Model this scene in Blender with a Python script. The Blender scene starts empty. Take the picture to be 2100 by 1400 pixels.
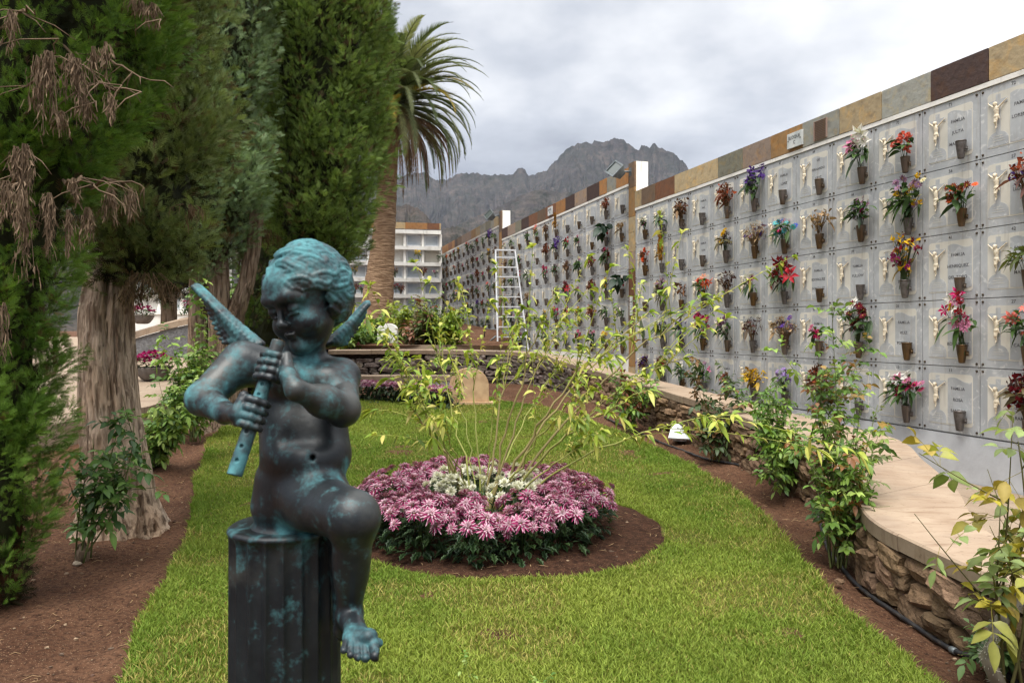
import bpy, math, random
import numpy as np
from mathutils import Vector, Matrix
import openvdb as vdb

random.seed(11)
rng = np.random.default_rng(11)
SC = bpy.context.scene
COL = SC.collection
R = math.radians
HAZE_D = .000034
F, CAMZ, HY = 1517.0, 1.6, 678.0          # focal length in photo pixels, eye height, horizon row


def lin(r, g, b):
    f = lambda c: (c / 255 / 12.92) if c <= 10 else ((c / 255 + .055) / 1.055) ** 2.4
    return (f(r), f(g), f(b))


def at(px, py, Y):
    return np.array([(px - 1050) / F * Y, Y, CAMZ + (HY - py) / F * Y])


def gz(y):
    t = np.asarray(y, float) - 7.0
    return .034 * (np.sqrt(t * t + 1.0) + t) / 2


def gpt(px, py, dz=0.0):
    v = (py - HY) / F
    Y = 6.0
    for _ in range(60):
        Y = .5 * Y + .5 * (CAMZ - float(gz(Y)) - dz) / v
    return np.array([(px - 1050) / F * Y, Y, float(gz(Y)) + dz])


def zpt(px, py, z):
    Y = (CAMZ - z) * F / (py - HY)
    return np.array([(px - 1050) / F * Y, Y, z])


# ---------------------------------------------------------------- value noise
def _h(i, j, k, s):
    s = int(s)
    n = (i * 374761393 + j * 668265263 + k * 2147483647 + s * 974634777) & 0x7fffffff
    n = ((n ^ (n >> 13)) * 1274126177) & 0x7fffffff
    return ((n ^ (n >> 16)) & 0xffff) / 65535.0


def vnoise(x, y, z=0.0, s=0):
    x, y, z = np.broadcast_arrays(np.asarray(x, float), np.asarray(y, float), np.asarray(z, float))
    i, j, k = np.floor(x).astype(np.int64), np.floor(y).astype(np.int64), np.floor(z).astype(np.int64)
    fx, fy, fz = x - i, y - j, z - k
    fx, fy, fz = fx * fx * (3 - 2 * fx), fy * fy * (3 - 2 * fy), fz * fz * (3 - 2 * fz)
    o = 0
    for a in (0, 1):
        for b in (0, 1):
            for c in (0, 1):
                w = (fx if a else 1 - fx) * (fy if b else 1 - fy) * (fz if c else 1 - fz)
                o = o + w * _h(i + a, j + b, k + c, s)
    return o


def fbm(x, y, z=0.0, s=0, n=4):
    o, a, t = 0, 1.0, 0
    for q in range(n):
        o = o + a * vnoise(np.asarray(x) * 2 ** q, np.asarray(y) * 2 ** q, np.asarray(z) * 2 ** q, s + q)
        t += a
        a *= .5
    return o / t


# ---------------------------------------------------------------- mesh builder
class MB:
    def __init__(s):
        s.V, s.L, s.N, s.M, s.C, s.S, s.n = [], [], [], [], [], [], 0
        s.X = []

    def add(s, V, Fc, mat=0, col=(1, 1, 1), smooth=False):
        V = np.asarray(V, float).reshape(-1, 3)
        if isinstance(Fc, np.ndarray):
            L, N = Fc.reshape(-1), np.full(len(Fc), Fc.shape[1])
        else:
            L, N = np.array([i for f in Fc for i in f], int), np.array([len(f) for f in Fc], int)
        s.V.append(V)
        s.L.append(L + s.n)
        s.N.append(N)
        s.M.append(np.full(len(N), mat))
        s.S.append(np.full(len(N), smooth))
        s.C.append(np.broadcast_to(np.asarray(col, float), (len(V), 3)))
        s.n += len(V)
        return s

    def box(s, c, d, mat=0, col=(1, 1, 1), rot=None):
        h = np.array(d, float) / 2
        V = np.array([[x, y, z] for z in (-1, 1) for y in (-1, 1) for x in (-1, 1)]) * h
        if rot is not None:
            V = V @ np.array(rot).T
        return s.add(V + np.array(c), [(0, 2, 3, 1), (4, 5, 7, 6), (0, 1, 5, 4), (2, 6, 7, 3), (0, 4, 6, 2), (1, 3, 7, 5)], mat, col)

    def tube(s, P, rad, n=6, mat=0, col=(1, 1, 1), smooth=True, cap=True):
        P = np.asarray(P, float)
        m = len(P)
        rad = np.broadcast_to(np.asarray(rad, float), (m,))
        T = np.gradient(P, axis=0)
        T /= np.linalg.norm(T, axis=1)[:, None] + 1e-9
        ref = np.array([0, 0, 1.0]) if abs(T[0, 2]) < .9 else np.array([1.0, 0, 0])
        a = np.linspace(0, 2 * math.pi, n, endpoint=False)
        V = []
        for i in range(m):
            A = np.cross(T[i], ref)
            A /= np.linalg.norm(A) + 1e-9
            B = np.cross(T[i], A)
            ref = -np.cross(T[i], A) if False else ref
            V.append(P[i] + rad[i] * (np.cos(a)[:, None] * A + np.sin(a)[:, None] * B))
        V = np.concatenate(V)
        Fq = [(i * n + j, i * n + (j + 1) % n, (i + 1) * n + (j + 1) % n, (i + 1) * n + j) for i in range(m - 1) for j in range(n)]
        if cap:
            Fq += [tuple(range(n))[::-1], tuple((m - 1) * n + j for j in range(n))]
        c = np.asarray(col, float)
        if c.ndim == 2:
            c = np.repeat(c, n, axis=0)
        return s.add(V, Fq, mat, c, smooth)

    def lathe(s, prof, n=20, c=(0, 0, 0), mat=0, col=(1, 1, 1), smooth=True, rfun=None):
        prof = np.asarray(prof, float)
        m = len(prof)
        a = np.linspace(0, 2 * math.pi, n, endpoint=False)
        V = np.zeros((m, n, 3))
        V[:, :, 0] = prof[:, 0][:, None] * np.cos(a)
        V[:, :, 1] = prof[:, 0][:, None] * np.sin(a)
        V[:, :, 2] = prof[:, 1][:, None]
        if rfun is not None:
            V = rfun(V, a)
        Fq = [(i * n + j, i * n + (j + 1) % n, (i + 1) * n + (j + 1) % n, (i + 1) * n + j) for i in range(m - 1) for j in range(n)]
        Fq += [tuple(range(n))[::-1], tuple((m - 1) * n + j for j in range(n))]
        return s.add(V.reshape(-1, 3) + np.array(c), Fq, mat, col, smooth)

    def prism(s, poly, y0, y1, mat=0, col=(1, 1, 1), axis='y'):
        """polygon given in x,z (counter-clockwise seen from -y) pushed from y0 to y1"""
        n = len(poly)
        p = np.asarray(poly, float)
        if axis == 'y':
            V = np.concatenate([np.c_[p[:, 0], np.full(n, y0), p[:, 1]], np.c_[p[:, 0], np.full(n, y1), p[:, 1]]])
            Fq = [tuple(range(n)), tuple(range(n, 2 * n))[::-1]] + [((i + 1) % n, i, n + i, n + (i + 1) % n) for i in range(n)]
        else:
            V = np.concatenate([np.c_[p, np.full(n, y0)], np.c_[p, np.full(n, y1)]])
            Fq = [tuple(range(n))[::-1], tuple(range(n, 2 * n))] + [(i, (i + 1) % n, n + (i + 1) % n, n + i) for i in range(n)]
        return s.add(V, Fq, mat, col)

    def ball(s, c, r, n=8, mat=0, col=(1, 1, 1), rot=None, jit=0.0, smooth=True):
        m = max(4, n // 2 + 1)
        th = np.linspace(0, math.pi, m)
        ph = np.linspace(0, 2 * math.pi, n, endpoint=False)
        V = np.stack([np.outer(np.sin(th), np.cos(ph)), np.outer(np.sin(th), np.sin(ph)), np.outer(np.cos(th), np.ones(n))], -1).reshape(-1, 3)
        if jit:
            V = V * (1 + jit * (rng.random((len(V), 1)) - .5) * 2)
        V = V * np.asarray(r, float)
        if rot is not None:
            V = V @ np.array(rot).T
        Fq = [(i * n + j, (i + 1) * n + j, (i + 1) * n + (j + 1) % n, i * n + (j + 1) % n) for i in range(m - 1) for j in range(n)]
        return s.add(V + np.array(c), Fq, mat, col, smooth)

    def mesh(s, name, mats):
        me = bpy.data.meshes.new(name)
        V = np.concatenate(s.V).astype(np.float32)
        L, N = np.concatenate(s.L), np.concatenate(s.N)
        me.vertices.add(len(V))
        me.vertices.foreach_set('co', V.ravel())
        me.loops.add(len(L))
        me.loops.foreach_set('vertex_index', L.astype(np.int32))
        me.polygons.add(len(N))
        st = np.concatenate([[0], np.cumsum(N)[:-1]]).astype(np.int32)
        me.polygons.foreach_set('loop_start', st)
        for m in (mats if isinstance(mats, (list, tuple)) else [mats]):
            me.materials.append(m)
        me.polygons.foreach_set('material_index', np.concatenate(s.M).astype(np.int32))
        me.polygons.foreach_set('use_smooth', np.concatenate(s.S).astype(bool))
        at_ = me.attributes.new('col', 'FLOAT_COLOR', 'POINT')
        C = np.concatenate(s.C).astype(np.float32)
        at_.data.foreach_set('color', np.c_[C, np.ones(len(C), np.float32)].ravel())
        me.update(calc_edges=True)
        return me

    def build(s, name, mats, parent=None, loc=None, rotz=0.0):
        return link(name, s.mesh(name, mats), parent, loc, rotz)


def link(name, data, parent=None, loc=None, rotz=0.0):
    o = bpy.data.objects.new(name, data)
    COL.objects.link(o)
    if parent is not None:
        o.parent = parent
    if loc is not None:
        o.location = [float(q) for q in loc]
    if rotz:
        o.rotation_euler = (0, 0, rotz)
    return o


def tag(o, label=None, cat=None, group=None, kind=None):
    for k, v in (('label', label), ('category', cat), ('group', group), ('kind', kind)):
        if v:
            o[k] = v
    return o


def thing(name, label, cat, loc=(0, 0, 0), rotz=0.0, group=None):
    o = link(name, None, None, loc, rotz)
    o.empty_display_size = .2
    return tag(o, label, cat, group)


def structure(o):
    o['kind'] = 'structure'
    return o


# ---------------------------------------------------------------- materials
class NT:
    def __init__(s, name):
        s.m = bpy.data.materials.new(name)
        s.m.use_nodes = True
        s.t = s.m.node_tree
        s.b = s.t.nodes['Principled BSDF']
        s.out = s.t.nodes['Material Output']
        s.pos = s.t.nodes.new('ShaderNodeNewGeometry').outputs['Position']

    def n(s, typ, **kw):
        o = s.t.nodes.new(typ)
        for k, v in kw.items():
            if hasattr(o, k) and k not in o.inputs:
                setattr(o, k, v)
        return o

    def lk(s, a, b):
        s.t.links.new(a, b)

    def val(s, sock, v):
        if hasattr(v, 'is_linked'):
            s.lk(v, sock)
        elif isinstance(v, (tuple, list)) and len(v) == 3 and sock.type == 'RGBA':
            sock.default_value = (*v, 1)
        else:
            sock.default_value = v

    def noise(s, scale, lo=.35, hi=.65, detail=4, stretch=None, typ='noise', rough=.55, rnd=1.0, dist=0.0):
        v = s.pos
        if stretch is not None:
            mp = s.n('ShaderNodeMapping')
            mp.inputs['Scale'].default_value = stretch
            s.lk(v, mp.inputs['Vector'])
            v = mp.outputs[0]
        if typ == 'noise':
            t = s.n('ShaderNodeTexNoise')
            t.inputs['Detail'].default_value = detail
            t.inputs['Roughness'].default_value = rough
            t.inputs['Distortion'].default_value = dist
            o = 0
        elif typ == 'voronoi':
            t = s.n('ShaderNodeTexVoronoi')
            t.feature = 'F1'
            o = 0
        else:
            t = s.n('ShaderNodeTexVoronoi')
            t.feature = 'DISTANCE_TO_EDGE'
            o = 0
        t.inputs['Scale'].default_value = scale
        s.lk(v, t.inputs['Vector'])
        r = s.n('ShaderNodeMapRange')
        r.inputs['From Min'].default_value = lo
        r.inputs['From Max'].default_value = hi
        s.lk(t.outputs[o], r.inputs['Value'])
        return r.outputs[0]

    def mix(s, fac, a, b, blend='MIX'):
        m = s.n('ShaderNodeMix')
        m.data_type = 'RGBA'
        m.blend_type = blend
        s.val(m.inputs[0], fac)
        s.val(m.inputs[6], a)
        s.val(m.inputs[7], b)
        return m.outputs[2]

    def math(s, op, a, b=0.0):
        m = s.n('ShaderNodeMath')
        m.operation = op
        s.val(m.inputs[0], a)
        s.val(m.inputs[1], b)
        return m.outputs[0]

    def attr(s, name='col', out='Color'):
        a = s.n('ShaderNodeAttribute')
        a.attribute_name = name
        return a.outputs[out]

    def bump(s, h, strength=.4, dist=.01):
        b = s.n('ShaderNodeBump')
        b.inputs['Strength'].default_value = strength
        b.inputs['Distance'].default_value = dist
        s.lk(h, b.inputs['Height'])
        s.lk(b.outputs[0], s.b.inputs['Normal'])

    def fin(s, col, rough=.7, metal=0.0, spec=.3):
        s.val(s.b.inputs['Base Color'], col)
        s.val(s.b.inputs['Roughness'], rough)
        s.val(s.b.inputs['Metallic'], metal)
        s.val(s.b.inputs['Specular IOR Level'], spec)
        return s.m

    def leafy(s, col, fac=.3, rough=.55, tint=(1.1, 1.15, .7), spec=.25):
        s.fin(col, rough, 0, spec)
        tr = s.n('ShaderNodeBsdfTranslucent')
        s.val(tr.inputs[0], s.mix(1.0, col, tint, 'MULTIPLY'))
        mx = s.n('ShaderNodeMixShader')
        mx.inputs[0].default_value = fac
        s.lk(s.b.outputs[0], mx.inputs[1])
        s.lk(tr.outputs[0], mx.inputs[2])
        s.lk(mx.outputs[0], s.out.inputs[0])
        return s.m


def simple(name, c, rough=.6, metal=0, spec=.3, c2=None, scale=8, lo=.35, hi=.65, stretch=None, bump=None):
    t = NT(name)
    col = c
    if c2 is not None:
        col = t.mix(t.noise(scale, lo, hi, stretch=stretch), c, c2)
    if bump:
        t.bump(t.noise(bump[0], 0, 1, detail=5), bump[1], bump[2] if len(bump) > 2 else .01)
    return t.fin(col, rough, metal, spec)


M = {}


def make_mats():
    def attrmat(k, scale=60, amt=.35, rough=.7, bump=None, leaf=None, spec=.25):
        t = NT(k)
        c = t.attr()
        c = t.mix(t.noise(scale, .3, .7), c, t.mix(1.0, c, (1 - amt,) * 3, 'MULTIPLY'))
        if bump:
            t.bump(t.noise(bump[0], 0, 1, detail=5), bump[1], bump[2])
        M[k] = t.leafy(c, leaf, rough, spec=spec) if leaf else t.fin(c, rough, 0, spec)
    attrmat('foliage', 7, .30, .6, None, .34, .15)
    attrmat('leaf', 25, .25, .45, None, .3, .35)
    attrmat('grass_blade', 1.2, .15, .6, None, .3, .15)
    attrmat('petal', 40, .15, .6, None, .25, .2)
    attrmat('dry_petal', 60, .4, .85, None, .12, .1)
    attrmat('rock', 14, .45, .9, (22, .9, .03))
    attrmat('plain', 30, .12, .6)
    # slate cladding: colour per slate plus rust bloom and cleft relief
    t = NT('slate')
    c = t.attr()
    c = t.mix(t.noise(5, .48, .66, 6, dist=1.5), c, t.mix(1.0, c, (1.25, 1.08, .82), 'MULTIPLY'))
    c = t.mix(t.noise(9, .5, .75, 6), c, t.mix(1.0, c, (.68, .66, .66), 'MULTIPLY'))
    t.bump(t.noise(13, 0, 1, 6), .7, .012)
    M['slate'] = t.fin(c, .6, 0, .35)
    # plaque stone
    t = NT('plaque_stone')
    c = t.mix(t.noise(2.6, .35, .7, 6, dist=1.2), lin(184, 187, 189), lin(160, 163, 166))
    c = t.mix(t.noise(9, .56, .75, 6, dist=2), c, lin(214, 214, 212))
    c = t.mix(t.noise(3.2, .55, .8, 5, stretch=(6, 6, .6)), c, lin(160, 157, 152))
    M['plaque_stone'] = t.fin(c, .38, 0, .4)
    t = NT('plaque_field')
    c = t.mix(t.noise(3.5, .3, .7, 6), lin(216, 212, 201), lin(196, 193, 183))
    c = t.mix(t.noise(3.2, .58, .8, 5, stretch=(6, 6, .6)), c, lin(174, 168, 158))
    M['plaque_field'] = t.fin(c, .7, 0, .25)
    M['ivory'] = simple('ivory', lin(222, 211, 188), .5, 0, .3, lin(184, 166, 136), 45, .45, .7)
    M['ink'] = simple('ink', lin(72, 72, 76), .6, 0, .3, lin(112, 111, 110), 30, .4, .7)
    M['rivet'] = simple('rivet', lin(92, 80, 66), .35, .8, .5, lin(60, 52, 46), 60)
    t = NT('vase_bronze')
    c = t.mix(t.noise(14, .3, .7, 4, stretch=(1, 1, .4)), lin(112, 86, 52), lin(74, 62, 50))
    c = t.mix(t.noise(1.9, .42, .58, 2), c, lin(110, 102, 96))
    M['vase_bronze'] = t.fin(c, .38, .65, .5)
    M['vase_grey'] = simple('vase_grey', lin(112, 108, 106), .45, .5, .5, lin(86, 80, 76), 20)
    t = NT('white_paint')
    c = t.mix(t.noise(3, .5, .75, 6), lin(232, 230, 224), lin(206, 203, 196))
    c = t.mix(t.noise(2.2, .6, .8, 5, stretch=(5, 5, .5)), c, lin(178, 172, 160))
    t.bump(t.noise(30, 0, 1, 5), .25, .01)
    M['white_paint'] = t.fin(c, .75, 0, .25)
    t = NT('grey_paint')
    c = t.mix(t.noise(4, .4, .75, 6), lin(196, 199, 203), lin(176, 178, 182))
    t.bump(t.noise(18, 0, 1, 6), .35, .012)
    M['grey_paint'] = t.fin(c, .6, 0, .3)
    # soil
    t = NT('soil')
    c = t.mix(t.noise(2.2, .35, .7, 5), lin(84, 58, 43), lin(112, 82, 63))
    c = t.mix(t.noise(38, .42, .72, 5), c, lin(52, 35, 27))
    c = t.mix(t.noise(120, .62, .72, 2), c, lin(160, 132, 106))
    t.bump(t.noise(45, 0, 1, 7, rough=.7), .9, .03)
    M['soil'] = t.fin(c, .95, 0, .1)
    t = NT('mulch')
    c = t.mix(t.noise(24, .35, .7, 5), lin(50, 33, 26), lin(84, 58, 44))
    c = t.mix(t.noise(110, .6, .72, 2), c, lin(124, 98, 74))
    t.bump(t.noise(50, 0, 1, 7, rough=.7), 1.0, .03)
    M['mulch'] = t.fin(c, .95, 0, .1)
    t = NT('turf')
    c = t.mix(t.noise(3, .35, .7, 5), lin(86, 92, 36), lin(104, 100, 50))
    c = t.mix(t.noise(60, .4, .7, 4), c, lin(52, 60, 20))
    t.bump(t.noise(90, 0, 1, 4), .8, .03)
    M['turf'] = t.fin(c, .95, 0, .1)
    # sandstone cap slabs and paving
    t = NT('sandstone')
    c = t.mix(t.noise(2.5, .3, .7, 6), lin(146, 126, 107), lin(164, 146, 126))
    c = t.mix(t.noise(4, .5, .75, 6, stretch=(1, 4, 1), dist=.6), c, lin(132, 110, 90))
    c = t.mix(t.noise(30, .6, .8, 4), c, lin(112, 93, 76))
    c = t.mix(t.noise(1.1, .5, .72, 5), c, lin(128, 112, 98))
    t.bump(t.noise(35, 0, 1, 6), .35, .008)
    M['sandstone'] = t.fin(c, .75, 0, .25)
    t = NT('paving')
    c = t.mix(t.noise(3, .3, .7, 5), lin(140, 122, 104), lin(156, 140, 122))
    c = t.mix(t.noise(140, .5, .7, 2), c, lin(120, 104, 88))
    br = t.n('ShaderNodeTexBrick')
    br.inputs['Scale'].default_value = 1.0
    br.inputs['Mortar Size'].default_value = .006
    br.inputs['Brick Width'].default_value = .6
    br.inputs['Row Height'].default_value = .6
    t.lk(t.pos, br.inputs['Vector'])
    c = t.mix(br.outputs['Fac'], c, lin(112, 98, 84))
    M['paving'] = t.fin(c, .85, 0, .2)
    # bark
    t = NT('bark')
    c = t.attr()
    g = t.noise(22, .34, .50, 8, stretch=(1, 1, .10), dist=.5, rough=.65)
    g2 = t.noise(70, .3, .7, 6, stretch=(1, 1, .14), rough=.7)
    c = t.mix(t.noise(2.5, .42, .68, 5), c, t.mix(1.0, c, (.82, .74, .66), 'MULTIPLY'))
    c = t.mix(g2, t.mix(1.0, c, (.78, .75, .72), 'MULTIPLY'), c)
    c = t.mix(g, t.mix(1.0, c, (.48, .42, .38), 'MULTIPLY'), c)
    t.bump(t.math('ADD', g, t.math('MULTIPLY', g2, .35)), 1.0, .03)
    M['bark'] = t.fin(c, .95, 0, .1)
    t = NT('palm_bark')
    g = t.noise(1, .35, .65, 4, stretch=(3, 3, 22), dist=.5)
    c = t.mix(g, lin(124, 98, 76), lin(182, 152, 122))
    t.bump(g, 1.0, .04)
    M['palm_bark'] = t.fin(c, .9, 0, .15)
    # bronze with verdigris; the stain mask lives on the mesh
    t = NT('bronze')
    pat = t.attr('patina', 'Fac')
    n1 = t.noise(26, .3, .72, 6, rough=.65)
    n2 = t.noise(9, .35, .7, 5)
    n3 = t.noise(70, .25, .75, 6, rough=.7)
    f = t.math('ADD', pat, t.math('ADD', t.math('MULTIPLY', n1, .75), t.math('MULTIPLY', n3, .45)))
    f2 = t.math('MINIMUM', t.math('MAXIMUM', t.math('MULTIPLY', t.math('SUBTRACT', f, .80), 1.45), 0.0), 1.0)
    base = t.mix(n2, (.007, .010, .013), (.020, .026, .030))
    base = t.mix(t.noise(5, .54, .74, 5), base, (.060, .062, .056))
    pc = t.mix(n1, (.014, .070, .088), (.075, .235, .255))
    c = t.mix(f2, base, pc)
    rg = t.math('ADD', .43, t.math('MULTIPLY', f2, .4))
    t.bump(t.noise(120, 0, 1, 4), .12, .004)
    t.fin(c, rg, 0, .5)
    t.val(t.b.inputs['Metallic'], t.math('SUBTRACT', .22, t.math('MULTIPLY', f2, .2)))
    M['bronze'] = t.m
    M['aluminium'] = simple('aluminium', lin(228, 230, 232), .4, .25, .5, lin(204, 206, 209), 12)
    M['dark_metal'] = simple('dark_metal', lin(88, 96, 100), .5, .4, .4, lin(120, 126, 128), 14)
    M['lens'] = simple('lens', lin(70, 78, 74), .15, 0, .6)
    M['hose'] = simple('hose', lin(34, 34, 37), .5, 0, .4, lin(70, 64, 58), 20, .5, .7)
    M['bowl'] = simple('bowl', lin(120, 114, 110), .8, 0, .2, lin(96, 90, 86), 10)
    M['marble'] = simple('marble', lin(214, 216, 214), .4, 0, .4, lin(184, 190, 190), 6)
    M['tan_stone'] = simple('tan_stone', lin(196, 166, 130), .8, 0, .2, lin(170, 140, 108), 6)
    M['bin'] = simple('bin', lin(44, 48, 56), .5, 0, .4)
    M['glass_dark'] = simple('glass_dark', lin(150, 160, 170), .2, 0, .5, lin(190, 194, 196), 1.5)
    t = NT('mountain_rock')
    c = t.mix(t.noise(.004, .35, .65, 8, rough=.65), lin(64, 58, 56), lin(52, 52, 46))
    c = t.mix(t.noise(.010, .46, .66, 8, stretch=(1, 1, .35), rough=.75), c, lin(88, 78, 71))
    c = t.mix(t.noise(.03, .47, .62, 8, rough=.75), c, lin(38, 41, 32))
    c = t.mix(t.noise(.02, .52, .7, 6, stretch=(.3, .3, 2.5)), c, lin(52, 48, 46))
    t.bump(t.noise(.012, 0, 1, 9, rough=.62), .8, 45.0)
    M['mountain_rock'] = t.fin(c, .95, 0, .1)


make_mats()
# ================================================================ camera, light, sky
cam = bpy.data.cameras.new('camera')
cam.sensor_width = 36.0
cam.lens = 36.0 * F / 2100
cam.shift_y = (HY - 700.0) / 2100
cam.clip_start, cam.clip_end = .05, 20000
cam.dof.use_dof = True
cam.dof.focus_distance = 4.6
cam.dof.aperture_fstop = 7.1
co = link('camera', cam, None, (0, 0, CAMZ))
co.rotation_euler = (R(90), 0, 0)
SC.camera = co
SC.view_settings.view_transform = 'Standard'
SC.view_settings.look = 'None'
SC.view_settings.gamma = 1
SC.view_settings.use_curve_mapping = False
SC.view_settings.exposure = 0.95
SC.cycles.max_bounces = 5
SC.cycles.diffuse_bounces = 2
SC.cycles.volume_bounces = 0
SC.cycles.filter_width = 1.4
SC.cycles.sample_clamp_indirect = 4.0
SC.cycles.use_adaptive_sampling = False
SC.cycles.transparent_max_bounces = 8
SC.cycles.use_denoising = True

SUN_DIR = Vector((-.10, -.36, .90)).normalized()
sun = bpy.data.lights.new('sun', 'SUN')
sun.energy = 2.7
sun.angle = R(38)
sun.color = (1.0, .965, .91)
so = link('sun', sun, None, (3, -2, 9))
so.rotation_euler = SUN_DIR.to_track_quat('Z', 'Y').to_euler()

w = bpy.data.worlds.new('World')
SC.world = w
w.use_nodes = True
nt = w.node_tree
bg = nt.nodes['Background']
bg.inputs['Strength'].default_value = .1


def wn(t, **kw):
    o = nt.nodes.new(t)
    for k, v in kw.items():
        setattr(o, k, v)
    return o


def wmath(op, a, b=0.0, clamp=False):
    m = wn('ShaderNodeMath', operation=op, use_clamp=clamp)
    for s_, v in ((m.inputs[0], a), (m.inputs[1], b)):
        if hasattr(v, 'is_linked'):
            nt.links.new(v, s_)
        else:
            s_.default_value = v
    return m.outputs[0]


sky = wn('ShaderNodeTexSky', sky_type='NISHITA', sun_disc=False)
sky.sun_elevation = math.asin(SUN_DIR.z)
sky.sun_rotation = math.atan2(SUN_DIR.x, SUN_DIR.y)
tc = wn('ShaderNodeTexCoord')
sep = wn('ShaderNodeSeparateXYZ')
nt.links.new(tc.outputs['Generated'], sep.inputs[0])
zz = wmath('MAXIMUM', sep.outputs[2], 0.0)
den = wmath('ADD', zz, .30)
cb = wn('ShaderNodeCombineXYZ')
nt.links.new(wmath('DIVIDE', sep.outputs[0], den), cb.inputs[0])
nt.links.new(wmath('DIVIDE', sep.outputs[1], den), cb.inputs[1])
nz = wn('ShaderNodeTexNoise')
nz.inputs['Scale'].default_value = .75
nz.inputs['Detail'].default_value = 6
nz.inputs['Roughness'].default_value = .42
nz.inputs['Distortion'].default_value = .35
mp = wn('ShaderNodeMapping')
mp.inputs['Location'].default_value = (2.3, .4, 0)
nt.links.new(cb.outputs[0], mp.inputs[0])
nt.links.new(mp.outputs[0], nz.inputs['Vector'])
# brighter where the veil is thin, around the hidden sun side (upper right) and to the zenith
gl = wn('ShaderNodeVectorMath', operation='DOT_PRODUCT')
nt.links.new(tc.outputs['Generated'], gl.inputs[0])
gl.inputs[1].default_value = Vector((.62, .72, .40)).normalized()
glow = wmath('MULTIPLY', wmath('SUBTRACT', gl.outputs['Value'], .955), 7.5)
glow = wmath('MAXIMUM', glow, -.12)
nz2 = wn('ShaderNodeTexNoise')
nz2.inputs['Scale'].default_value = 2.6
nz2.inputs['Detail'].default_value = 5
nz2.inputs['Roughness'].default_value = .55
nt.links.new(mp.outputs[0], nz2.inputs['Vector'])
nval = wmath('MULTIPLY', wmath('SUBTRACT', nz.outputs['Fac'], .5), 2.4)
nval = wmath('ADD', nval, wmath('MULTIPLY', wmath('SUBTRACT', nz2.outputs['Fac'], .5), 1.35))
elev = wmath('MULTIPLY', wmath('SUBTRACT', zz, .29), 2.3)
f = wmath('ADD', wmath('ADD', wmath('ADD', .50, nval), glow), elev, True)
cr = wn('ShaderNodeValToRGB')
cr.color_ramp.elements[0].position = 0.0
cr.color_ramp.elements[0].color = (*lin(128, 133, 145), 1)
cr.color_ramp.elements[1].position = 1.0
cr.color_ramp.elements[1].color = (*lin(250, 250, 250), 1)
e = cr.color_ramp.elements.new(.5)
e.color = (*lin(190, 194, 202), 1)
nt.links.new(f, cr.inputs[0])
zen = wmath('ADD', 6.6, wmath('MULTIPLY', wmath('MAXIMUM', wmath('SUBTRACT', zz, .40), 0.0), 13.0))
vm = wn('ShaderNodeVectorMath', operation='SCALE')
nt.links.new(cr.outputs[0], vm.inputs[0])
nt.links.new(zen, vm.inputs['Scale'])
va = wn('ShaderNodeVectorMath', operation='SCALE')
nt.links.new(sky.outputs[0], va.inputs[0])
va.inputs['Scale'].default_value = .04
vs = wn('ShaderNodeVectorMath', operation='ADD')
nt.links.new(vm.outputs[0], vs.inputs[0])
nt.links.new(va.outputs[0], vs.inputs[1])
nt.links.new(vs.outputs[0], bg.inputs['Color'])

# ================================================================ ground
lp = [gpt(*p) for p in [(285, 1395), (302, 1280), (368, 1140), (398, 1060), (402, 1000), (430, 905), (480, 868), (560, 848), (640, 836), (705, 828)]]
rp = [gpt(*p) for p in [(1880, 1400), (1800, 1330), (1700, 1230), (1610, 1110), (1530, 1030), (1420, 960), (1290, 900), (1210, 868), (1110, 838), (1010, 826)]]
LY0, LY1 = .4, 14.4
lyy = np.r_[LY0, [p[1] for p in lp]]
lxx = np.r_[-1.45, [p[0] for p in lp]]
ryy = np.r_[LY0, [p[1] for p in rp]]
rxx = np.r_[1.6, [p[0] for p in rp]]


def xl(y):
    return np.interp(y, lyy, lxx) + (fbm(np.asarray(y) * 2.2, 1.7, 0, 3) - .5) * .16


def xr(y):
    return np.interp(y, ryy, rxx) + (fbm(np.asarray(y) * 2.2, 9.7, 0, 4) - .5) * .14


BED = np.array([-.02, 5.8])
BED_R = 1.2


def bed_r(ang):
    return BED_R + .03 * np.sin(ang * 2 + 1) + .015 * np.sin(ang * 5) + .02 * np.sin(ang * 11 + 2) * np.sin(ang * 3)


def soil_z(x, y):
    near = np.clip((20 - np.asarray(y)) / 6, 0, 1) * np.clip((9 - np.abs(x)) / 2, 0, 1)
    dip = -.06 * np.exp(-((x - np.interp(y, ryy, rxx) - .35) / .22) ** 2) - .05 * np.exp(-((x - np.interp(y, lyy, lxx) + .25) / .2) ** 2)
    return np.minimum(gz(y), 1.25) + near * ((fbm(x * 2.1, y * 2.1, 0, 21) - .5) * .12 + (fbm(x * 11, y * 11, 0, 22, 3) - .5) * .035 + dip * (np.asarray(y) < 15))


g1 = np.arange(-7, 7.01, .07)
gx = np.r_[-np.geomspace(7.2, 6500, 34)[::-1], g1, np.geomspace(7.2, 6500, 34)]
g2 = np.arange(.5, 19, .07)
gy = np.r_[-np.geomspace(.2, 3000, 26)[::-1] + .3, g2, np.geomspace(19.2, 6500, 40)]
GX, GY = np.meshgrid(gx, gy)
GZ = soil_z(GX, GY)
nx, ny = len(gx), len(gy)
idx = np.arange(nx * ny).reshape(ny, nx)
Q = np.stack([idx[:-1, :-1], idx[:-1, 1:], idx[1:, 1:], idx[1:, :-1]], -1).reshape(-1, 4)
mb = MB()
mb.add(np.stack([GX, GY, GZ], -1).reshape(-1, 3), Q, smooth=True)
structure(mb.build('ground', M['soil']))

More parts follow.
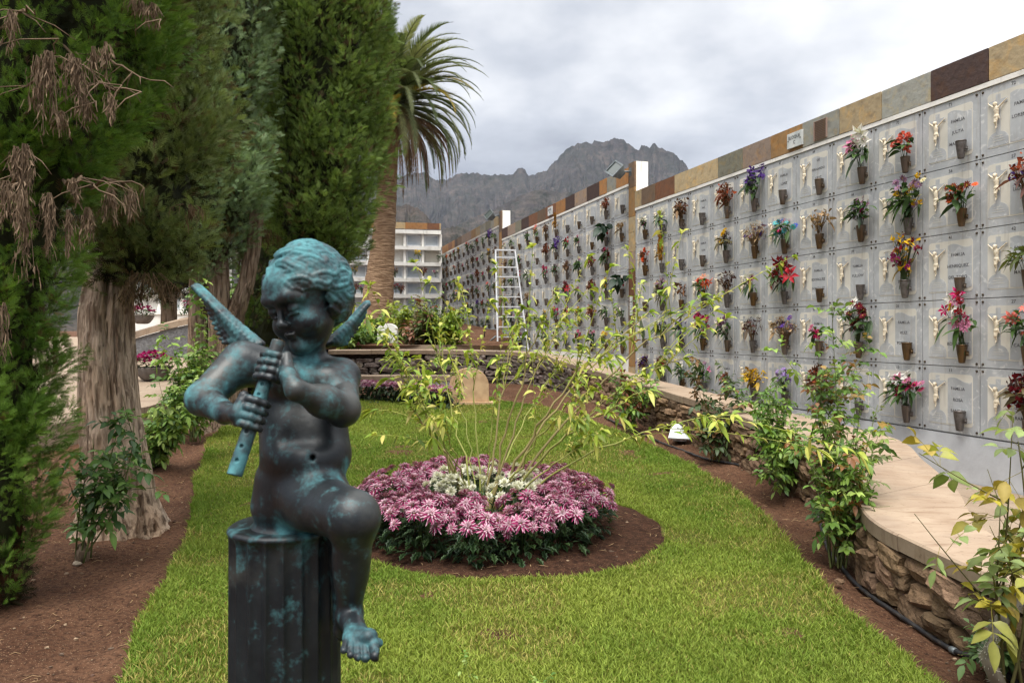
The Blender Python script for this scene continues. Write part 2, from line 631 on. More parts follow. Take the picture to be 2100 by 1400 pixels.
# lawn sheet (raised turf) with a rough edge
ys = np.arange(LY0, LY1, .06)
nu = 60
U = np.linspace(0, 1, nu)
LX = np.array([xl(y) + (xr(y) - xl(y)) * U for y in ys])
LYg = np.repeat(ys[:, None], nu, 1)
edge = np.minimum(U, 1 - U)[None, :] * (LX[:, -1:] - LX[:, :1])
LZ = gz(LYg) + .035 + .02 * (fbm(LX * 1.4, LYg * 1.4, 0, 31) - .5) - np.where(edge < .02, .09, 0)
idx = np.arange(len(ys) * nu).reshape(len(ys), nu)
Q = np.stack([idx[:-1, :-1], idx[:-1, 1:], idx[1:, 1:], idx[1:, :-1]], -1).reshape(-1, 4)
mb = MB()
mb.add(np.stack([LX, LYg, LZ], -1).reshape(-1, 3), Q, smooth=True)
structure(mb.build('lawn', M['turf']))

# dark mulch disc of the round flower bed
mb = MB()
rr = np.r_[0, np.linspace(.15, 1, 16)]
aa = np.linspace(0, 2 * math.pi, 96, endpoint=False)
V = []
for q in rr:
    r_ = q * bed_r(aa) * 1.02
    x, y = BED[0] + r_ * np.cos(aa), BED[1] + r_ * np.sin(aa)
    V.append(np.stack([x, y, gz(y) + .05 + .035 * (1 - q) + (fbm(x * 9, y * 9, 0, 5) - .5) * .04 - (.05 if q == 1 else 0)], -1))
V = np.concatenate(V)
n_ = len(aa)
Fq = [(i * n_ + j, i * n_ + (j + 1) % n_, (i + 1) * n_ + (j + 1) % n_, (i + 1) * n_ + j) for i in range(len(rr) - 1) for j in range(n_)]
mb.add(V, Fq, smooth=True)
structure(mb.build('flower_bed_soil', M['mulch']))


# grass blades: one mass of stuff
def make_grass(N):
    t = rng.random(N)
    y = 2.1 * (LY1 / 2.1) ** (t ** 1.0)                # thins out with distance
    l, r_ = xl(y), xr(y)
    x = l - .02 + (r_ - l + .04) * rng.random(N)
    dx, dy = x - BED[0], y - BED[1]
    keep = np.hypot(dx, dy) > bed_r(np.arctan2(dy, dx)) - .02 * rng.random(N)
    keep &= (np.hypot(x + .475, y - 1.66) > .14)
    bare = fbm(x * 1.6, y * 1.6, 0, 41)
    keep &= rng.random(N) < np.where(bare > .60, .45, 1)
    x, y, bare = x[keep], y[keep], bare[keep]
    n = len(x)
    z = gz(y) + .025
    sc = 1 + (y - 3) * .07
    edge = np.minimum(x - xl(y), xr(y) - x)
    h = (.018 + .028 * rng.random(n)) * (1 + .5 * (fbm(x * 2.5, y * 2.5, 0, 43) - .5)) * np.where(edge < .1, 1.35, 1) * (.8 + .2 * sc)
    wd = (.0022 + .0019 * rng.random(n)) * sc
    a = rng.random(n) * 2 * math.pi
    lean = h * (.25 + .9 * rng.random(n) ** 1.4)
    la = rng.random(n) * 2 * math.pi
    d = np.stack([np.cos(a), np.sin(a)], -1) * wd[:, None]
    le = np.stack([np.cos(la), np.sin(la)], -1) * lean[:, None]
    b = np.stack([x, y], -1)
    V = np.zeros((n, 5, 3))
    V[:, 0, :2], V[:, 1, :2] = b - d, b + d
    V[:, 2, :2], V[:, 3, :2] = b + d * .75 + le * .4, b - d * .75 + le * .4
    V[:, 4, :2] = b + le
    V[:, 0:2, 2] = z[:, None]
    V[:, 2:4, 2] = (z + h * .6)[:, None]
    V[:, 4, 2] = z + h * .95
    k = np.arange(n)[:, None] * 5
    mbg = MB()
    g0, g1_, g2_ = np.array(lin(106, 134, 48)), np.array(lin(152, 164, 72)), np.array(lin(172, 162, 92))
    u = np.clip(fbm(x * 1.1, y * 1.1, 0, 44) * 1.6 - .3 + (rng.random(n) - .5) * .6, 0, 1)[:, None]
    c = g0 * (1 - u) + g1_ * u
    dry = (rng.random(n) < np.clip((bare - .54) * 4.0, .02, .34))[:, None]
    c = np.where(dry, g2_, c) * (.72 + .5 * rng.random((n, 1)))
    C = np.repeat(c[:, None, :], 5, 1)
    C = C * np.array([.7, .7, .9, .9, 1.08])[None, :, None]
    Vf = V.reshape(-1, 3)
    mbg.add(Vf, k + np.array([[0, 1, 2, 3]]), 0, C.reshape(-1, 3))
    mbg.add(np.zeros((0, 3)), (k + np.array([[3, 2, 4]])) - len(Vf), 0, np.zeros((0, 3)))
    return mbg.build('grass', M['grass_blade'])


tag(make_grass(620000), 'short green turf grass with yellowed patches around the round bed', 'grass', kind='stuff')

# litter crumbs and twigs on the bare soil
mb = MB()
for _ in range(1500):
    side = rng.random()
    y = 3 + 9 * rng.random() ** 1.6
    if side < .45:
        x = float(np.interp(y, lyy, lxx)) - .05 - rng.random() * 1.3
    elif side < .8:
        x = float(np.interp(y, ryy, rxx)) + .05 + rng.random() * .8
    else:
        q, an = BED_R * math.sqrt(rng.random()) * .98, rng.random() * 6.28
        x, y = BED[0] + q * math.cos(an), BED[1] + q * math.sin(an)
    z = (float(gz(y)) + .085 - .03 * math.hypot(x - BED[0], y - BED[1])) if side >= .8 else float(soil_z(np.array(x), np.array(y))) + .004
    if rng.random() < .5:
        r_ = .004 + .012 * rng.random() ** 2
        mb.ball((x, y, z), (r_, r_ * .8, r_ * .6), 5, 0, np.array(lin(*random.choice([(120, 96, 74), (150, 128, 104), (84, 60, 46), (96, 80, 66)]))), jit=.3, smooth=False)
    else:
        a, l = rng.random() * 6.28, .02 + .06 * rng.random()
        P = np.array([[x, y, z], [x + l * .5 * math.cos(a), y + l * .5 * math.sin(a), z + .008], [x + l * math.cos(a + .5), y + l * math.sin(a + .5), z + .002]])
        mb.tube(P, .0018, 3, 0, np.array(lin(*random.choice([(150, 122, 90), (176, 146, 108), (110, 84, 62)]))))
tag(mb.build('soil_litter', M['plain']), 'crumbs, twigs and dry bits scattered on the brown soil', 'litter', kind='stuff')

# ================================================================ retaining wall with sandstone cap
WO = np.array([(2.32, .8, .40), (2.31, 2.2, .41), (2.306, 3.40, .42), (2.254, 4.10, .42), (2.245, 4.54, .42), (2.33, 4.95, .43), (2.607, 5.73, .46), (2.74, 7.0, .54), (2.70, 7.82, .60), (2.45, 9.5, .68), (1.97, 11.96, .78), (1.35, 14.5, .90), (.75, 16.6, 1.03), (.1, 17.35, 1.10), (-.8, 17.55, 1.13), (-2.2, 17.5, 1.15), (-4.3, 17.3, 1.15)])
WI = np.array([(2.80, .8), (2.74, 2.2), (2.68, 3.40), (2.76, 4.2), (2.95, 4.75), (3.3, 5.5), (3.62, 6.5), (3.78, 7.35), (3.42, 8.7), (3.0, 10.2), (2.42, 12.4), (1.85, 14.8), (1.15, 17.0), (.3, 17.95), (-.7, 18.15), (-2.2, 18.1), (-4.3, 17.9)])


def resample(P, n):
    P = np.asarray(P, float)
    t = np.r_[0, np.cumsum(np.linalg.norm(np.diff(WO[:, :2], axis=0), axis=1))]
    u = np.linspace(0, t[-1], n)
    # catmull-rom through the points
    out = []
    for q in u:
        i = min(max(np.searchsorted(t, q) - 1, 0), len(t) - 2)
        s_ = (q - t[i]) / (t[i + 1] - t[i])
        p0, p1, p2, p3 = P[max(i - 1, 0)], P[i], P[i + 1], P[min(i + 2, len(P) - 1)]
        m1, m2 = (p2 - p0) / 2, (p3 - p1) / 2
        out.append((2 * s_ ** 3 - 3 * s_ ** 2 + 1) * p1 + (s_ ** 3 - 2 * s_ ** 2 + s_) * m1 + (-2 * s_ ** 3 + 3 * s_ ** 2) * p2 + (s_ ** 3 - s_ ** 2) * m2)
    return np.array(out), u


NS = 260
SO, su = resample(WO, NS)
SI, _ = resample(WI, NS)
wall = thing('retaining_wall', 'low curving dry stone wall with flat sandstone cap along the bed', 'stone wall', (SO[0][0], SO[0][1], 0))
off = np.array([SO[0][0], SO[0][1], 0])
capm, backm = MB(), MB()
i = 0
th = .10
while i < NS - 2:
    L = .55 + .5 * rng.random()
    j = min(NS - 1, i + max(2, int(L / (su[1] - su[0]))))
    if NS - 1 - j < 3:
        j = NS - 1
    k = np.arange(i, j + 1)
    o_, n_ = SO[k].copy(), SI[k].copy()
    # 4 mm joint at both ends
    for arr in (o_, n_):
        arr[0] += (arr[1] - arr[0]) * .05
        arr[-1] += (arr[-2] - arr[-1]) * .05
    zt = o_[:, 2] + (rng.random() - .5) * .008
    m = len(k)
    A = np.c_[o_[:, :2], zt]
    B = np.c_[n_[:, :2], zt]
    bev = .012
    din = (n_[:, :2] - o_[:, :2])
    din /= np.linalg.norm(din, axis=1)[:, None]
    A1 = np.c_[o_[:, :2] + din * bev, zt]
    A0 = np.c_[o_[:, :2], zt - bev]
    A2 = np.c_[o_[:, :2] + din * .006, zt - th]
    B2 = np.c_[n_[:, :2], zt - th]
    V = np.concatenate([A2, A0, A1, B, B2])
    Fq = []
    for r_ in range(4):
        for q in range(m - 1):
            Fq.append((r_ * m + q, r_ * m + q + 1, (r_ + 1) * m + q + 1, (r_ + 1) * m + q))
    for q in range(m - 1):
        Fq.append((4 * m + q, 4 * m + q + 1, q + 1, q))
    Fq.append((0, m, 2 * m, 3 * m, 4 * m))
    Fq.append((5 * m - 1, 4 * m - 1, 3 * m - 1, 2 * m - 1, m - 1))
    capm.add(V - off, Fq)
    i = j
capm.build('cap', M['sandstone'], wall)
# dark core behind the stones
m = NS
din = SI[:, :2] - SO[:, :2]
din /= np.linalg.norm(din, axis=1)[:, None]
C0 = SO[:, :2] + din * .13
C1 = SI[:, :2] - din * .03
zt = SO[:, 2] - th - .004
zb = gz(SO[:, 1]) - .3
V = np.concatenate([np.c_[C0, zb], np.c_[C0, zt], np.c_[C1, zt], np.c_[C1, zb]])
Fq = [(r_ * m + q, r_ * m + q + 1, (r_ + 1) * m + q + 1, (r_ + 1) * m + q) for r_ in range(3) for q in range(m - 1)]
backm.add(V - off, Fq, 0, lin(58, 46, 38))
backm.build('core', M['rock'], wall)

# rough stone template
_g = 5
ct = []
cf = []
for ax in range(3):
    for sg in (-1, 1):
        b0 = len(ct)
        for u_ in np.linspace(-1, 1, _g):
            for v_ in np.linspace(-1, 1, _g):
                p = [0, 0, 0]
                p[ax], p[(ax + 1) % 3], p[(ax + 2) % 3] = sg, u_, v_
                ct.append(p)
        for a_ in range(_g - 1):
            for b_ in range(_g - 1):
                q = [b0 + a_ * _g + b_, b0 + (a_ + 1) * _g + b_, b0 + (a_ + 1) * _g + b_ + 1, b0 + a_ * _g + b_ + 1]
                cf.append(q if sg > 0 else q[::-1])
ct, cf = np.array(ct), np.array(cf)


def add_stone(mbx, c, d, ux, col, seed, rough=.16):
    """irregular block: size d = (length, depth, height), ux = direction along the wall"""
    p = ct / (np.abs(ct) ** 7).sum(1)[:, None] ** (1 / 7)
    q = p + seed * 7.31
    p = p * (1 + rough * 2 * (np.stack([vnoise(q[:, 0] * 1.1, q[:, 1] * 1.1, q[:, 2] * 1.1, 60 + k) for k in range(3)], -1) - .5))
    p = p + rough * .5 * (np.stack([vnoise(q[:, 0] * 3, q[:, 1] * 3, q[:, 2] * 3, 70 + k) for k in range(3)], -1) - .5)
    p[:, 2] += p[:, 0] * (rng.random() - .5) * .5 * rough / .16
    p = p * np.array(d) / 2
    ux = np.array([ux[0], ux[1], 0]) / math.hypot(ux[0], ux[1])
    uy = np.array([-ux[1], ux[0], 0])
    mbx.add(np.array(c) + p[:, :1] * ux + p[:, 1:2] * uy + p[:, 2:3] * np.array([0, 0, 1]), cf, 0, col)


stm = MB()
tang = np.gradient(SO[:, :2], axis=0)
lens = su[-1]
zoff = 0.0
for course in range(6):
    s_ = rng.random() * .2
    while s_ < lens:
        far = np.interp(s_, su, SO[:, 1]) > 9
        L = (.13 + .20 * rng.random()) * (1.3 if far else 1)
        q = s_ + L / 2
        if q > lens:
            break
        p = np.array([np.interp(q, su, SO[:, k]) for k in range(3)])
        tg = np.array([np.interp(q, su, tang[:, k]) for k in range(2)])
        dd = np.array([np.interp(q, su, din[:, k]) for k in range(2)])
        z0 = float(gz(p[1])) - .06
        z1 = p[2] - th - .004
        ncs = max(2, int(round((z1 - z0) / .115)))
        if course < ncs:
            hh = (z1 - z0) / ncs
            zc = z0 + hh * (course + .5) + (rng.random() - .5) * .035
            if course == ncs - 1:
                zc = z0 + hh * (course + .5) - .008
            base = (142, 128, 118) if far and p[0] < 1.2 else (150, 122, 96)
            col = np.array(lin(*base)) * (.40 + .62 * rng.random()) * np.array([1, .97 + .06 * rng.random(), .92 + .14 * rng.random()])
            add_stone(stm, (*(p[:2] + dd * (.10 + .03 * rng.random())), zc) - off, (L * 1.04, .2 + .05 * rng.random(), hh * (.98 + .16 * rng.random()) * (1 if course < ncs - 1 else .96)), tg, col, rng.random() * 50, .24)
        s_ += L
stm.build('stones', M['rock'], wall)

# paving of the path along the niche wall
A_ = math.atan(450 / F)
SA, CA = math.sin(A_), math.cos(A_)
DW = 6.545


def wallp(s, out=0.0):
    """plan point on the niche wall plane at distance s along it, out metres in front of it"""
    return np.array([-s * SA + (DW - out) * CA, s * CA + (DW - out) * SA])


def s_of(px):
    return (F / (px - 600.0)) * DW / (CA * CA) - DW * SA / CA


def floor_z(s):
    return np.interp(s, [-5, 8, 10, 13, 17, 20.5, 24, 40], [.05, .07, .16, .62, .70, .98, 1.08, 1.2])


mb = MB()
ss = np.linspace(-2, 36, 80)
V = []
for s_ in ss:
    z = float(floor_z(s_))
    far = wallp(s_, .004)
    near_w = max(.25, np.interp(s_, [-2, 2.5, 6, 8, 10, 13, 17, 22, 36], [3.2, 2.8, 1.6, .95, .8, .75, 1.2, 4, 5]))
    nr = wallp(s_, near_w)
    V += [(*nr, z - .25), (*nr, z), (*far, z)]
Fq = []
for q in range(len(ss) - 1):
    Fq += [(q * 3, q * 3 + 3, q * 3 + 4, q * 3 + 1)[::-1], (q * 3 + 1, q * 3 + 4, q * 3 + 5, q * 3 + 2)[::-1]]
mb.add(V, Fq)
structure(mb.build('path', M['paving']))
# ================================================================ signed-distance modelling
class SDF:
    def __init__(s, lo, hi, h):
        s.lo, s.h = np.array(lo, float), h
        s.n = np.ceil((np.array(hi) - s.lo) / h).astype(int) + 1
        s.d = np.full(s.n, 1.0, np.float32)

    def win(s, lo, hi):
        a = np.clip(np.floor((np.array(lo) - s.lo) / s.h).astype(int), 0, s.n)
        b = np.clip(np.ceil((np.array(hi) - s.lo) / s.h).astype(int) + 1, 0, s.n)
        if np.any(b - a <= 0):
            return None, None
        sl = tuple(slice(x, y) for x, y in zip(a, b))
        g = np.meshgrid(*[s.lo[k] + s.h * np.arange(a[k], b[k]) for k in range(3)], indexing='ij')
        return sl, np.stack(g, -1).astype(np.float32)

    @staticmethod
    def smin(a, b, k):
        if k <= 0:
            return np.minimum(a, b)
        h = np.maximum(k - np.abs(a - b), 0) / k
        return np.minimum(a, b) - h * h * k * .25

    def put(s, sl, d, k):
        s.d[sl] = s.smin(s.d[sl], d, k)

    def cut(s, sl, d, k):
        s.d[sl] = -s.smin(-s.d[sl], d, k)

    def cap(s, a, b, ra, rb=None, k=.01, cut=False):
        a, b = np.array(a, float), np.array(b, float)
        rb = ra if rb is None else rb
        m = max(ra, rb) + k + 3 * s.h
        sl, P = s.win(np.minimum(a, b) - m, np.maximum(a, b) + m)
        if sl is None:
            return
        ab = b - a
        t = np.clip(((P - a) @ ab) / (ab @ ab + 1e-12), 0, 1)
        d = np.linalg.norm(P - a - t[..., None] * ab, axis=-1) - (ra + (rb - ra) * t)
        (s.cut if cut else s.put)(sl, d.astype(np.float32), k)

    def chain(s, pts, rad, k=.01):
        for i in range(len(pts) - 1):
            s.cap(pts[i], pts[i + 1], rad[i], rad[i + 1], k)

    def ell(s, c, r, Rm=None, k=.01, cut=False):
        c, r = np.array(c, float), np.array(r, float)
        m = r.max() + k + 3 * s.h
        sl, P = s.win(c - m, c + m)
        if sl is None:
            return
        P = P - c
        if Rm is not None:
            P = P @ np.array(Rm)          # columns of Rm are the local axes
        k0 = np.linalg.norm(P / r, axis=-1)
        k1 = np.linalg.norm(P / (r * r), axis=-1) + 1e-9
        d = k0 * (k0 - 1) / k1
        (s.cut if cut else s.put)(sl, d.astype(np.float32), k)

    def surface(s):
        g = vdb.FloatGrid(1.0)
        g.copyFromArray(np.ascontiguousarray(np.clip(s.d, -1, 1)))
        pts, quads = g.convertToQuads(0.0)
        V = s.lo + np.asarray(pts, float) * s.h
        Q = np.asarray(quads).astype(int)
        # outward orientation
        q = V[Q]
        nrm = np.cross(q[:, 2] - q[:, 0], q[:, 3] - q[:, 1])
        vol = (nrm * q.mean(1)).sum()
        if vol < 0:
            Q = Q[:, ::-1]
        return V, np.ascontiguousarray(Q)


# ================================================================ niche walls
PHI = A_ - math.pi / 2                 # rotation of the wall frame: x to the right along the wall, y into it
EX = np.array([SA, -CA])
EN = np.array([CA, SA])

# crucified figure, one casting shared by every plaque
def crucifix_mesh():
    s = SDF((-.13, -.06, -.17), (.13, .03, .16), .003)
    y = -.022
    s.ell((-.008, y - .008, .075), (.017, .018, .022), k=.006)               # bowed head
    s.ell((-.010, y - .004, .083), (.020, .020, .018), k=.006)
    s.cap((-.004, y, .058), (-.002, y, .045), .010, .012, .008)
    s.ell((0, y, .022), (.027, .017, .034), k=.012)
    s.ell((.003, y, -.015), (.020, .014, .026), k=.012)
    s.ell((.002, y - .002, -.042), (.027, .018, .020), k=.008)               # loincloth
    s.cap((.020, y, -.038), (.032, y + .002, -.068), .008, .004, .006)
    for sg in (-1, 1):
        s.cap((sg * .022, y, .042), (sg * .055, y + .008, .070), .009, .0075, .006)
        s.cap((sg * .055, y + .008, .070), (sg * .092, y + .012, .100), .0075, .005, .004)
        s.ell((sg * .097, y + .012, .104), (.008, .005, .007), k=.004)
    s.cap((-.010, y - .002, -.050), (-.004, y - .012, -.098), .013, .010, .005)
    s.cap((.012, y - .002, -.050), (.006, y - .013, -.096), .013, .010, .005)
    s.cap((-.004, y - .012, -.098), (0, y, -.140), .010, .006, .004)
    s.cap((.006, y - .013, -.096), (.004, y - .002, -.138), .010, .006, .004)
    s.cap((.001, y - .002, -.138), (.002, y - .010, -.160), .007, .005, .004)
    V, Q = s.surface()
    m = MB().add(V, Q, 0, (1, 1, 1), True)
    return m.mesh('crucifix', M['ivory'])


CRUC = crucifix_mesh()


def rrect(x0, z0, x1, z1, r, n=4):
    P = []
    for cx, cz, a0 in ((x1 - r, z0 + r, -90), (x1 - r, z1 - r, 0), (x0 + r, z1 - r, 90), (x0 + r, z0 + r, 180)):
        for q in range(n + 1):
            a = R(a0 + 90 * q / n)
            P.append((cx + r * math.cos(a), cz + r * math.sin(a)))
    return P


def plaque_mesh(W, H, seed, blank=False):
    g = .004
    m = MB()
    m.prism(rrect(g, g, W - g, H - g, .004, 2), 0.0, .03, 0)
    if not blank:
        m.prism(rrect(.12 * W, .115 * H, .885 * W, .885 * H, .035), -.0022, .002, 1)
        c, cz = .285 * W, .745 * H
        bw, bh = .036 * W, .032 * H
        x0, x1 = .148 * W, .425 * W
        z0, z1 = .30 * H, .855 * H
        m.prism([(c - bw, z0), (c + bw, z0), (c + bw, cz - bh), (x1, cz - bh), (x1, cz + bh), (c + bw, cz + bh), (c + bw, z1), (c - bw, z1), (c - bw, cz + bh), (x0, cz + bh), (x0, cz - bh), (c - bw, cz - bh)], -.0046, -.001, 0)
        # stepped mound under the cross
        P = [(.13 * W, .13 * H), (.44 * W, .13 * H), (.44 * W, .21 * H)] + [(c + .155 * W * math.cos(a), .21 * H + .125 * H * math.sin(a)) for a in np.linspace(.25, math.pi - .25, 9)] + [(.13 * W, .21 * H)]
        m.prism(P, -.0043, -.001, 0)
        for k in range(3):
            m.box((c, -.0050, (.20 + .035 * k) * H), (.19 * W - .03 * k * W, .002, .004), 1)
        # scroll field for the names
        q = np.linspace(0, 1, 9)
        xs = .465 * W + q * .405 * W
        bot = .165 * H + .035 * H * np.cos(q * math.pi * .9 + 2.4)
        top = .80 * H + .035 * H * np.sin(q * 5.2 + .4)
        m.prism([(x, z) for x, z in zip(xs, bot)] + [(x, z) for x, z in zip(xs[::-1], top[::-1])], -.0046, -.001, 0)
    for x in (.034, W - .034):
        for z in (.036, H - .036):
            m.ball((x, -.004, z), (.0125, .012, .0125), 8, 2)
    return m.mesh('plaque', [M['plaque_stone'], M['plaque_field'], M['rivet']])


_txt = {}


def text_mesh(lines, size, gap, align='CENTER', mat='ink', fat=.0001):
    key = (tuple(lines), size, gap, mat)
    if key in _txt:
        return _txt[key]
    cu = bpy.data.curves.new('lettering', 'FONT')
    cu.body = '\n'.join(lines)
    cu.align_x = align
    cu.align_y = 'CENTER'
    cu.size = size
    cu.space_line = gap
    cu.extrude = .0012
    cu.offset = fat
    cu.resolution_u = 2
    ob = bpy.data.objects.new('lettering', cu)
    COL.objects.link(ob)
    dg = bpy.context.evaluated_depsgraph_get()
    me = bpy.data.meshes.new_from_object(ob.evaluated_get(dg))
    bpy.data.objects.remove(ob)
    me.materials.clear()
    me.materials.append(M[mat])
    me.transform(Matrix.Rotation(R(90), 4, 'X'))
    _txt[key] = me
    return me


def vase_meshes():
    m = MB()
    prof = [(.020, 0), (.029, .003), (.031, .010), (.037, .05), (.044, .10), (.050, .145), (.052, .17), (.052, .183), (.0545, .184), (.0545, .192), (.047, .192), (.045, .17), (.03, .10)]
    m.lathe(prof, 18)
    out = []
    for k in ('vase_bronze', 'vase_grey'):
        me = m.mesh('vessel', M[k])
        b = MB()
        b.box((.052, .012, .10), (.014, .03, .05))
        b.box((.0, .052, .11), (.03, .034, .03))
        b.lathe([(.012, -.006), (.014, 0), (.012, .006)], 8, (.060, .005, .10))
        out.append((me, b.mesh('bracket', M[k])))
    return out


VASES = vase_meshes()
ORD = ['zeroth', 'first', 'second', 'third', 'fourth', 'fifth', 'sixth', 'seventh', 'eighth', 'ninth', 'tenth', 'eleventh', 'twelfth', 'thirteenth', 'fourteenth', 'fifteenth']
ROWN = {5: ['bottom', 'fourth', 'third', 'second', 'top'], 6: ['bottom', 'fifth', 'fourth', 'third', 'second', 'top']}

SL = {'tan': (172, 154, 122), 'ochre': (152, 120, 80), 'rust': (116, 80, 58), 'dark': (72, 56, 52), 'grey': (146, 146, 138), 'green': (118, 116, 102), 'mauve': (150, 132, 118), 'orange': (158, 116, 74), 'brown': (106, 88, 72)}


def slate_tile(m, x0, x1, z0, z1, y0, y1, col):
    g = .003
    P = rrect(x0 + g, z0 + g, x1 - g, z1 - g, .006, 1)
    j = (rng.random() - .5) * .008
    m.prism(P, y0 + j, y1, 0, np.array(lin(*SL[col])) * (.85 + .3 * rng.random()))


class Block:
    def __init__(s, name, label, s_left, ncol, W, H, nrow, zbot, zfloor, cat='niche wall'):
        s.sl, s.nc, s.W, s.H, s.nr, s.zb, s.zf = s_left, ncol, W, H, nrow, zbot, zfloor
        p = wallp(s_left)
        s.o = np.array([p[0], p[1], 0])
        s.root = thing(name, label, cat, s.o, PHI)
        s.L = ncol * W
        s.zt = zbot + nrow * H

    def w(s, x, y, z):
        p = s.o[:2] + x * EX + y * EN
        return np.array([p[0], p[1], z])

    def shell(s, base_mat='grey_paint', cladding=None, edge=.05):
        m = MB()
        m.box((s.L / 2, 1.35, (s.zf - .6 + s.zt - .45) / 2), (s.L - .004, 2.1, s.zt - .45 - s.zf + .6))
        m.box((s.L / 2, .17, (s.zf - .6 + s.zt + .36) / 2), (s.L - .008, .255, s.zt + .36 - s.zf + .6))
        m.build('body', M['white_paint'], s.root)
        m = MB()
        m.box((s.L / 2, .022, (s.zf - .6 + s.zb - .012) / 2), (s.L - .002, .034, s.zb - .012 - s.zf + .6))
        m.build('plinth', M[base_mat], s.root)
        m = MB()
        m.box((s.L / 2, .012, s.zt + edge / 2 + .002), (s.L - .002, .05, edge))
        m.build('top_edge', M['white_paint'], s.root)
        m = MB()
        x = 0.0
        k = 0
        while x < s.L - .05:
            if cladding and k < len(cladding):
                w_, c_ = cladding[k]
            else:
                w_, c_ = .38 + .5 * rng.random(), random.choice(list(SL))
            x1 = min(s.L, x + w_)
            if s.L - x1 < .15:
                x1 = s.L
            slate_tile(m, x, x1, s.zt + edge + .004, s.zt + edge + .335, -.016, .03, c_)
            x = x1
            k += 1
        m.build('slate_cladding', M['slate'], s.root)
        m = MB()
        m.box((s.L / 2, .15, s.zt + edge + .325), (s.L - .012, .25, .03))
        m.build('coping', M['white_paint'], s.root)


B1 = Block('niche_block', 'grey plaque niche wall with the lettered white sign on its slate crown', 13.42, 15, .70, .688, 5, .545, .0)
xs = [1303.5, 1317, 1345, 1385, 1474, 1525, 1583, 1648, 1724, 1810, 1911, 2030]
cs = ['tan', 'brown', 'rust', 'tan', 'green', 'mauve', 'ochre', 'grey', 'tan', 'grey', 'dark', 'tan']
sv = [13.42] + [s_of(x) for x in xs[1:]]
clad = [(sv[i] - sv[i + 1], cs[i]) for i in range(len(sv) - 1)] + [(.75, 'tan'), (.6, 'rust'), (.8, 'grey')]
B1.shell(cladding=clad)
B2 = Block('niche_block', 'middle niche wall between the two floodlit pillars', 23.20, 12, .79, .573, 6, 1.09, .62)
B2.shell('white_paint')
B3 = Block('niche_block', 'farthest grey niche wall, meeting the white niches', 33.2, 12, .80, .572, 6, 1.60, 1.1)
B3.shell('white_paint')

TEXT1 = {
    (12, 1): ['FAMILIA', 'ESPEJO', 'RAMOS'], (12, 2): ['FAMILIA', 'GARCIA', 'CASTRO'], (12, 3): ['FAMILIA', 'ASCANIO', 'MARTIN'],
    (12, 4): ['FAMILIA', 'LEDESMA'], (12, 5): ['FAMILIA', 'LORENZO'], (11, 1): ['FAMILIA', 'ROSA', 'SANTOS'], (11, 2): ['FAMILIA', '', 'RODRIGUEZ'],
    (11, 3): ['FAMILIA', 'HENRIQUEZ', 'DEL TORO'], (11, 4): ['FAMILIA', 'LA', 'PEREZ'], (11, 5): ['FAMILIA', 'JULITA', 'MARTELO'],
    (10, 1): ['FAMILIA', '', 'Y TRUJILLO'], (10, 2): ['FAMILIA', 'RUIZ', 'PORTELA'], (10, 3): ['FAMILIA', '', 'SUAREZ'], (10, 4): ['FAMILIA', '', 'VERA'],
    (10, 5): ['DE LA TORRE', 'TOLEDO'], (9, 2): ['FAMILIA', '', 'MEDINA'], (9, 3): ['FAMILIA', 'FULLOW', ''], (9, 4): ['FAMILIA', 'LARA', 'ABREU'],
    (9, 1): ['FAMILIA', 'DIAZ', 'ROJAS'], (8, 2): ['FAMILIA', '', 'MELIAN'], (8, 3): ['FAMILIA', 'RODRIGUEZ', 'GONZALEZ'], (8, 4): ['', 'CRUZ', ''],
    (8, 5): ['DE', 'FERNANDO', 'CRUZ', 'DE LEON'], (7, 1): ['FATIMA MARIA', '', 'JUAN PEREZ'], (7, 5): ['FAMILIA', 'LOPEZ', 'LUIS'], (7, 3): ['FAMILIA', '', 'CANO'],
    (7, 2): ['FAMILIA', '', 'MORALES'], (5, 1): ['FAMILIA', '', 'REYES'], (4, 5): ['FAMILIA', 'PAZ', 'MESA'], (6, 1): ['FAMILIA', '', 'HERRERA'], (6, 2): ['FAMILIA', 'GIL'],
    (4, 4): ['FAMILIA', 'SOSA'], (5, 3): ['FAMILIA', 'LEON'], (3, 3): ['FAMILIA', 'DORTA'],
}
NOCHR = {(7, 1), (5, 1), (3, 1)}
PM1 = plaque_mesh(B1.W, B1.H, 1)
PM2 = plaque_mesh(B2.W, B2.H, 2)
PM3 = plaque_mesh(B3.W, B3.H, 3)


def dress(B, me, numbers):
    for c in range(1, B.nc + 1):
        for r in range(1, B.nr + 1):
            x, z = (c - 1) * B.W, B.zb + (r - 1) * B.H
            p = link('plaque', me, B.root, (x, 0, z))
            if not (numbers and (c, r) in NOCHR):
                cx = link('crucifix', CRUC, p, (.285 * B.W, -.006, .60 * B.H))
                k = B.H / .688
                cx.scale = (k, 1, k)
            if numbers:
                if c >= 5:
                    link('number', text_mesh([str((r - 1) * 15 + c)], .046, 1), p, (.51 * B.W, -.001, .937 * B.H))
                t = TEXT1.get((c, r))
                if t:
                    n = len(t)
                    link('lettering', text_mesh(t, .046 if max(map(len, t)) < 10 else .040, 2.5), p, (.64 * B.W, -.0052, (.50 if n > 2 else .56) * B.H))


dress(B1, PM1, True)
dress(B2, PM2, False)
dress(B3, PM3, False)


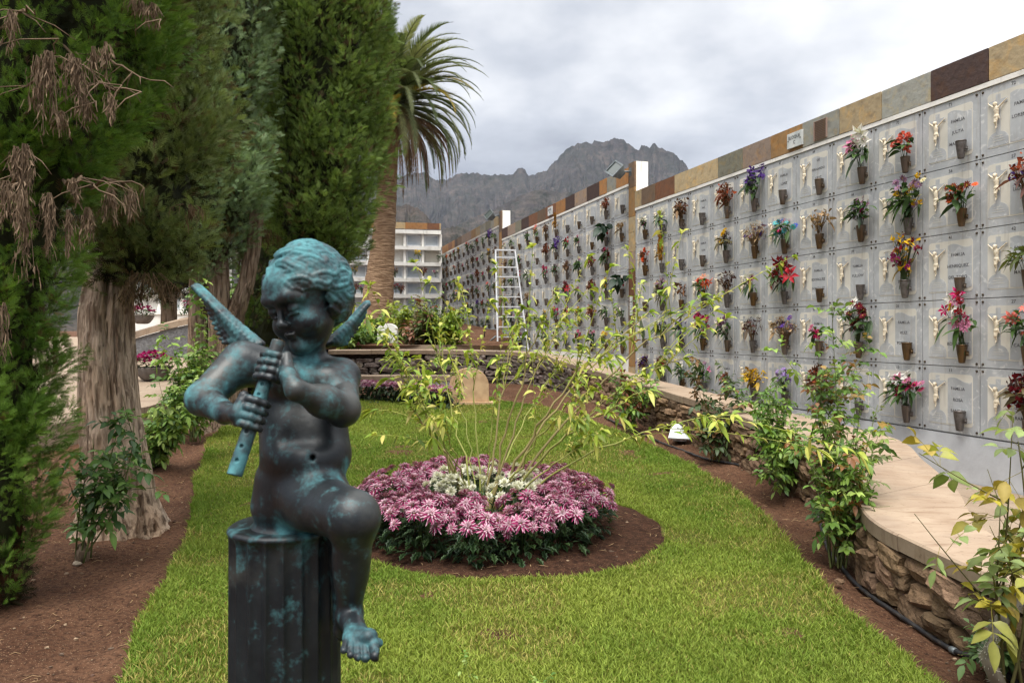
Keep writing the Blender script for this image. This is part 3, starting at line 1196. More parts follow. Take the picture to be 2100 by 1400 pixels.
# slate pillars between the blocks with white tops, floodlights on their faces
def pillar(label, s_lo, s_hi, zf, ztop, prot):
    p = wallp(s_hi)
    root = thing('slate_pillar', label, 'pillar', (p[0], p[1], zf), PHI)
    Wd = s_hi - s_lo
    m = MB()
    m.box((Wd / 2, .15, (ztop - zf) / 2), (Wd - .006, .26, ztop - zf))
    m.build('core', M['white_paint'], root)
    m = MB()
    z = 0.0
    k = 0
    while z < ztop - zf - .02:
        h = min(.3 + .45 * rng.random(), ztop - zf - z)
        if ztop - zf - z - h < .12:
            h = ztop - zf - z
        slate_tile(m, 0, Wd, z, z + h, prot, .018, ['tan', 'ochre', 'brown', 'rust', 'mauve', 'tan'][k % 6])
        z += h
        k += 1
    m.build('slate_cladding', M['slate'], root)
    return root


def floodlight(label, s, z, size):
    p = wallp(s, .30)
    root = thing('floodlight', label, 'floodlight', (p[0], p[1], z), PHI)
    tilt = Matrix.Rotation(R(-38), 3, 'X')
    Rm = np.array(Matrix.Rotation(R(25), 3, 'Y') @ tilt)
    w_ = size
    m = MB()
    hx, hz = w_ / 2, w_ * .36
    V = np.array([(-hx, -.09, -hz), (hx, -.09, -hz), (hx, -.09, hz), (-hx, -.09, hz), (-hx * .55, .10, -hz * .5), (hx * .55, .10, -hz * .5), (hx * .55, .10, hz * .5), (-hx * .55, .10, hz * .5)])
    m.add(V @ Rm.T, [(0, 1, 2, 3), (7, 6, 5, 4), (0, 4, 5, 1), (1, 5, 6, 2), (2, 6, 7, 3), (3, 7, 4, 0)])
    for sx in (-1, 1):
        m.box(np.array((sx * hx, -.10, 0)) @ Rm.T, (.03, .03, hz * 2 + .03), 0, rot=Rm)
    for sz in (-1, 1):
        m.box(np.array((0, -.10, sz * hz)) @ Rm.T, (w_ - .03, .03, .03), 0, rot=Rm)
    m.build('housing', M['dark_metal'], root)
    m = MB()
    m.box(np.array((0, -.094, 0)) @ Rm.T, (w_ - .04, .006, hz * 2 - .03), 0, rot=Rm)
    m.build('lens', M['lens'], root)
    m = MB()
    m.tube([(0, .05, 0), (0, .2, .02), (0, .29, .02)], .022, 8)
    m.box((0, .286, .02), (.12, .012, .16))
    m.build('bracket', M['dark_metal'], root)
    return root


pillar('slate clad pillar with white top beside the lettered block', 13.424, 13.70, .45, 4.98, -.02)
pillar('slate clad pillar with white top behind the ladder', 23.204, 23.52, .9, 5.52, -.02)
floodlight('grey floodlight on the pillar beside the lettered block', 13.62, 4.78, .40)
floodlight('smaller looking grey floodlight on the pillar above the ladder', 23.5, 5.36, .42)
# side strips of blocks 2 and 3
# sign and vent on the crown
p = B1.w(13.42 - s_of(1635), -.05, 4.18)
t = thing('block_sign', 'small white sign lettered BLOQUE C on the slate crown', 'sign', p, PHI)
m = MB()
m.prism(rrect(-.15, -.10, .15, .10, .004, 1), 0, .03)
for x in (-.125, .125):
    m.ball((x, -.001, .0), (.010, .006, .010), 8, 1)
m.build('board', [M['marble'], M['rivet']], t)
link('lettering', text_mesh(['BLOQUE', 'C'], .062, 1.15), t, (0, -.002, .0))
p = B2.w(23.2 - s_of(1131), -.05, B2.zt + .22)
t = thing('block_sign', 'small white sign on the slate crown of the middle block', 'sign', p, PHI)
m = MB()
m.prism(rrect(-.16, -.11, .16, .11, .004, 1), 0, .03)
m.build('board', M['marble'], t)
link('lettering', text_mesh(['BLOQUE', 'B'], .064, 1.15), t, (0, -.002, .0))
p = B1.w(13.42 - s_of(1686), -.026, 4.19)
t = thing('vent_grille', 'brownish square vent grille set in the slate crown', 'vent', p, PHI)
m = MB()
for x in (-.115, .115):
    m.box((x, 0, 0), (.014, .02, .25))
for z in np.linspace(-.12, .12, 12):
    m.box((0, .002, z), (.216, .014, .011), rot=np.array(Matrix.Rotation(R(25), 3, 'X')))
m.build('frame', simple('vent_brown', lin(150, 128, 116), .6), t)
m = MB()
m.box((0, .012, 0), (.214, .004, .24))
m.build('backing', simple('vent_dark', lin(84, 70, 64), .8), t)
p = B2.w(23.2 - 13.56, -.032, 2.1)
t = thing('notice_plate', 'narrow white notice plate on the slate pillar beside the lettered block', 'sign', p, PHI)
m = MB()
m.prism(rrect(-.06, -.19, .06, .19, .004, 1), 0, .008)
m.build('board', M['marble'], t)
link('lettering', text_mesh(['PROHIBIDO', 'DEJAR', 'FLORES', 'SECAS'], .02, 2.6), t, (0, -.0015, 0))
# ================================================================ mountains
def terrain(name, px0, px1, pts, rc, r0, r1, seed, amp, nth=420, nr=110, gul=1.0, zb=0.0, ridge=(1, 1)):
    """a real massif: crest line at distance rc (heights from skyline points), flanks falling to r0 and r1"""
    pxs = np.r_[np.linspace(px0, 776, 60), np.linspace(780, 1480, nth), np.linspace(1486, px1, 60)] if px0 < 700 else np.linspace(px0, px1, nth)
    th = np.arctan((pxs - 1050) / F)
    P = np.array(pts, float)
    el = (HY - np.interp(pxs, P[:, 0], P[:, 1])) / F * np.cos(th)
    Hc = el * rc + (fbm(th * 260, 3.3, 0, seed + 50, 5) - .5) * amp * .05
    rr = np.r_[np.linspace(r0, rc, nr), np.linspace(rc, r1, nr // 4)[1:]]
    T, RR = np.meshgrid(th, rr)
    X, Y = RR * np.sin(T), RR * np.cos(T)
    t = np.where(RR <= rc, (RR - r0) / (rc - r0), 1 - (RR - rc) / (r1 - rc))
    base = Hc[None, :] * np.clip(t, 0, 1) ** 1.15
    k = 1.0 / amp
    g = 1 - np.abs(fbm(X * k * .9, Y * k * .9, 0, seed, 6) * 2 - 1)
    g2 = fbm(X * k * 3, Y * k * 3, 0, seed + 9, 5) - .5
    env = np.clip(t * (1 - t) * 4, 0, 1) ** .6
    Z = base * (1 - .30 * gul * env * (1 - g) * 1.6) + env * g2 * amp * .18 * gul
    Z += (fbm(X * k * 9, Y * k * 9, 0, seed + 3, 4) - .5) * amp * .045 * np.clip(t * 3, 0, 1)
    rill = 1 - np.abs(fbm(T * 75 + fbm(X * k * 2, Y * k * 2, 0, seed + 31, 3) * 2.2, RR / rc * 2.5, 0, seed + 17, 4) * 2 - 1)
    Z = Z - env * amp * .30 * gul * (1 - rill)
    Z = np.where(t <= .001, zb - 30, Z)
    n1_, n2_ = Z.shape
    ix = np.arange(n1_ * n2_).reshape(n1_, n2_)
    Q = np.stack([ix[:-1, :-1], ix[:-1, 1:], ix[1:, 1:], ix[1:, :-1]], -1).reshape(-1, 4)
    mb = MB()
    mb.add(np.stack([X, Y, Z + zb], -1).reshape(-1, 3), Q, smooth=False)
    return structure(mb.build(name, M['mountain_rock']))


SKY1 = [(-900, 380), (-300, 340), (200, 350), (600, 372), (760, 366), (800, 363), (820, 362), (850, 352), (868, 354), (900, 371), (915, 368), (926, 360), (940, 354), (960, 353), (985, 357), (1010, 359), (1052, 359), (1057, 352), (1063, 347), (1072, 345), (1077, 350), (1080, 358), (1100, 357), (1118, 350), (1132, 337), (1145, 322), (1165, 301), (1185, 294), (1205, 291), (1225, 289), (1240, 290), (1252, 284), (1268, 283), (1285, 290), (1298, 300), (1310, 305), (1316, 299), (1321, 297), (1326, 300), (1332, 305), (1338, 299), (1344, 298), (1350, 305), (1360, 308), (1375, 313), (1390, 322), (1405, 335), (1418, 350), (1440, 362), (1500, 392), (1600, 430), (1900, 440), (2400, 470), (3000, 560)]
terrain('mountains', -900, 3000, SKY1, 4300, 2300, 6000, 100, 620, 520, 170)
SKY2 = [(-900, 520), (500, 470), (760, 440), (800, 424), (830, 419), (855, 424), (875, 440), (890, 462), (905, 470), (930, 462), (960, 470), (1000, 500), (1100, 540), (1300, 590), (2400, 640)]
terrain('hills', -900, 2400, SKY2, 1300, 700, 1700, 140, 170, 520, 80, .7)
SKY3 = [(-900, 640), (800, 600), (900, 480), (960, 452), (1010, 428), (1060, 402), (1110, 388), (1180, 398), (1240, 420), (1320, 450), (1500, 480), (1800, 520), (2400, 600)]
terrain('foothills', 700, 2400, SKY3, 2700, 1750, 3300, 170, 380, 420, 90, 1.0)

# haze in a closed box round everything (sky stays outside)
hz = NT('haze')
hz.t.nodes.remove(hz.b)
pv = hz.n('ShaderNodeVolumePrincipled')
pv.inputs['Color'].default_value = (.70, .80, 1.0, 1)
pv.inputs['Density'].default_value = HAZE_D
pv.inputs['Anisotropy'].default_value = 0.0
hz.lk(pv.outputs[0], hz.out.inputs['Volume'])
mb = MB()
mb.box((0, 1500, 585), (15400, 9900, 1340))
ho = mb.build('haze', hz.m)
ho['kind'] = 'stuff'
ho['label'] = 'thin bluish air between the garden and the mountains'
# ================================================================ far white niches, palm, ladder, terrace bed, bowls
SPOT = {}


def white_block(label, px0, px1, Y0, Y1, ztop, zbot, ncol, nrow, slate, seed):
    """white niche block whose front runs from pixel column px0 (depth Y0) to px1 (depth Y1)"""
    rg = random.Random(seed)
    a, b = np.array([(px0 - 1050) / F * Y0, Y0]), np.array([(px1 - 1050) / F * Y1, Y1])
    L_ = np.linalg.norm(b - a)
    rz = math.atan2(b[1] - a[1], b[0] - a[0])
    root = thing('white_niche_block', label, 'niche wall', (a[0], a[1], 0), rz)
    cw, ch = L_ / ncol, (ztop - zbot) / nrow
    m = MB()
    m.box((L_ / 2, 1.5, (ztop + zbot - 1.2) / 2), (L_, 2.2, ztop - zbot + 1.2))
    m.box((L_ / 2, .2, zbot - .62), (L_, .42, 1.2))
    m.build('body', M['white_paint'], root)
    m = MB()
    for r in range(nrow + 1):
        m.box((L_ / 2, .18, zbot + r * ch), (L_ + .02, .48, .16))
    for c in range(ncol + 1):
        for r in range(nrow):
            m.box((c * cw, .22, zbot + (r + .5) * ch), (.11, .36, ch - .165))
    m.build('frame', M['white_paint'], root)
    for c in range(ncol):
        for r in range(nrow):
            k = rg.random()
            m = MB()
            x, z = (c + .5) * cw, zbot + (r + .5) * ch
            if k < .42:
                m.box((x, .30, z), (cw - .115, .04, ch - .17))
                m.build('panel', M['white_paint'] if rg.random() < .6 else M['plaque_field'], root)
            else:
                fm = MB()
                for sx in (-1, 1):
                    fm.box((x + sx * (cw / 2 - .10), .16, z), (.05, .05, ch - .2))
                for sz in (-1, 1):
                    fm.box((x, .16, z + sz * (ch / 2 - .12)), (cw - .26, .05, .05))
                f_ = fm.build('window', M['aluminium'], root)
                m.box((x, .17, z), (cw - .25, .008, ch - .28))
                m.build('pane', M['glass_dark'], f_)
    if slate:
        m = MB()
        x = 0
        while x < L_ - .02:
            x1 = min(L_, x + .5 + .6 * rg.random())
            slate_tile(m, x, x1, ztop + .12, ztop + .40, -.06, .02, rg.choice(['orange', 'orange', 'tan', 'tan', 'rust']))
            x = x1
        m.build('slate_cladding', M['slate'], root)
    return root, a, rz, cw, ch


z30 = lambda py, Y: CAMZ + (HY - py) / F * Y
SPOT['white'] = white_block('white niche block with orange slate crown behind the palm', 560, 904, 31.0, 32.5, z30(474, 32), z30(640, 32), 9, 5, True, 3)
SPOT['white2'] = white_block('white niche block seen between the cypress trunks', 180, 420, 27.0, 27.0, z30(470, 27), z30(640, 27), 5, 4, False, 4)

# ---- date palm
PY = 26.0
pb = at(785, 650, PY)
palm = thing('palm_tree', 'tall date palm with drooping crown behind the cypresses', 'palm tree', (pb[0], pb[1], 0))
ctr = np.array([[770, 700], [776, 600], [786, 500], [793, 400], [797, 320], [796, 255]], float)
pts = np.array([at(x, y, PY) for x, y in ctr])
t = np.linspace(0, 5, 40)
pts = np.stack([np.interp(t, np.arange(6), pts[:, k]) for k in range(3)], -1)
wd = np.interp(t, np.arange(6), [40, 31, 24, 20.5, 19, 24]) / F * PY
wd = wd * (1 + .03 * np.sin(t * 26))
m = MB()
m.tube(pts - np.array([pb[0], pb[1], 0]), wd, 20)
m.build('trunk', M['palm_bark'], palm)
heart = at(800, 215, PY)


def frond(m, o, az, el, L_, droop, col, wid, n=34, hang=0.0):
    """one feathery frond: rachis that rises and bows down, leaflets in a V along it"""
    p = np.array(o, float)
    P = [p.copy()]
    e = el
    for i in range(14):
        d = np.array([math.cos(az) * math.cos(e), math.sin(az) * math.cos(e), math.sin(e)])
        p = p + d * L_ / 14
        e = max(e - droop / 14 * (.5 + i / 9), R(-86))
        P.append(p.copy())
    P = np.array(P)
    m.tube(P, np.linspace(.035, .006, 15), 4, 0, np.array(col) * .9, cap=False)
    T = np.gradient(P, axis=0)
    T /= np.linalg.norm(T, axis=1)[:, None]
    side0 = np.array([-math.sin(az), math.cos(az), 0])
    V, C = [], []
    for sg in (-1, 1):
        for i in range(n):
            t_ = .10 + .9 * (i + rng.random() * .6) / n
            q = np.array([np.interp(t_ * 14, np.arange(15), P[:, k]) for k in range(3)])
            tg = np.array([np.interp(t_ * 14, np.arange(15), T[:, k]) for k in range(3)])
            up = np.cross(side0, tg)
            if up[2] < 0:
                up = -up
            l = wid * (math.sin(math.pi * min(1, .18 + t_ * .86)) ** .6) * (.85 + .3 * rng.random())
            d = side0 * sg * (.72 - .25 * t_) + tg * (.62 + .3 * t_) + up * (.28 - hang) + np.array([0, 0, -.12 - hang * .8])
            d /= np.linalg.norm(d)
            wv = tg * .030
            tip = q + d * l + np.array([0, 0, -.06 * l])
            V += [q - wv, q + wv, q + d * l * .55 + wv * .8, tip]
            c = np.array(col) * (.75 + .5 * rng.random())
            C += [c] * 4
    k = np.arange(len(V) // 4)[:, None] * 4
    m.add(np.array(V), k + np.array([[0, 1, 2, 3]]), 0, np.array(C))


m = MB()
PG = [lin(104, 112, 76), lin(124, 128, 88), lin(86, 98, 62)]
for i in range(120):
    az = i * 2.39996 + rng.random() * .3
    k = i / 120
    el = R(68 - 92 * k + 10 * rng.random())
    frond(m, heart - np.array([pb[0], pb[1], 0]) + np.array([.25 * math.cos(az), .25 * math.sin(az), .3 - .5 * k]), az, el, 3.3 + .5 * rng.random(), 1.25 + .5 * k, PG[i % 3] if rng.random() < .93 else lin(160, 140, 60), .50, 64)
m.build('crown', M['foliage'], palm)
m = MB()
for i in range(40):
    az = i * 2.39996 + .4
    frond(m, heart - np.array([pb[0], pb[1], 0]) + np.array([.3 * math.cos(az), .3 * math.sin(az), -.35]), az, R(-8 - 30 * rng.random()), 2.5 + .9 * rng.random(), 1.7, lin(*random.choice([(150, 122, 98), (136, 110, 86), (120, 100, 72)])), .34, 40, .35)
m.build('dead_fronds', M['dry_petal'], palm)
m = MB()
h0 = heart - np.array([pb[0], pb[1], 0])
for i in range(120):
    a, zz_ = rng.random() * 6.28, rng.random()
    r_ = .42 + .16 * zz_
    m.box(h0 + np.array([r_ * math.cos(a), r_ * math.sin(a), -1.0 + zz_ * .9]), (.16, .10, .3), 0, np.array(lin(104, 80, 58)) * (.6 + .6 * rng.random()), np.array(Matrix.Rotation(a, 3, 'Z') @ Matrix.Rotation(R(28), 3, 'Y')))
m.build('boots', M['plain'], palm)

# ---- folding ladder by the wall
LY_ = 21.4
lz = float(at(1040, 719, LY_)[2])
lt = float(at(1040, 512, LY_)[2])
mpp = LY_ / F
lx = (1043 - 1050) / F * LY_
lad = thing('ladder', 'tall aluminium folding ladder standing before the niche wall', 'ladder', (lx, LY_, lz), R(8))
Hh = lt - lz
m = MB()
tw, bw = 20 * mpp, 31 * mpp
for sg in (-1, 1):
    a, b = np.array([sg * bw + .07, -.42, 0]), np.array([sg * tw - .10, .0, Hh])
    ax = b - a
    up = ax / np.linalg.norm(ax)
    sx = np.array([1, 0, 0]) - up * up[0]
    sx /= np.linalg.norm(sx)
    sy = np.cross(up, sx)
    m.box((a + b) / 2, (.04, .085, np.linalg.norm(ax)), 0, rot=np.stack([sx, sy, up], 1))
m.build('front_rails', M['aluminium'], lad)
for k in range(10):
    t_ = .04 + k * .098
    a = np.array([-bw + .07, -.42, 0]) * (1 - t_) + np.array([-tw - .10, 0, Hh]) * t_
    b = np.array([bw + .07, -.42, 0]) * (1 - t_) + np.array([tw - .10, 0, Hh]) * t_
    m = MB()
    m.box((a + b) / 2, (abs(b[0] - a[0]) - .045, .09 if k != 7 else .26, .032))
    m.build('rung', M['aluminium'], lad)
m = MB()
m.box((-.10, .0, Hh - .015), (2 * tw + .05, .10, .04))
m.build('top_cap', M['aluminium'], lad)
m = MB()
for sg in (-1, 1):
    m.tube([(sg * bw * .95 - .25, .85, .06), (sg * tw - .10, .02, Hh - .06)], .018, 6)
for k in (.2, .55):
    m.tube([(-bw * .95 - .25 + (bw * .95 - tw + .15) * k, .85 - .83 * k, .06 + (Hh - .12) * k), (bw * .95 - .25 + (tw - bw * .95 + .15) * k, .85 - .83 * k, .06 + (Hh - .12) * k)], .014, 5)
m.build('rear_legs', M['dark_metal'], lad)
m = MB()
m.tube([(-bw + .02, -.36, .42), (-bw - .34, .1, .06)], .024, 6)
m.build('brace', M['dark_metal'], lad)

# ---- raised terrace bed behind the lawn wall, with its own stone kerb
Z1 = 1.215
bedp = [np.array([*zpt(x, y, Z1)[:2]]) for x, y in ((1012, 707), (900, 707.5), (780, 707), (640, 706.5), (540, 706))]
tb = thing('terrace_bed', 'raised planting bed with sandstone kerb behind the lawn wall', 'raised bed', (bedp[2][0], bedp[2][1], 0))
ob_ = np.array([bedp[2][0], bedp[2][1], 0])
m, m2, m3 = MB(), MB(), MB()
back = [p + np.array([0, .55]) for p in bedp]
for i in range(len(bedp) - 1):
    a, b, c, d = bedp[i], bedp[i + 1], back[i + 1], back[i]
    for arr, z0, z1, sh in ((m, Z1 - .13, Z1, 0), ):
        q = [a * .997 + b * .003, b * .997 + a * .003, c * .997 + d * .003, d * .997 + c * .003]
        V = [(*(p_ - ob_[:2]), z_) for z_ in (z0, z1) for p_ in q]
        arr.add(V, [(0, 3, 2, 1)[::-1], (4, 5, 6, 7)[::-1], (0, 1, 5, 4)[::-1], (2, 3, 7, 6)[::-1], (0, 4, 7, 3)[::-1], (1, 2, 6, 5)[::-1]])
# right return of the kerb
R0, R1 = bedp[0], np.array(zpt(945, 692, Z1)[:2])
R1 = np.array([R0[0] - .9, R0[1] + 4.2])
m.add([(*(p_ - ob_[:2]), z_) for z_ in (Z1 - .13, Z1 + .002) for p_ in (R0 + [0, .02], R0 + [.5, .0], R1 + [.5, 0], R1)], [(0, 1, 2, 3)[::-1], (4, 5, 6, 7), (0, 1, 5, 4), (2, 3, 7, 6), (0, 4, 7, 3)[::-1], (1, 2, 6, 5)])
m.build('cap', M['sandstone'], tb)
for i in range(len(bedp) - 1):
    a, b = bedp[i], bedp[i + 1]
    n_ = int(np.linalg.norm(b - a) / .3)
    for q in range(n_):
        p = a + (b - a) * (q + .5) / n_
        add_stone(m2, (p[0] - ob_[0], p[1] - ob_[1] + .12, Z1 - .26), (.34, .18, .24), b - a, np.array(lin(96, 88, 82)) * (.5 + .7 * rng.random()), rng.random() * 40, .16)
m2.build('stones', M['rock'], tb)
V = [(*(p_ - ob_[:2]), Z1 - .05) for p_ in [back[-1], back[0], R1, np.array([bedp[-1][0], R1[1]])]]
m3.add(V, [(0, 1, 2, 3)])
V = [(*(p_ - ob_[:2] + np.array([0, .2])), z_) for z_ in (.6, Z1 - .14) for p_ in (bedp[-1], bedp[0])]
m3.add(V, [(0, 1, 3, 2)])
m3.build('soil', M['soil'], tb)

mb = MB()
V = [(x_, y_, z_) for y_, z_ in ((19.9, 1.2), (24, 1.6), (30.9, 2.15)) for x_ in (-9.5, .2 if y_ < 20 else -.4 if y_ < 25 else -3.3)]
mb.add(V, [(0, 1, 3, 2), (2, 3, 5, 4)])
structure(mb.build('upper_ground', M['soil']))

# white rounded headstone in the terrace bed
p = at(795, 700, 20.6)
t = thing('headstone', 'small white round topped headstone among terrace roses', 'headstone', (p[0], p[1], Z1 - .05), R(-12))
w_, h_ = .29, .64
m = MB()
m.prism([(-w_, 0), (w_, 0), (w_, h_ * .72)] + [(w_ * math.cos(a), h_ * .72 + h_ * .28 * math.sin(a)) for a in np.linspace(.15, math.pi - .15, 10)] + [(-w_, h_ * .72)], -.06, .06)
m.build('slab', M['white_paint'], t)
m = MB()
m.box((0, 0, -.0), (.72, .24, .14))
m.build('base', M['white_paint'], t)

# tan rounded grave marker at the end of the lawn
gY = 15.0
p = gpt(962, 832)
t = thing('grave_marker', 'broad tan round topped stone at the far end of the lawn', 'grave marker', (p[0], p[1], p[2]), R(4))
w_, h_ = 40 / F * p[1], 78 / F * p[1]
m = MB()
m.prism([(-w_, 0), (w_, 0), (w_, h_ * .55)] + [(w_ * math.cos(a), h_ * .55 + h_ * .45 * math.sin(a)) for a in np.linspace(.1, math.pi - .1, 14)] + [(-w_, h_ * .55)], -.09, .09)
m.build('slab', M['tan_stone'], t)
m = MB()
m.box((0, 0, .0), (2 * w_ + .16, .34, .16))
m.build('base', M['tan_stone'], t)
# low ledge before the back wall
t = thing('stone_ledge', 'low pale sandstone ledge at the foot of the dark back wall', 'ledge', (-2.6, 16.75, .3))
m = MB()
for k in range(4):
    m.box((-1.35 + k * .9, 0, .24), (.893, .5, .1))
m.build('top', M['sandstone'], t)
m = MB()
m.box((0, .02, .07), (3.5, .42, .235))
m.build('base', M['rock'], t)
# dark wheelie bin by the white niches
p = at(707, 662, 23.5)
p[2] = 1.58
t = thing('waste_bin', 'dark plastic bin beside the palm trunk', 'bin', (p[0], p[1], p[2]), R(10))
m = MB()
V = [(sx * a, sy * b, z) for z, a, b in ((.08, .24, .26), (.84, .31, .36)) for sx, sy in ((-1, -1), (1, -1), (1, 1), (-1, 1))]
m.add(V, [(0, 3, 2, 1), (4, 5, 6, 7), (0, 1, 5, 4), (1, 2, 6, 5), (2, 3, 7, 6), (3, 0, 4, 7)])
m.build('body', M['bin'], t)
m = MB()
m.box((0, 0, .875), (.68, .78, .05))
m.tube([(-.3, .40, .90), (.3, .40, .90)], .025, 6)
m.build('lid', M['bin'], t)
for sx in (-1, 1):
    m = MB()
    m.tube([(sx * .24, .24, .1), (sx * .29, .24, .1)], .10, 12)
    m.build('wheel', M['hose'], t)

# ---- left path, sloping stone wall and flower bowls
LP = [(-30, 12), (-4.55, 12), (-5.2, 9.6), (-30, 9.6)]
mb = MB()
pz = lambda y: .55 + .055 * (y - 12)
yy = np.linspace(9.0, 27, 20)
xr_ = np.interp(yy, [9, 11, 12.5, 15, 18, 27], [-6.0, -5.3, -5.35, -5.2, -5.0, -5.2])
V = []
for y, x in zip(yy, xr_):
    V += [(-22, y, pz(y)), (x, y, pz(y)), (x, y, pz(y) - .5)]
Fq = []
for q in range(len(yy) - 1):
    Fq += [(q * 3, q * 3 + 1, q * 3 + 4, q * 3 + 3), (q * 3 + 1, q * 3 + 2, q * 3 + 5, q * 3 + 4)]
mb.add(V, Fq)
structure(mb.build('side_path', M['paving']))

sw = thing('garden_wall', 'grey rendered wall with pale sandstone cap rising behind the trunks', 'wall', (0, 0, 0))
A0, A1 = (250, 18.3), (392, 18.9)
f0 = lambda px, py, Y: at(px, py, Y)
m, m2 = MB(), MB()
Pl = [(232, 694, 18.2), (300, 674, 18.4), (345, 662, 18.6), (400, 650, 18.9), (470, 640, 19.3)]
for i in range(len(Pl) - 1):
    a, b = f0(*Pl[i]), f0(*Pl[i + 1])
    dy = np.array([0, .75, .13])
    th_ = np.array([0, 0, -.15])
    e_ = (b - a) * .004
    V = [a + th_ + e_, b + th_ - e_, b - e_, a + e_, a + th_ + dy + e_, b + th_ + dy - e_, b + dy - e_, a + dy + e_]
    m.add(V, [(0, 1, 2, 3), (7, 6, 5, 4), (3, 2, 6, 7), (0, 4, 5, 1), (0, 3, 7, 4), (1, 5, 6, 2)])
    lo = np.array([0, .05, -1.4])
    V = [a + lo, b + lo, b + th_ + [0, .05, -.003], a + th_ + [0, .05, -.003]]
    V += [v + np.array([0, .5, 0]) for v in V]
    m2.add(V, [(0, 1, 2, 3), (7, 6, 5, 4), (3, 2, 6, 7), (0, 4, 5, 1), (0, 3, 7, 4), (1, 5, 6, 2)], 0, lin(128, 128, 130))
m.build('cap', M['sandstone'], sw)
m2.build('face', M['rock'], sw)


def daisy_ball(m, c, r, col, n=9):
    """small double blossom: two whorls of petals"""
    for w in range(2):
        for k in range(n):
            a = 2 * math.pi * (k + .5 * w) / n + rng.random() * .2
            e = R(18 + 42 * w)
            d = np.array([math.cos(a) * math.cos(e), math.sin(a) * math.cos(e), math.sin(e)])
            s_ = np.array([-math.sin(a), math.cos(a), 0]) * r * .24
            q = r * (1 - .25 * w)
            m.add([c, c + d * q * .6 - s_, c + d * q, c + d * q * .6 + s_], np.array([[0, 1, 2, 3]]), 0, np.array(col) * (.7 + .5 * rng.random()))


def leaf_cloud(m, n, fn, size, cols, bend=.3):
    """n pointed leaves: fn() gives (position, direction)"""
    for _ in range(n):
        p, d = fn()
        d = np.array(d) / (np.linalg.norm(d) + 1e-9)
        s_ = np.cross(d, [0, 0, 1.0])
        if np.linalg.norm(s_) < .1:
            s_ = np.array([1.0, 0, 0])
        s_ /= np.linalg.norm(s_)
        l = size * (.7 + .6 * rng.random())
        dn = np.array([0, 0, -bend * l])
        c = np.array(cols[rng.integers(len(cols))]) * (.7 + .5 * rng.random())
        up = np.cross(s_, d) * l * .08
        m.add([p, p + d * l * .45 - s_ * l * .27 + dn * .2 + up, p + d * l + dn, p + d * l * .45 + s_ * l * .27 + dn * .2 + up, p + d * l * .5 + dn * .25], np.array([[0, 1, 4], [1, 2, 4], [2, 3, 4], [3, 0, 4]]), 0, c, True)


def bowl(label, px, py, Y, rad, z=None):
    p = at(px, py, Y)
    if z is not None:
        p[2] = z
    t = thing('flower_bowl', label, 'planter', p)
    m = MB()
    h = rad * .78
    m.lathe([(rad * .42, 0), (rad * .62, h * .12), (rad * .88, h * .55), (rad, h * .96), (rad * 1.0, h), (rad * .93, h), (rad * .88, h * .88), (.01, h * .84)], 28)
    m.build('bowl', M['bowl'], t)
    p2 = thing('magenta_chrysanthemum', 'bushy magenta chrysanthemums filling the ' + ('grey bowl on the path' if z is None and py > 700 else 'bowl on the wall cap'), 'flowers', p + [0, 0, h * .86])
    m = MB()

    def fn():
        a, q = rng.random() * 6.28, math.sqrt(rng.random()) * rad * .95
        z_ = rng.random() * rad * .62
        return np.array([q * math.cos(a), q * math.sin(a), z_]), np.array([math.cos(a), math.sin(a), rng.random() - .2])
    leaf_cloud(m, 260, fn, rad * .3, [lin(52, 74, 40), lin(70, 92, 48)])
    m.build('leaves', M['leaf'], p2)
    m = MB()
    for _ in range(95):
        a, q = rng.random() * 6.28, math.sqrt(rng.random())
        z_ = rad * (.95 - .5 * q * q) + (rng.random() - .5) * rad * .2
        daisy_ball(m, np.array([q * rad * 1.12 * math.cos(a), q * rad * 1.12 * math.sin(a), z_]), rad * .19, lin(*random.choice([(176, 30, 116), (150, 22, 100), (196, 60, 140)])), 8)
    m.build('blossoms', M['petal'], p2)


bowl('grey bowl planter on the path between cypress trunks', 314, 780, 14.0, .33)
bowl('small grey bowl planter on the cap of the garden wall', 292, 664, 18.75, .28)
p = at(383, 640, 19.2)
t = thing('magenta_chrysanthemum', 'small tuft of magenta blossoms beside the trunk above the wall cap', 'flowers', p)
m = MB()
leaf_cloud(m, 60, lambda: (np.array([rng.normal() * .06, rng.normal() * .06, rng.random() * .2]), rng.normal(size=3)), .1, [lin(60, 84, 44)])
m.build('leaves', M['leaf'], t)
m = MB()
for _ in range(14):
    daisy_ball(m, np.array([rng.normal() * .07, rng.normal() * .07, .12 + .16 * rng.random()]), .05, lin(190, 50, 130))
m.build('blossoms', M['petal'], t)
# ================================================================ cypresses
def spray_templates(k=5):
    out = []
    for q in range(k):
        V = []
        n = 10
        ax = [0.0, -.02, 0], [0.02, .5, .03], [0, 1.0, .0]
        V += [[-.016, 0, 0], [.016, 0, 0], [0, 1.0, .05]]
        for i in range(n):
            for sg in (-1, 1):
                t = .10 + .82 * (i + rng.random() * .7) / n
                l = (.42 * (1 - t) + .12) * (.75 + .5 * rng.random())
                a = R(34 + 22 * rng.random()) * sg
                zz = (rng.random() - .5) * .22
                b = np.array([0, t, .03])
                d = np.array([math.sin(a), math.cos(a), zz])
                wv = np.array([math.cos(a), -math.sin(a), 0]) * (.016 + .007 * rng.random())
                V += [b - wv, b + wv, b + d * l]
        out.append(np.array(V))
    return out


SPR = spray_templates()


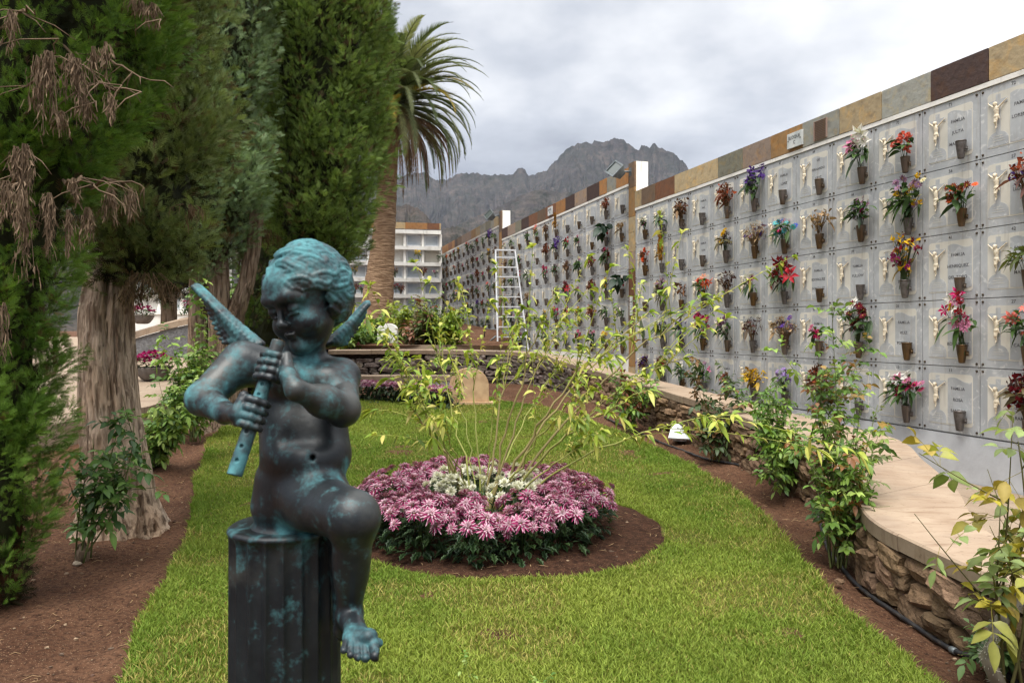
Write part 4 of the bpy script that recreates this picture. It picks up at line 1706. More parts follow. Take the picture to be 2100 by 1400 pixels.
def place_sprays(mb, P, D, size, C, flat=None):
    """P positions, D directions, size per spray, C colours: feathery scale-leaf sprays"""
    n = len(P)
    D = D / (np.linalg.norm(D, axis=1)[:, None] + 1e-9)
    ref = rng.normal(size=(n, 3))
    X = np.cross(D, ref)
    X /= np.linalg.norm(X, axis=1)[:, None] + 1e-9
    Z = np.cross(X, D)
    which = rng.integers(len(SPR), size=n)
    for w in range(len(SPR)):
        ix = np.where(which == w)[0]
        T = SPR[w]
        kf = len(T)
        sz = size[ix][:, None, None]
        V = P[ix][:, None, :] + sz * (T[None, :, 0:1] * X[ix][:, None, :] + T[None, :, 1:2] * D[ix][:, None, :] + T[None, :, 2:3] * Z[ix][:, None, :])
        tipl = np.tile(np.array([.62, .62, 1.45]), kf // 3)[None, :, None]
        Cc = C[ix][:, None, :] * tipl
        F3 = np.arange(len(ix) * kf).reshape(-1, 3)
        mb.add(V.reshape(-1, 3), F3, 0, Cc.reshape(-1, 3))


def cypress(label, base, axis_pts, prof, nplume, nspray, size, cA, cB, dead=.05, seed=0, face=None, pl=(.45, .95), core=.62, up=.75):
    """axis_pts: crown axis as (z, x, y); prof: crown radius as (z, r)"""
    root = thing('cypress_tree', label, 'tree', base)
    bx = np.array(base)
    ap, pr = np.array(axis_pts, float), np.array(prof, float)
    ax = lambda z: np.stack([np.interp(z, ap[:, 0], ap[:, 1]), np.interp(z, ap[:, 0], ap[:, 2])], -1)
    rad = lambda z: np.interp(z, pr[:, 0], pr[:, 1])
    z0, z1 = pr[0, 0], pr[-1, 0]
    zs = np.linspace(z0, z1, 200)
    wgt = rad(zs) + .15
    cdf = np.cumsum(wgt) / wgt.sum()
    mb = MB()
    # plumes
    z = np.interp(rng.random(nplume), cdf, zs)
    th = rng.random(nplume) * 2 * math.pi
    if face is not None:                                  # fuller on the open side
        keep = rng.random(nplume) < np.where(np.cos(th - face) > -.25, 1, .45)
        z, th = z[keep], th[keep]
    n = len(z)
    lump = .70 + .55 * fbm(np.cos(th) * 1.6 + 5, np.sin(th) * 1.6 + seed, z * .9, seed, 3)
    r_ = rad(z) * lump * (.70 + .30 * rng.random(n) ** .5)
    O = np.stack([np.cos(th), np.sin(th), np.zeros(n)], -1)
    C0 = np.c_[ax(z), z] + O * r_[:, None]
    L_ = pl[0] + (pl[1] - pl[0]) * rng.random(n)
    A = O * .45 + np.array([0, 0, up]) + rng.normal(size=(n, 3)) * .16
    A /= np.linalg.norm(A, axis=1)[:, None]
    W = L_ * (.20 + .08 * rng.random(n))
    tone = rng.random(n)
    m = nspray
    i = np.repeat(np.arange(n), m)
    t = rng.random(n * m)
    Rv = rng.normal(size=(n * m, 3))
    Rv -= A[i] * (Rv * A[i]).sum(1)[:, None]
    Rv /= np.linalg.norm(Rv, axis=1)[:, None]
    prof_ = np.sin(math.pi * np.clip(.12 + .8 * t, 0, 1)) ** .8
    q = np.sqrt(.25 + .75 * rng.random(n * m))
    P = C0[i] + A[i] * (L_[i] * (t - .35))[:, None] + Rv * (W[i] * prof_ * q)[:, None]
    D = A[i] * .75 + Rv * (.55 + .3 * rng.random((n * m, 1))) + rng.normal(size=(n * m, 3)) * .22
    sz = size * (.7 + .6 * rng.random(n * m))
    u = np.clip(tone[i] * .55 + .35 * rng.random(n * m) + .15 * t, 0, 1)[:, None]
    C = np.array(cA) * (1 - u) + np.array(cB) * u
    old = (rng.random(n * m) < dead * (1 + 3 * (tone[i] < .12)))[:, None]
    C = np.where(old, np.array(lin(112, 92, 66)), C) * (.8 + .4 * rng.random((n * m, 1)))
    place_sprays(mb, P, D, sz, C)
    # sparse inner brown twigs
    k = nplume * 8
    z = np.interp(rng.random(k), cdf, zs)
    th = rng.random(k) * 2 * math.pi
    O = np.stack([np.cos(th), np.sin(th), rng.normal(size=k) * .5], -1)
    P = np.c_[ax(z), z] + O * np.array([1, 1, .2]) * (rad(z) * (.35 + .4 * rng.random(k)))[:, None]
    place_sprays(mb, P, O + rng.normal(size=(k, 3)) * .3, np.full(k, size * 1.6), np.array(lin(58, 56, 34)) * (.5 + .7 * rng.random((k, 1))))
    # opaque dark core among the old twigs, added to block light and sky
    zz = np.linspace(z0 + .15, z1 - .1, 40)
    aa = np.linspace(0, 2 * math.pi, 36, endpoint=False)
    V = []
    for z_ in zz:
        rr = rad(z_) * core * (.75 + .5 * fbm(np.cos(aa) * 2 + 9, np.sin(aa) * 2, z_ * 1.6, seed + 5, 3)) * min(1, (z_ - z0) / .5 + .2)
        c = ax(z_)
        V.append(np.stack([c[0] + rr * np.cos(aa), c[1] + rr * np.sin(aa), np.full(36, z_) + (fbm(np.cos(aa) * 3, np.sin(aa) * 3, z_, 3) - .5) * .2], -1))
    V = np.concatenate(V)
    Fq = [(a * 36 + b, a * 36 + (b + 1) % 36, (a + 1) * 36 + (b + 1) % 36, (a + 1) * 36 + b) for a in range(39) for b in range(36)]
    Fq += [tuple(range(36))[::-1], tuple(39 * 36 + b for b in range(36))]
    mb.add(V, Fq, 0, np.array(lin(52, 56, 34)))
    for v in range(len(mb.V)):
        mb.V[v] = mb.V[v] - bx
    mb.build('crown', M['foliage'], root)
    return root


def fluted_trunk(root, base, stems, col, seed, nseg=60, n=120, flute=.10):
    """stems: list of polylines (px, py, Y, radius in metres); ridged, flaring at the foot"""
    m = MB()
    bx = np.array(base)
    for si, st in enumerate(stems):
        P = np.array([at(a, b, y) for a, b, y, r_ in st])
        rr = np.array([r_ for *_, r_ in st])
        t0 = np.linspace(0, 1, len(st))
        t = np.linspace(0, 1, nseg * 2)
        C_ = np.stack([np.interp(t, t0, P[:, k]) for k in range(3)], -1)
        for _ in range(2):
            C_[1:-1] = (C_[:-2] + 2 * C_[1:-1] + C_[2:]) / 4
        rad = np.interp(t, t0, rr)
        a = np.linspace(0, 2 * math.pi, n, endpoint=False)
        V = []
        for i in range(len(t)):
            w = a + t[i] * .5
            lob = 1 + flute * np.sin(w * 5 + seed) * (.6 + .5 * (1 - t[i])) + flute * .6 * np.sin(w * 9 + seed * 2 + 1) + .05 * (fbm(np.cos(a) * 4, np.sin(a) * 4, C_[i, 2] * 1.2, seed, 3) - .5) - .085 * (np.abs(fbm(np.cos(w) * 7 + 3, np.sin(w) * 7, C_[i, 2] * 1.1, seed + 2, 3) * 2 - 1) < .10) - .07 * (1 - np.abs(fbm(np.cos(w) * 13, np.sin(w) * 13 + 5, C_[i, 2] * 1.8, seed + 6, 3) * 2 - 1)) ** 4
            r_ = rad[i] * lob
            V.append(np.stack([C_[i, 0] + r_ * np.cos(a), C_[i, 1] + r_ * np.sin(a), np.full(n, C_[i, 2])], -1))
        V = np.concatenate(V) - bx
        Fq = [(i * n + j, i * n + (j + 1) % n, (i + 1) * n + (j + 1) % n, (i + 1) * n + j) for i in range(len(t) - 1) for j in range(n)]
        m.add(V, Fq, 0, np.array(col) * (.85 + .3 * rng.random()), True)
    m.build('trunk', M['bark'], root)


def dead_tassel(m, p, L_, n, spread, col, big=1.0):
    """bunch of dry straw-like twigs hanging from a branch"""
    k = int(n * 1.6)
    nst = max(4, int(k / 12))                        # hanging stems, each with short side twigs
    sx = rng.normal(size=(nst, 2)) * spread
    ln = L_ * (.25 + .85 * rng.random(nst) ** 1.3)
    w = rng.integers(nst, size=k)
    t = rng.random(k) ** .8
    P = np.array(p) + np.c_[sx[w] * (.5 + .7 * t[:, None]) + rng.normal(size=(k, 2)) * .010 * big, -t * ln[w]]
    D = np.c_[rng.normal(size=(k, 2)) * .30, -np.ones(k)]
    D /= np.linalg.norm(D, axis=1)[:, None]
    l = (.03 + .05 * rng.random(k)) * big
    S = np.cross(D, rng.normal(size=(k, 3)))
    S /= np.linalg.norm(S, axis=1)[:, None]
    wd = (.0011 + .0010 * rng.random(k))[:, None] * big
    V = np.stack([P - S * wd, P + S * wd, P + D * l[:, None] * .6 + S * wd * .8 + rng.normal(size=(k, 3)) * .004, P + D * l[:, None]], 1)
    C = np.repeat((np.array(col) * (.55 + .75 * rng.random((k, 1))))[:, None, :], 4, 1)
    m.add(V.reshape(-1, 3), np.arange(k * 4).reshape(-1, 4), 0, C.reshape(-1, 3))
    for q in range(nst):
        a = np.array(p) + [*(sx[q] * .4), 0]
        b = np.array(p) + [*(sx[q] * 1.15), -ln[q]]
        m.tube([a, (a + b) / 2 + rng.normal(size=3) * .01, b], np.array([.0032, .0024, .0014]) * big, 3, 0, np.array(col) * (.6 + .4 * rng.random()), cap=False)


# near left tree: crown down to the ground, hung with dry twigs
bA = np.array([-3.05, 4.35, 0.0])
t1 = cypress('nearest cypress, green to the ground, hung with dry brown twigs', bA, [(0, -3.10, 4.35), (1.5, -3.10, 4.4), (2.4, -3.02, 4.45), (3.4, -2.85, 4.5), (6, -2.8, 4.6)],
             [(.0, .24), (.4, .28), (1.0, .30), (1.7, .34), (2.3, .38), (2.7, .52), (3.1, .66), (3.5, .72), (4.2, .76), (5.4, .7), (6.4, .25)], 620, 105, .068, lin(64, 104, 38), lin(140, 174, 76), .04, 3, R(-40), (.26, .52), .62)
m = MB()
m.tube([(-.05, .1, -.1), (-.03, .1, 1.0), (.03, .1, 2.2), (.2, .15, 4.2), (.25, .25, 5.6)], [.13, .12, .11, .10, .05], 14, 0, lin(126, 92, 70))
m.build('trunk', M['bark'], t1)
BR = lin(134, 114, 94)
m = MB()
TW = [((10, 80), (250, 175), 3.9), ((40, 260), (120, 80), 3.75), ((110, 60), (200, 230), 3.85), ((170, 110), (310, 165), 3.95), ((175, 180), (290, 190), 3.85), ((20, 390), (60, 300), 3.7), ((60, 340), (0, 470), 3.65), ((130, 370), (230, 400), 3.85), ((180, 380), (295, 385), 4.1), ((0, 60), (70, 20), 3.7), ((260, 0), (330, 40), 4.1)]
for (a, b, Y) in TW:
    A0_, B0_ = at(*a, Y + .35), at(*b, Y)
    mid = (A0_ + B0_) / 2 + np.array([rng.normal() * .04, -.05, .05 + rng.normal() * .03])
    tt = np.linspace(0, 1, 12)[:, None]
    P = (1 - tt) ** 2 * A0_ + 2 * tt * (1 - tt) * mid + tt ** 2 * B0_
    P[1:-1] += rng.normal(size=(10, 3)) * .012
    m.tube(P - bA, np.linspace(.011, .003, 12), 5, 0, np.array(BR) * .95)
    for _ in range(6):
        k = rng.integers(3, 12)
        q = P[k]
        d = np.array([rng.normal() * .14, rng.normal() * .08 - .04, -.02 - rng.random() * .14])
        m.tube(np.array([q, q + d * .6 + [0, 0, .02], q + d]) - bA, [.004, .003, .002], 4, 0, np.array(BR))
for (x, y, L_, n, sp, Y) in [(100, 105, .36, 190, .05, 3.75), (75, 115, .28, 110, .04, 3.75), (130, 230, .12, 60, .03, 3.8), (145, 110, .22, 90, .04, 3.85), (215, 85, .22, 70, .02, 3.9), (190, 95, .22, 60, .02, 3.9), (160, 120, .30, 110, .03, 3.85), (175, 195, .16, 80, .035, 3.9), (225, 190, .12, 60, .03, 3.9), (20, 20, .18, 90, .035, 3.7), (30, 300, .20, 90, .04, 3.7), (50, 295, .34, 150, .04, 3.7), (10, 370, .22, 110, .04, 3.65), (45, 390, .38, 180, .05, 3.65), (100, 395, .28, 130, .035, 3.75), (140, 430, .20, 80, .02, 3.85), (180, 425, .18, 90, .03, 3.9), (150, 365, .14, 70, .03, 3.85), (230, 385, .16, 90, .04, 4.05), (265, 385, .14, 80, .04, 4.1), (285, 0, .10, 90, .05, 4.1), (310, 5, .1, 60, .04, 4.1), (8, 620, .3, 60, .03, 3.7)]:
    dead_tassel(m, at(x, y, Y) - bA, L_ * 1.1, int(n * .85), sp * .46, BR)
m.build('dead_branches', M['dry_petal'], t1)

# second cypress with the pale fissured trunk
bB = gpt(248, 1082)
t2 = cypress('cypress with broad pale fissured trunk flaring into the soil', bB, [(2.0, bB[0] + .12, bB[1] + .1), (2.7, bB[0] + .10, bB[1] + .25), (4, bB[0] - .1, bB[1] + .5), (9, bB[0] - .1, bB[1] + .7)],
             [(1.95, .25), (2.3, .55), (2.7, .58), (3.2, .50), (5, .52), (6.5, .5), (8, .2)], 400, 80, .105, lin(76, 94, 54), lin(150, 164, 100), .10, 7, R(-50), (.45, .9), .55)
fluted_trunk(t2, bB, [[(254, 1105, bB[1], .40), (254, 1080, bB[1], .33), (246, 1020, bB[1], .265), (232, 900, bB[1], .225), (222, 780, bB[1] + .02, .205), (218, 640, bB[1] + .05, .19), (232, 520, bB[1] + .15, .17), (256, 300, bB[1] + .3, .15)]], lin(216, 194, 172), 2.1)
m = MB()
for (x, y, L_, n, sp, Y) in [(300, 560, .25, 120, .10, 5.7), (330, 575, .2, 80, .10, 5.8), (270, 590, .12, 60, .08, 5.7), (330, 205, .14, 60, .06, 5.2), (390, 420, .12, 60, .05, 5.3)]:
    m = MB()
    dead_tassel(m, at(x, y, Y) - bB, L_, n, sp, lin(120, 100, 76), 1.4)
    m.build('dead_branch', M['dry_petal'], t2)

# third: bundle of grey-brown stems, blue-green column
bC = gpt(440, 872)
t3 = cypress('blue green columnar cypress on several joined grey brown stems', bC, [(2.6, bC[0] - .1, bC[1] - .2), (4, bC[0] + .12, bC[1] - .2), (10, bC[0] + .2, bC[1] - .1)],
             [(2.55, .3), (2.95, .60), (3.5, .66), (4.5, .56), (6, .58), (8, .55), (9.6, .4), (10.5, .15)], 380, 84, .115, lin(92, 122, 86), lin(176, 200, 150), .06, 13, R(-60), (.5, 1.05), .6)
yc = bC[1]
fluted_trunk(t3, bC, [[(408, 885, yc, .30), (408, 800, yc, .17), (408, 650, yc, .155), (408, 500, yc, .14), (415, 380, yc, .12)],
                      [(447, 890, yc - .12, .34), (450, 820, yc - .1, .21), (452, 700, yc - .1, .17), (446, 560, yc - .1, .16), (440, 400, yc, .13)],
                      [(480, 890, yc + .05, .24), (478, 760, yc, .17), (478, 650, yc, .15), (505, 580, yc, .12), (520, 500, yc, .11), (528, 420, yc, .10)]], lin(166, 146, 128), 4.2, flute=.10)

# fourth: broad dense dark tree in front of the palm
bD = gpt(590, 845)
t4 = cypress('tall dense dark green cypress standing before the palm', bD, [(1.6, bD[0] + .3, bD[1] + .2), (3, bD[0] + .45, bD[1] + .1), (5.5, bD[0] + .56, bD[1]), (10, bD[0] + .60, bD[1])],
             [(2.5, .25), (2.9, .66), (3.4, .80), (4.2, .88), (5, .98), (6, 1.08), (6.6, 1.10), (8, 1.05), (9.6, .9), (11, .3)], 600, 90, .13, lin(76, 106, 48), lin(156, 180, 98), .05, 21, R(-50), (.5, 1.1), .62)
fluted_trunk(t4, bD, [[(590, 860, bD[1], .30), (592, 760, bD[1], .22), (600, 600, bD[1], .19), (620, 430, bD[1] + .1, .16)]], lin(150, 128, 110), 6.0)
m = MB()
for (x, y, L_, n, sp, Y) in [(480, 460, .5, 160, .16, 11.6), (455, 500, .3, 110, .14, 11.5), (500, 520, .3, 110, .14, 11.8), (540, 470, .3, 110, .14, 12.0)]:
    m = MB()
    dead_tassel(m, at(x, y, Y) - bC, L_, n, sp, lin(112, 90, 66), 2.0)
    m.build('dead_branch', M['dry_petal'], t3)

# dark thicket cypress filling the gap behind
bF = gpt(548, 800)
bF = np.array([(548 - 1050) / F * 14.8, 14.8, .3])
t6 = cypress('narrow bushy dark cypress filling the gap behind the statue head', bF, [(0, bF[0], bF[1]), (9, bF[0] + .2, bF[1])], [(.3, .55), (1.2, .75), (2.5, .8), (4.5, .85), (7, .7), (9, .2)], 260, 70, .12, lin(50, 74, 32), lin(106, 130, 60), .08, 41, R(-60), (.5, .9), .62)
m = MB()
m.tube([(0, 0, -.2), (.02, 0, 1.2), (.05, 0, 4)], [.2, .16, .1], 12, 0, lin(120, 100, 82))
m.build('trunk', M['bark'], t6)

# slim tree farther back between the trunks
bE = at(345, 655, 21.0)
bE[2] = .9
t5 = cypress('slim far cypress glimpsed between the two big trunks', bE, [(2.6, bE[0], bE[1]), (9, bE[0], bE[1])], [(2.5, .4), (3.2, 1.3), (4.5, 1.5), (7, 1.2), (9, .3)], 150, 34, .24, lin(48, 66, 36), lin(90, 110, 60), .06, 31, None, (.6, 1.1), .6)
m = MB()
m.tube([(0, 0, -.2), (.02, 0, 1), (.03, 0, 2.2), (0, 0, 3.5)], [.28, .22, .2, .15], 14, 0, lin(140, 122, 104))
m.build('trunk', M['bark'], t5)
# ================================================================ round chrysanthemum bed
def mum_mesh(seed, R_=.06, wk=1.0):
    """striped double chrysanthemum: white petals with magenta flanks, yellow eye"""
    rg = np.random.default_rng(seed)
    m = MB()
    mag = [np.array(lin(176, 52, 112)), np.array(lin(194, 84, 136)), np.array(lin(154, 36, 92))]
    wh = np.array(lin(240, 218, 228))
    for w, (n, e, q) in enumerate(((22, 4, 1.0), (20, 17, .95), (18, 32, .82), (14, 50, .62), (10, 68, .42))):
        for k in range(n):
            a = 2 * math.pi * (k + .5 * (w % 2)) / n + rg.normal() * .10
            el = R(e + rg.normal() * 7)
            d = np.array([math.cos(a) * math.cos(el), math.sin(a) * math.cos(el), math.sin(el)])
            s_ = np.array([-math.sin(a), math.cos(a), 0])
            l = R_ * q * (.85 + .25 * rg.random())
            wd = R_ * .095
            c0 = np.array([0, 0, .006 + .004 * w])
            up = np.array([0, 0, R_ * .10])
            dn = np.array([0, 0, -R_ * .06])
            V = [c0, c0 + d * l * .55 - s_ * wd + up, c0 + d * l * .6 + up * .6, c0 + d * l * .55 + s_ * wd + up, c0 + d * l + dn - s_ * wd * .3, c0 + d * l + dn + s_ * wd * .3]
            mg = mag[rg.integers(3)] * (.65 + .4 * rg.random())
            lite = (k % 2 == 0) or w >= 3
            wt = (wh * .85 * wk + mg * .15) if lite else mg
            tip = mg * .6 + wt * .4 if lite else mg * .8
            m.add(V, np.array([[0, 1, 4, 2], [0, 2, 5, 3]]), 0, np.array([wh * .55, wt * .75, wt, mg * .9, tip, tip]), True)
            m.add([V[2], V[4], V[5]], np.array([[0, 1, 2]]), 0, np.array([wt, tip, tip]), True)
    m.ball((0, 0, .018), (R_ * .13, R_ * .13, R_ * .10), 7, 0, lin(204, 180, 70))
    return m.mesh('blossom', M['petal'])


def white_mum_mesh(seed, R_=.045):
    rg = np.random.default_rng(seed)
    m = MB()
    for w, (n, e, q) in enumerate(((14, 0, 1.0), (14, 18, .95), (12, 38, .85), (9, 58, .7), (6, 76, .55))):
        for k in range(n):
            a = 2 * math.pi * (k + .5 * (w % 2)) / n + rg.normal() * .15
            el = R(e + rg.normal() * 9)
            d = np.array([math.cos(a) * math.cos(el), math.sin(a) * math.cos(el), math.sin(el)])
            s_ = np.array([-math.sin(a), math.cos(a), 0])
            l = R_ * q * (.85 + .25 * rg.random())
            c0 = np.array([0, 0, .004])
            c = np.array(lin(236, 234, 214)) * (.72 + .35 * rg.random())
            m.add([c0, c0 + d * l * .6 - s_ * R_ * .15, c0 + d * l + [0, 0, R_ * .1], c0 + d * l * .6 + s_ * R_ * .15], np.array([[0, 1, 2, 3]]), 0, c, True)
    return m.mesh('blossom', M['petal'])


def mum_leaf(m, p, az, el, l, col):
    """lobed leaf, drooping at the tip"""
    d = np.array([math.cos(az) * math.cos(el), math.sin(az) * math.cos(el), math.sin(el)])
    s_ = np.array([-math.sin(az), math.cos(az), 0])
    u = np.cross(s_, d) * -1
    if u[2] < 0:
        u = -u
    out = [(0, 0), (.10, .16), (.26, .10), (.34, .30), (.48, .16), (.62, .27), (.72, .11), (1, 0)]
    V = [p + d * l * x - u * (x * x * .35 * l) for x, y in out]
    mid = len(V)
    V = []
    for x, y in out:
        V.append(p + d * l * x - u * x * x * .35 * l)
    for sg in (-1, 1):
        for x, y in out[1:-1]:
            V.append(p + d * l * x + s_ * sg * y * l - u * (x * x * .35 * l) + u * y * l * .25)
    F_ = []
    k = len(out)
    for sg in range(2):
        o = k + sg * (k - 2)
        F_.append((0, 1, o))
        for i in range(1, k - 2):
            F_.append((i, i + 1, o + i, o + i - 1))
        F_.append((k - 2, k - 1, o + k - 3))
    m.add(np.array(V), F_, 0, col, True)


PINK = [mum_mesh(s_, .06, k__) for s_, k__ in ((1, 1.05), (2, .9), (3, 1.15), (4, .75), (7, 1), (8, 1.2))]
WHITE = [white_mum_mesh(s_) for s_ in (5, 6)]
GR = [lin(54, 78, 44), lin(68, 92, 52), lin(44, 66, 40)]


def mum_plant(label, name, loc, rad, h, nb, meshes, scale, group, away=None, nleaf=150):
    t = thing(name, label, 'flowers', loc, 0, group)
    m = MB()
    for _ in range(int(nleaf)):
        a, q = rng.random() * 6.28, rng.random() ** .5
        z = .02 + (h - .05) * rng.random()
        r_ = rad * (.55 + .45 * math.sin(math.pi * min(1, .2 + .65 * z / h))) * q
        mum_leaf(m, np.array([r_ * math.cos(a), r_ * math.sin(a), z]), a + rng.normal() * .5, R(25 - 55 * rng.random()), .075 * (.7 + .6 * rng.random()), np.array(GR[rng.integers(3)]) * (.75 + .5 * rng.random()))
    for _ in range(9):
        a, q = rng.random() * 6.28, rng.random() * rad * .6
        m.tube([(q * .3 * math.cos(a), q * .3 * math.sin(a), 0), (q * .7 * math.cos(a), q * .7 * math.sin(a), h * .5), (q * math.cos(a), q * math.sin(a), h * .95)], .004, 4, 0, lin(74, 92, 52))
    m.build('leaves', M['leaf'], t)
    done = []
    k = 0
    for _ in range(nb * 8):
        if k >= nb:
            break
        a, q = rng.random() * 6.28, math.sqrt(rng.random()) * 1.08
        p = np.array([rad * q * math.cos(a), rad * q * math.sin(a), h * (1.02 - .30 * max(0, q - .25) ** 2) + rng.normal() * .015])
        if any(np.linalg.norm(p - d) < .062 * scale * 1.25 for d in done):
            continue
        done.append(p)
        o = link('blossom', random.choice(meshes), t, p)
        o.rotation_euler = (-math.sin(a) * q * .75 + rng.normal() * .16, math.cos(a) * q * .75 + rng.normal() * .16, rng.random() * 6.28)
        # face outwards: rotate about the tangent
        ax = Vector((-math.sin(a), math.cos(a), 0))
        tilt = min(1.0, q * .8) + rng.normal() * .14
        o.rotation_euler = (Matrix.Rotation(tilt, 4, ax) @ Matrix.Rotation(rng.random() * 6.28, 4, 'Z')).to_euler()
        sc = scale * (.62 + .60 * rng.random())
        o.scale = (sc, sc, sc)
        k += 1
    return t


npk = 15
cxb, cyb = -.22, 5.80
side_words = ['right edge', 'right rear', 'rear right', 'rear', 'rear centre', 'rear left', 'left rear', 'left edge', 'far left', 'left front', 'front left', 'front', 'front centre', 'front right', 'right front']
for i in range(npk):
    a = 2 * math.pi * i / npk + .05
    rr = .78 + .035 * rng.normal()
    p = (cxb + rr * math.cos(a), cyb + rr * math.sin(a), float(gz(cyb)) + .06)
    mum_plant(f'pink and white striped chrysanthemum at the {side_words[i]} of the round bed ring', 'chrysanthemum', p, .21 + .05 * rng.random(), .27 + .11 * rng.random(), 22, PINK, 1.0, 'pink chrysanthemums in a ring round the bed', nleaf=190)
for i in range(9):
    a = 2 * math.pi * i / 9
    p = (cxb + .58 * math.cos(a + .35), cyb + .58 * math.sin(a + .35), float(gz(cyb)) + .07)
    mum_plant('pink and white striped chrysanthemum of the inner row, touching the white ring', 'chrysanthemum', p, .15, .33, 11, PINK, 1.0, 'inner pink chrysanthemums round the white ring', nleaf=50)
for i in range(10):
    a = 2 * math.pi * i / 10 + .2
    p = (cxb + .34 * math.cos(a), cyb + .34 * math.sin(a), float(gz(cyb)) + .07)
    mum_plant('small creamy white chrysanthemum ringing the stems of the yellow green shrub', 'white_chrysanthemum', p, .10, .385, 13, WHITE, 1.1, 'white chrysanthemums ringing the shrub', nleaf=40)

# far pink border at the end of the lawn
PKF = [lin(190, 128, 160), lin(168, 96, 136), lin(222, 188, 204)]
far_rows = [(748, 822), (775, 824), (803, 826), (830, 828), (858, 830), (885, 833), (908, 838)]
ordw = ['leftmost', 'second', 'third', 'middle', 'fifth', 'sixth', 'rightmost']
for i, (px, py) in enumerate(far_rows):
    p = gpt(px, py)
    t = thing('chrysanthemum', f'low pink chrysanthemum clump, {ordw[i]} of seven along the far lawn edge', 'flowers', p, 0, 'pink chrysanthemums along the far lawn edge')
    m = MB()
    leaf_cloud(m, 260, lambda: (np.array([rng.normal() * .14, rng.normal() * .16, rng.random() * .30]), rng.normal(size=3) + [0, -.4, .1]), .09, [lin(44, 60, 36), lin(62, 80, 44)])
    m.build('leaves', M['leaf'], t)
    m = MB()
    for _ in range(80):
        daisy_ball(m, np.array([rng.normal() * .15, rng.normal() * .17, .30 + .08 * rng.random()]), .05, random.choice(PKF), 8)
    m.build('blossoms', M['petal'], t)

# ================================================================ leafy shrubs
def curved_leaf(m, p, d, l, w, droop, col, fold=.25):
    d = np.array(d, float) / np.linalg.norm(d)
    s_ = np.cross(d, [0, 0, 1.0])
    n_ = np.linalg.norm(s_)
    s_ = s_ / n_ if n_ > .05 else np.array([1.0, 0, 0])
    u = np.cross(s_, d)
    tw = rng.normal() * .5
    s_ = s_ * math.cos(tw) + u * math.sin(tw)
    st = [(0, .02), (.25, .75), (.5, 1.0), (.75, .7), (1, .02)]
    V, C = [], []
    c = np.array(col)
    for x, y in st:
        q = p + d * l * x + np.array([0, 0, -droop * l * x * x])
        V += [q - s_ * w * y + u * fold * w * y, q, q + s_ * w * y + u * fold * w * y]
        C += [c * .98, c * 1.12, c * .9]
    F_ = []
    for i in range(4):
        F_ += [(i * 3, i * 3 + 1, i * 3 + 4, i * 3 + 3), (i * 3 + 1, i * 3 + 2, i * 3 + 5, i * 3 + 4)]
    m.add(np.array(V), F_, 0, np.array(C), True)


def bez(a, b, c, n):
    t = np.linspace(0, 1, n)[:, None]
    return (1 - t) ** 2 * np.array(a) + 2 * t * (1 - t) * np.array(b) + t * t * np.array(c)


# the open yellow-green shrub rising from the bed
SB = np.array([-.24, 5.83, .09])
shrub = thing('shrub', 'open yellow green shrub with many thin stems rising from the white flowers', 'shrub', SB)
ST = [((985, 1035), (840, 830), 5.2, .011, 1), ((985, 1035), (800, 740), 5.3, .008, 0), ((975, 1035), (760, 655), 5.4, .008, 0), ((990, 1030), (880, 690), 6.2, .007, 0), ((985, 1030), (850, 800), 5.0, .006, 0),
      ((1000, 1035), (960, 640), 6.1, .007, 0), ((1005, 1030), (1060, 640), 6.3, .009, 0), ((1000, 1035), (1028, 760), 5.5, .006, 0), ((1010, 1035), (1110, 660), 5.7, .010, 0), ((1005, 1035), (1165, 640), 6.2, .009, 0),
      ((1015, 1035), (1255, 690), 5.4, .011, 0), ((1015, 1030), (1330, 640), 5.9, .010, 0), ((1020, 1035), (1400, 735), 5.6, .009, 0), ((1015, 1035), (1330, 800), 5.0, .008, 0), ((1020, 1030), (1470, 610), 6.2, .010, 0),
      ((1018, 1035), (1500, 850), 5.2, .008, 0), ((1010, 1035), (1210, 800), 4.9, .007, 0), ((995, 1030), (930, 760), 6.4, .006, 0), ((985, 1035), (905, 860), 4.9, .006, 0), ((1020, 1035), (1290, 880), 5.1, .007, 0), ((1000, 1030), (1150, 750), 6.6, .007, 0)]
YG = [lin(150, 168, 58), lin(172, 184, 72), lin(126, 152, 48), lin(196, 196, 96), lin(112, 142, 46), lin(206, 196, 110)]
ms, ml = MB(), MB()
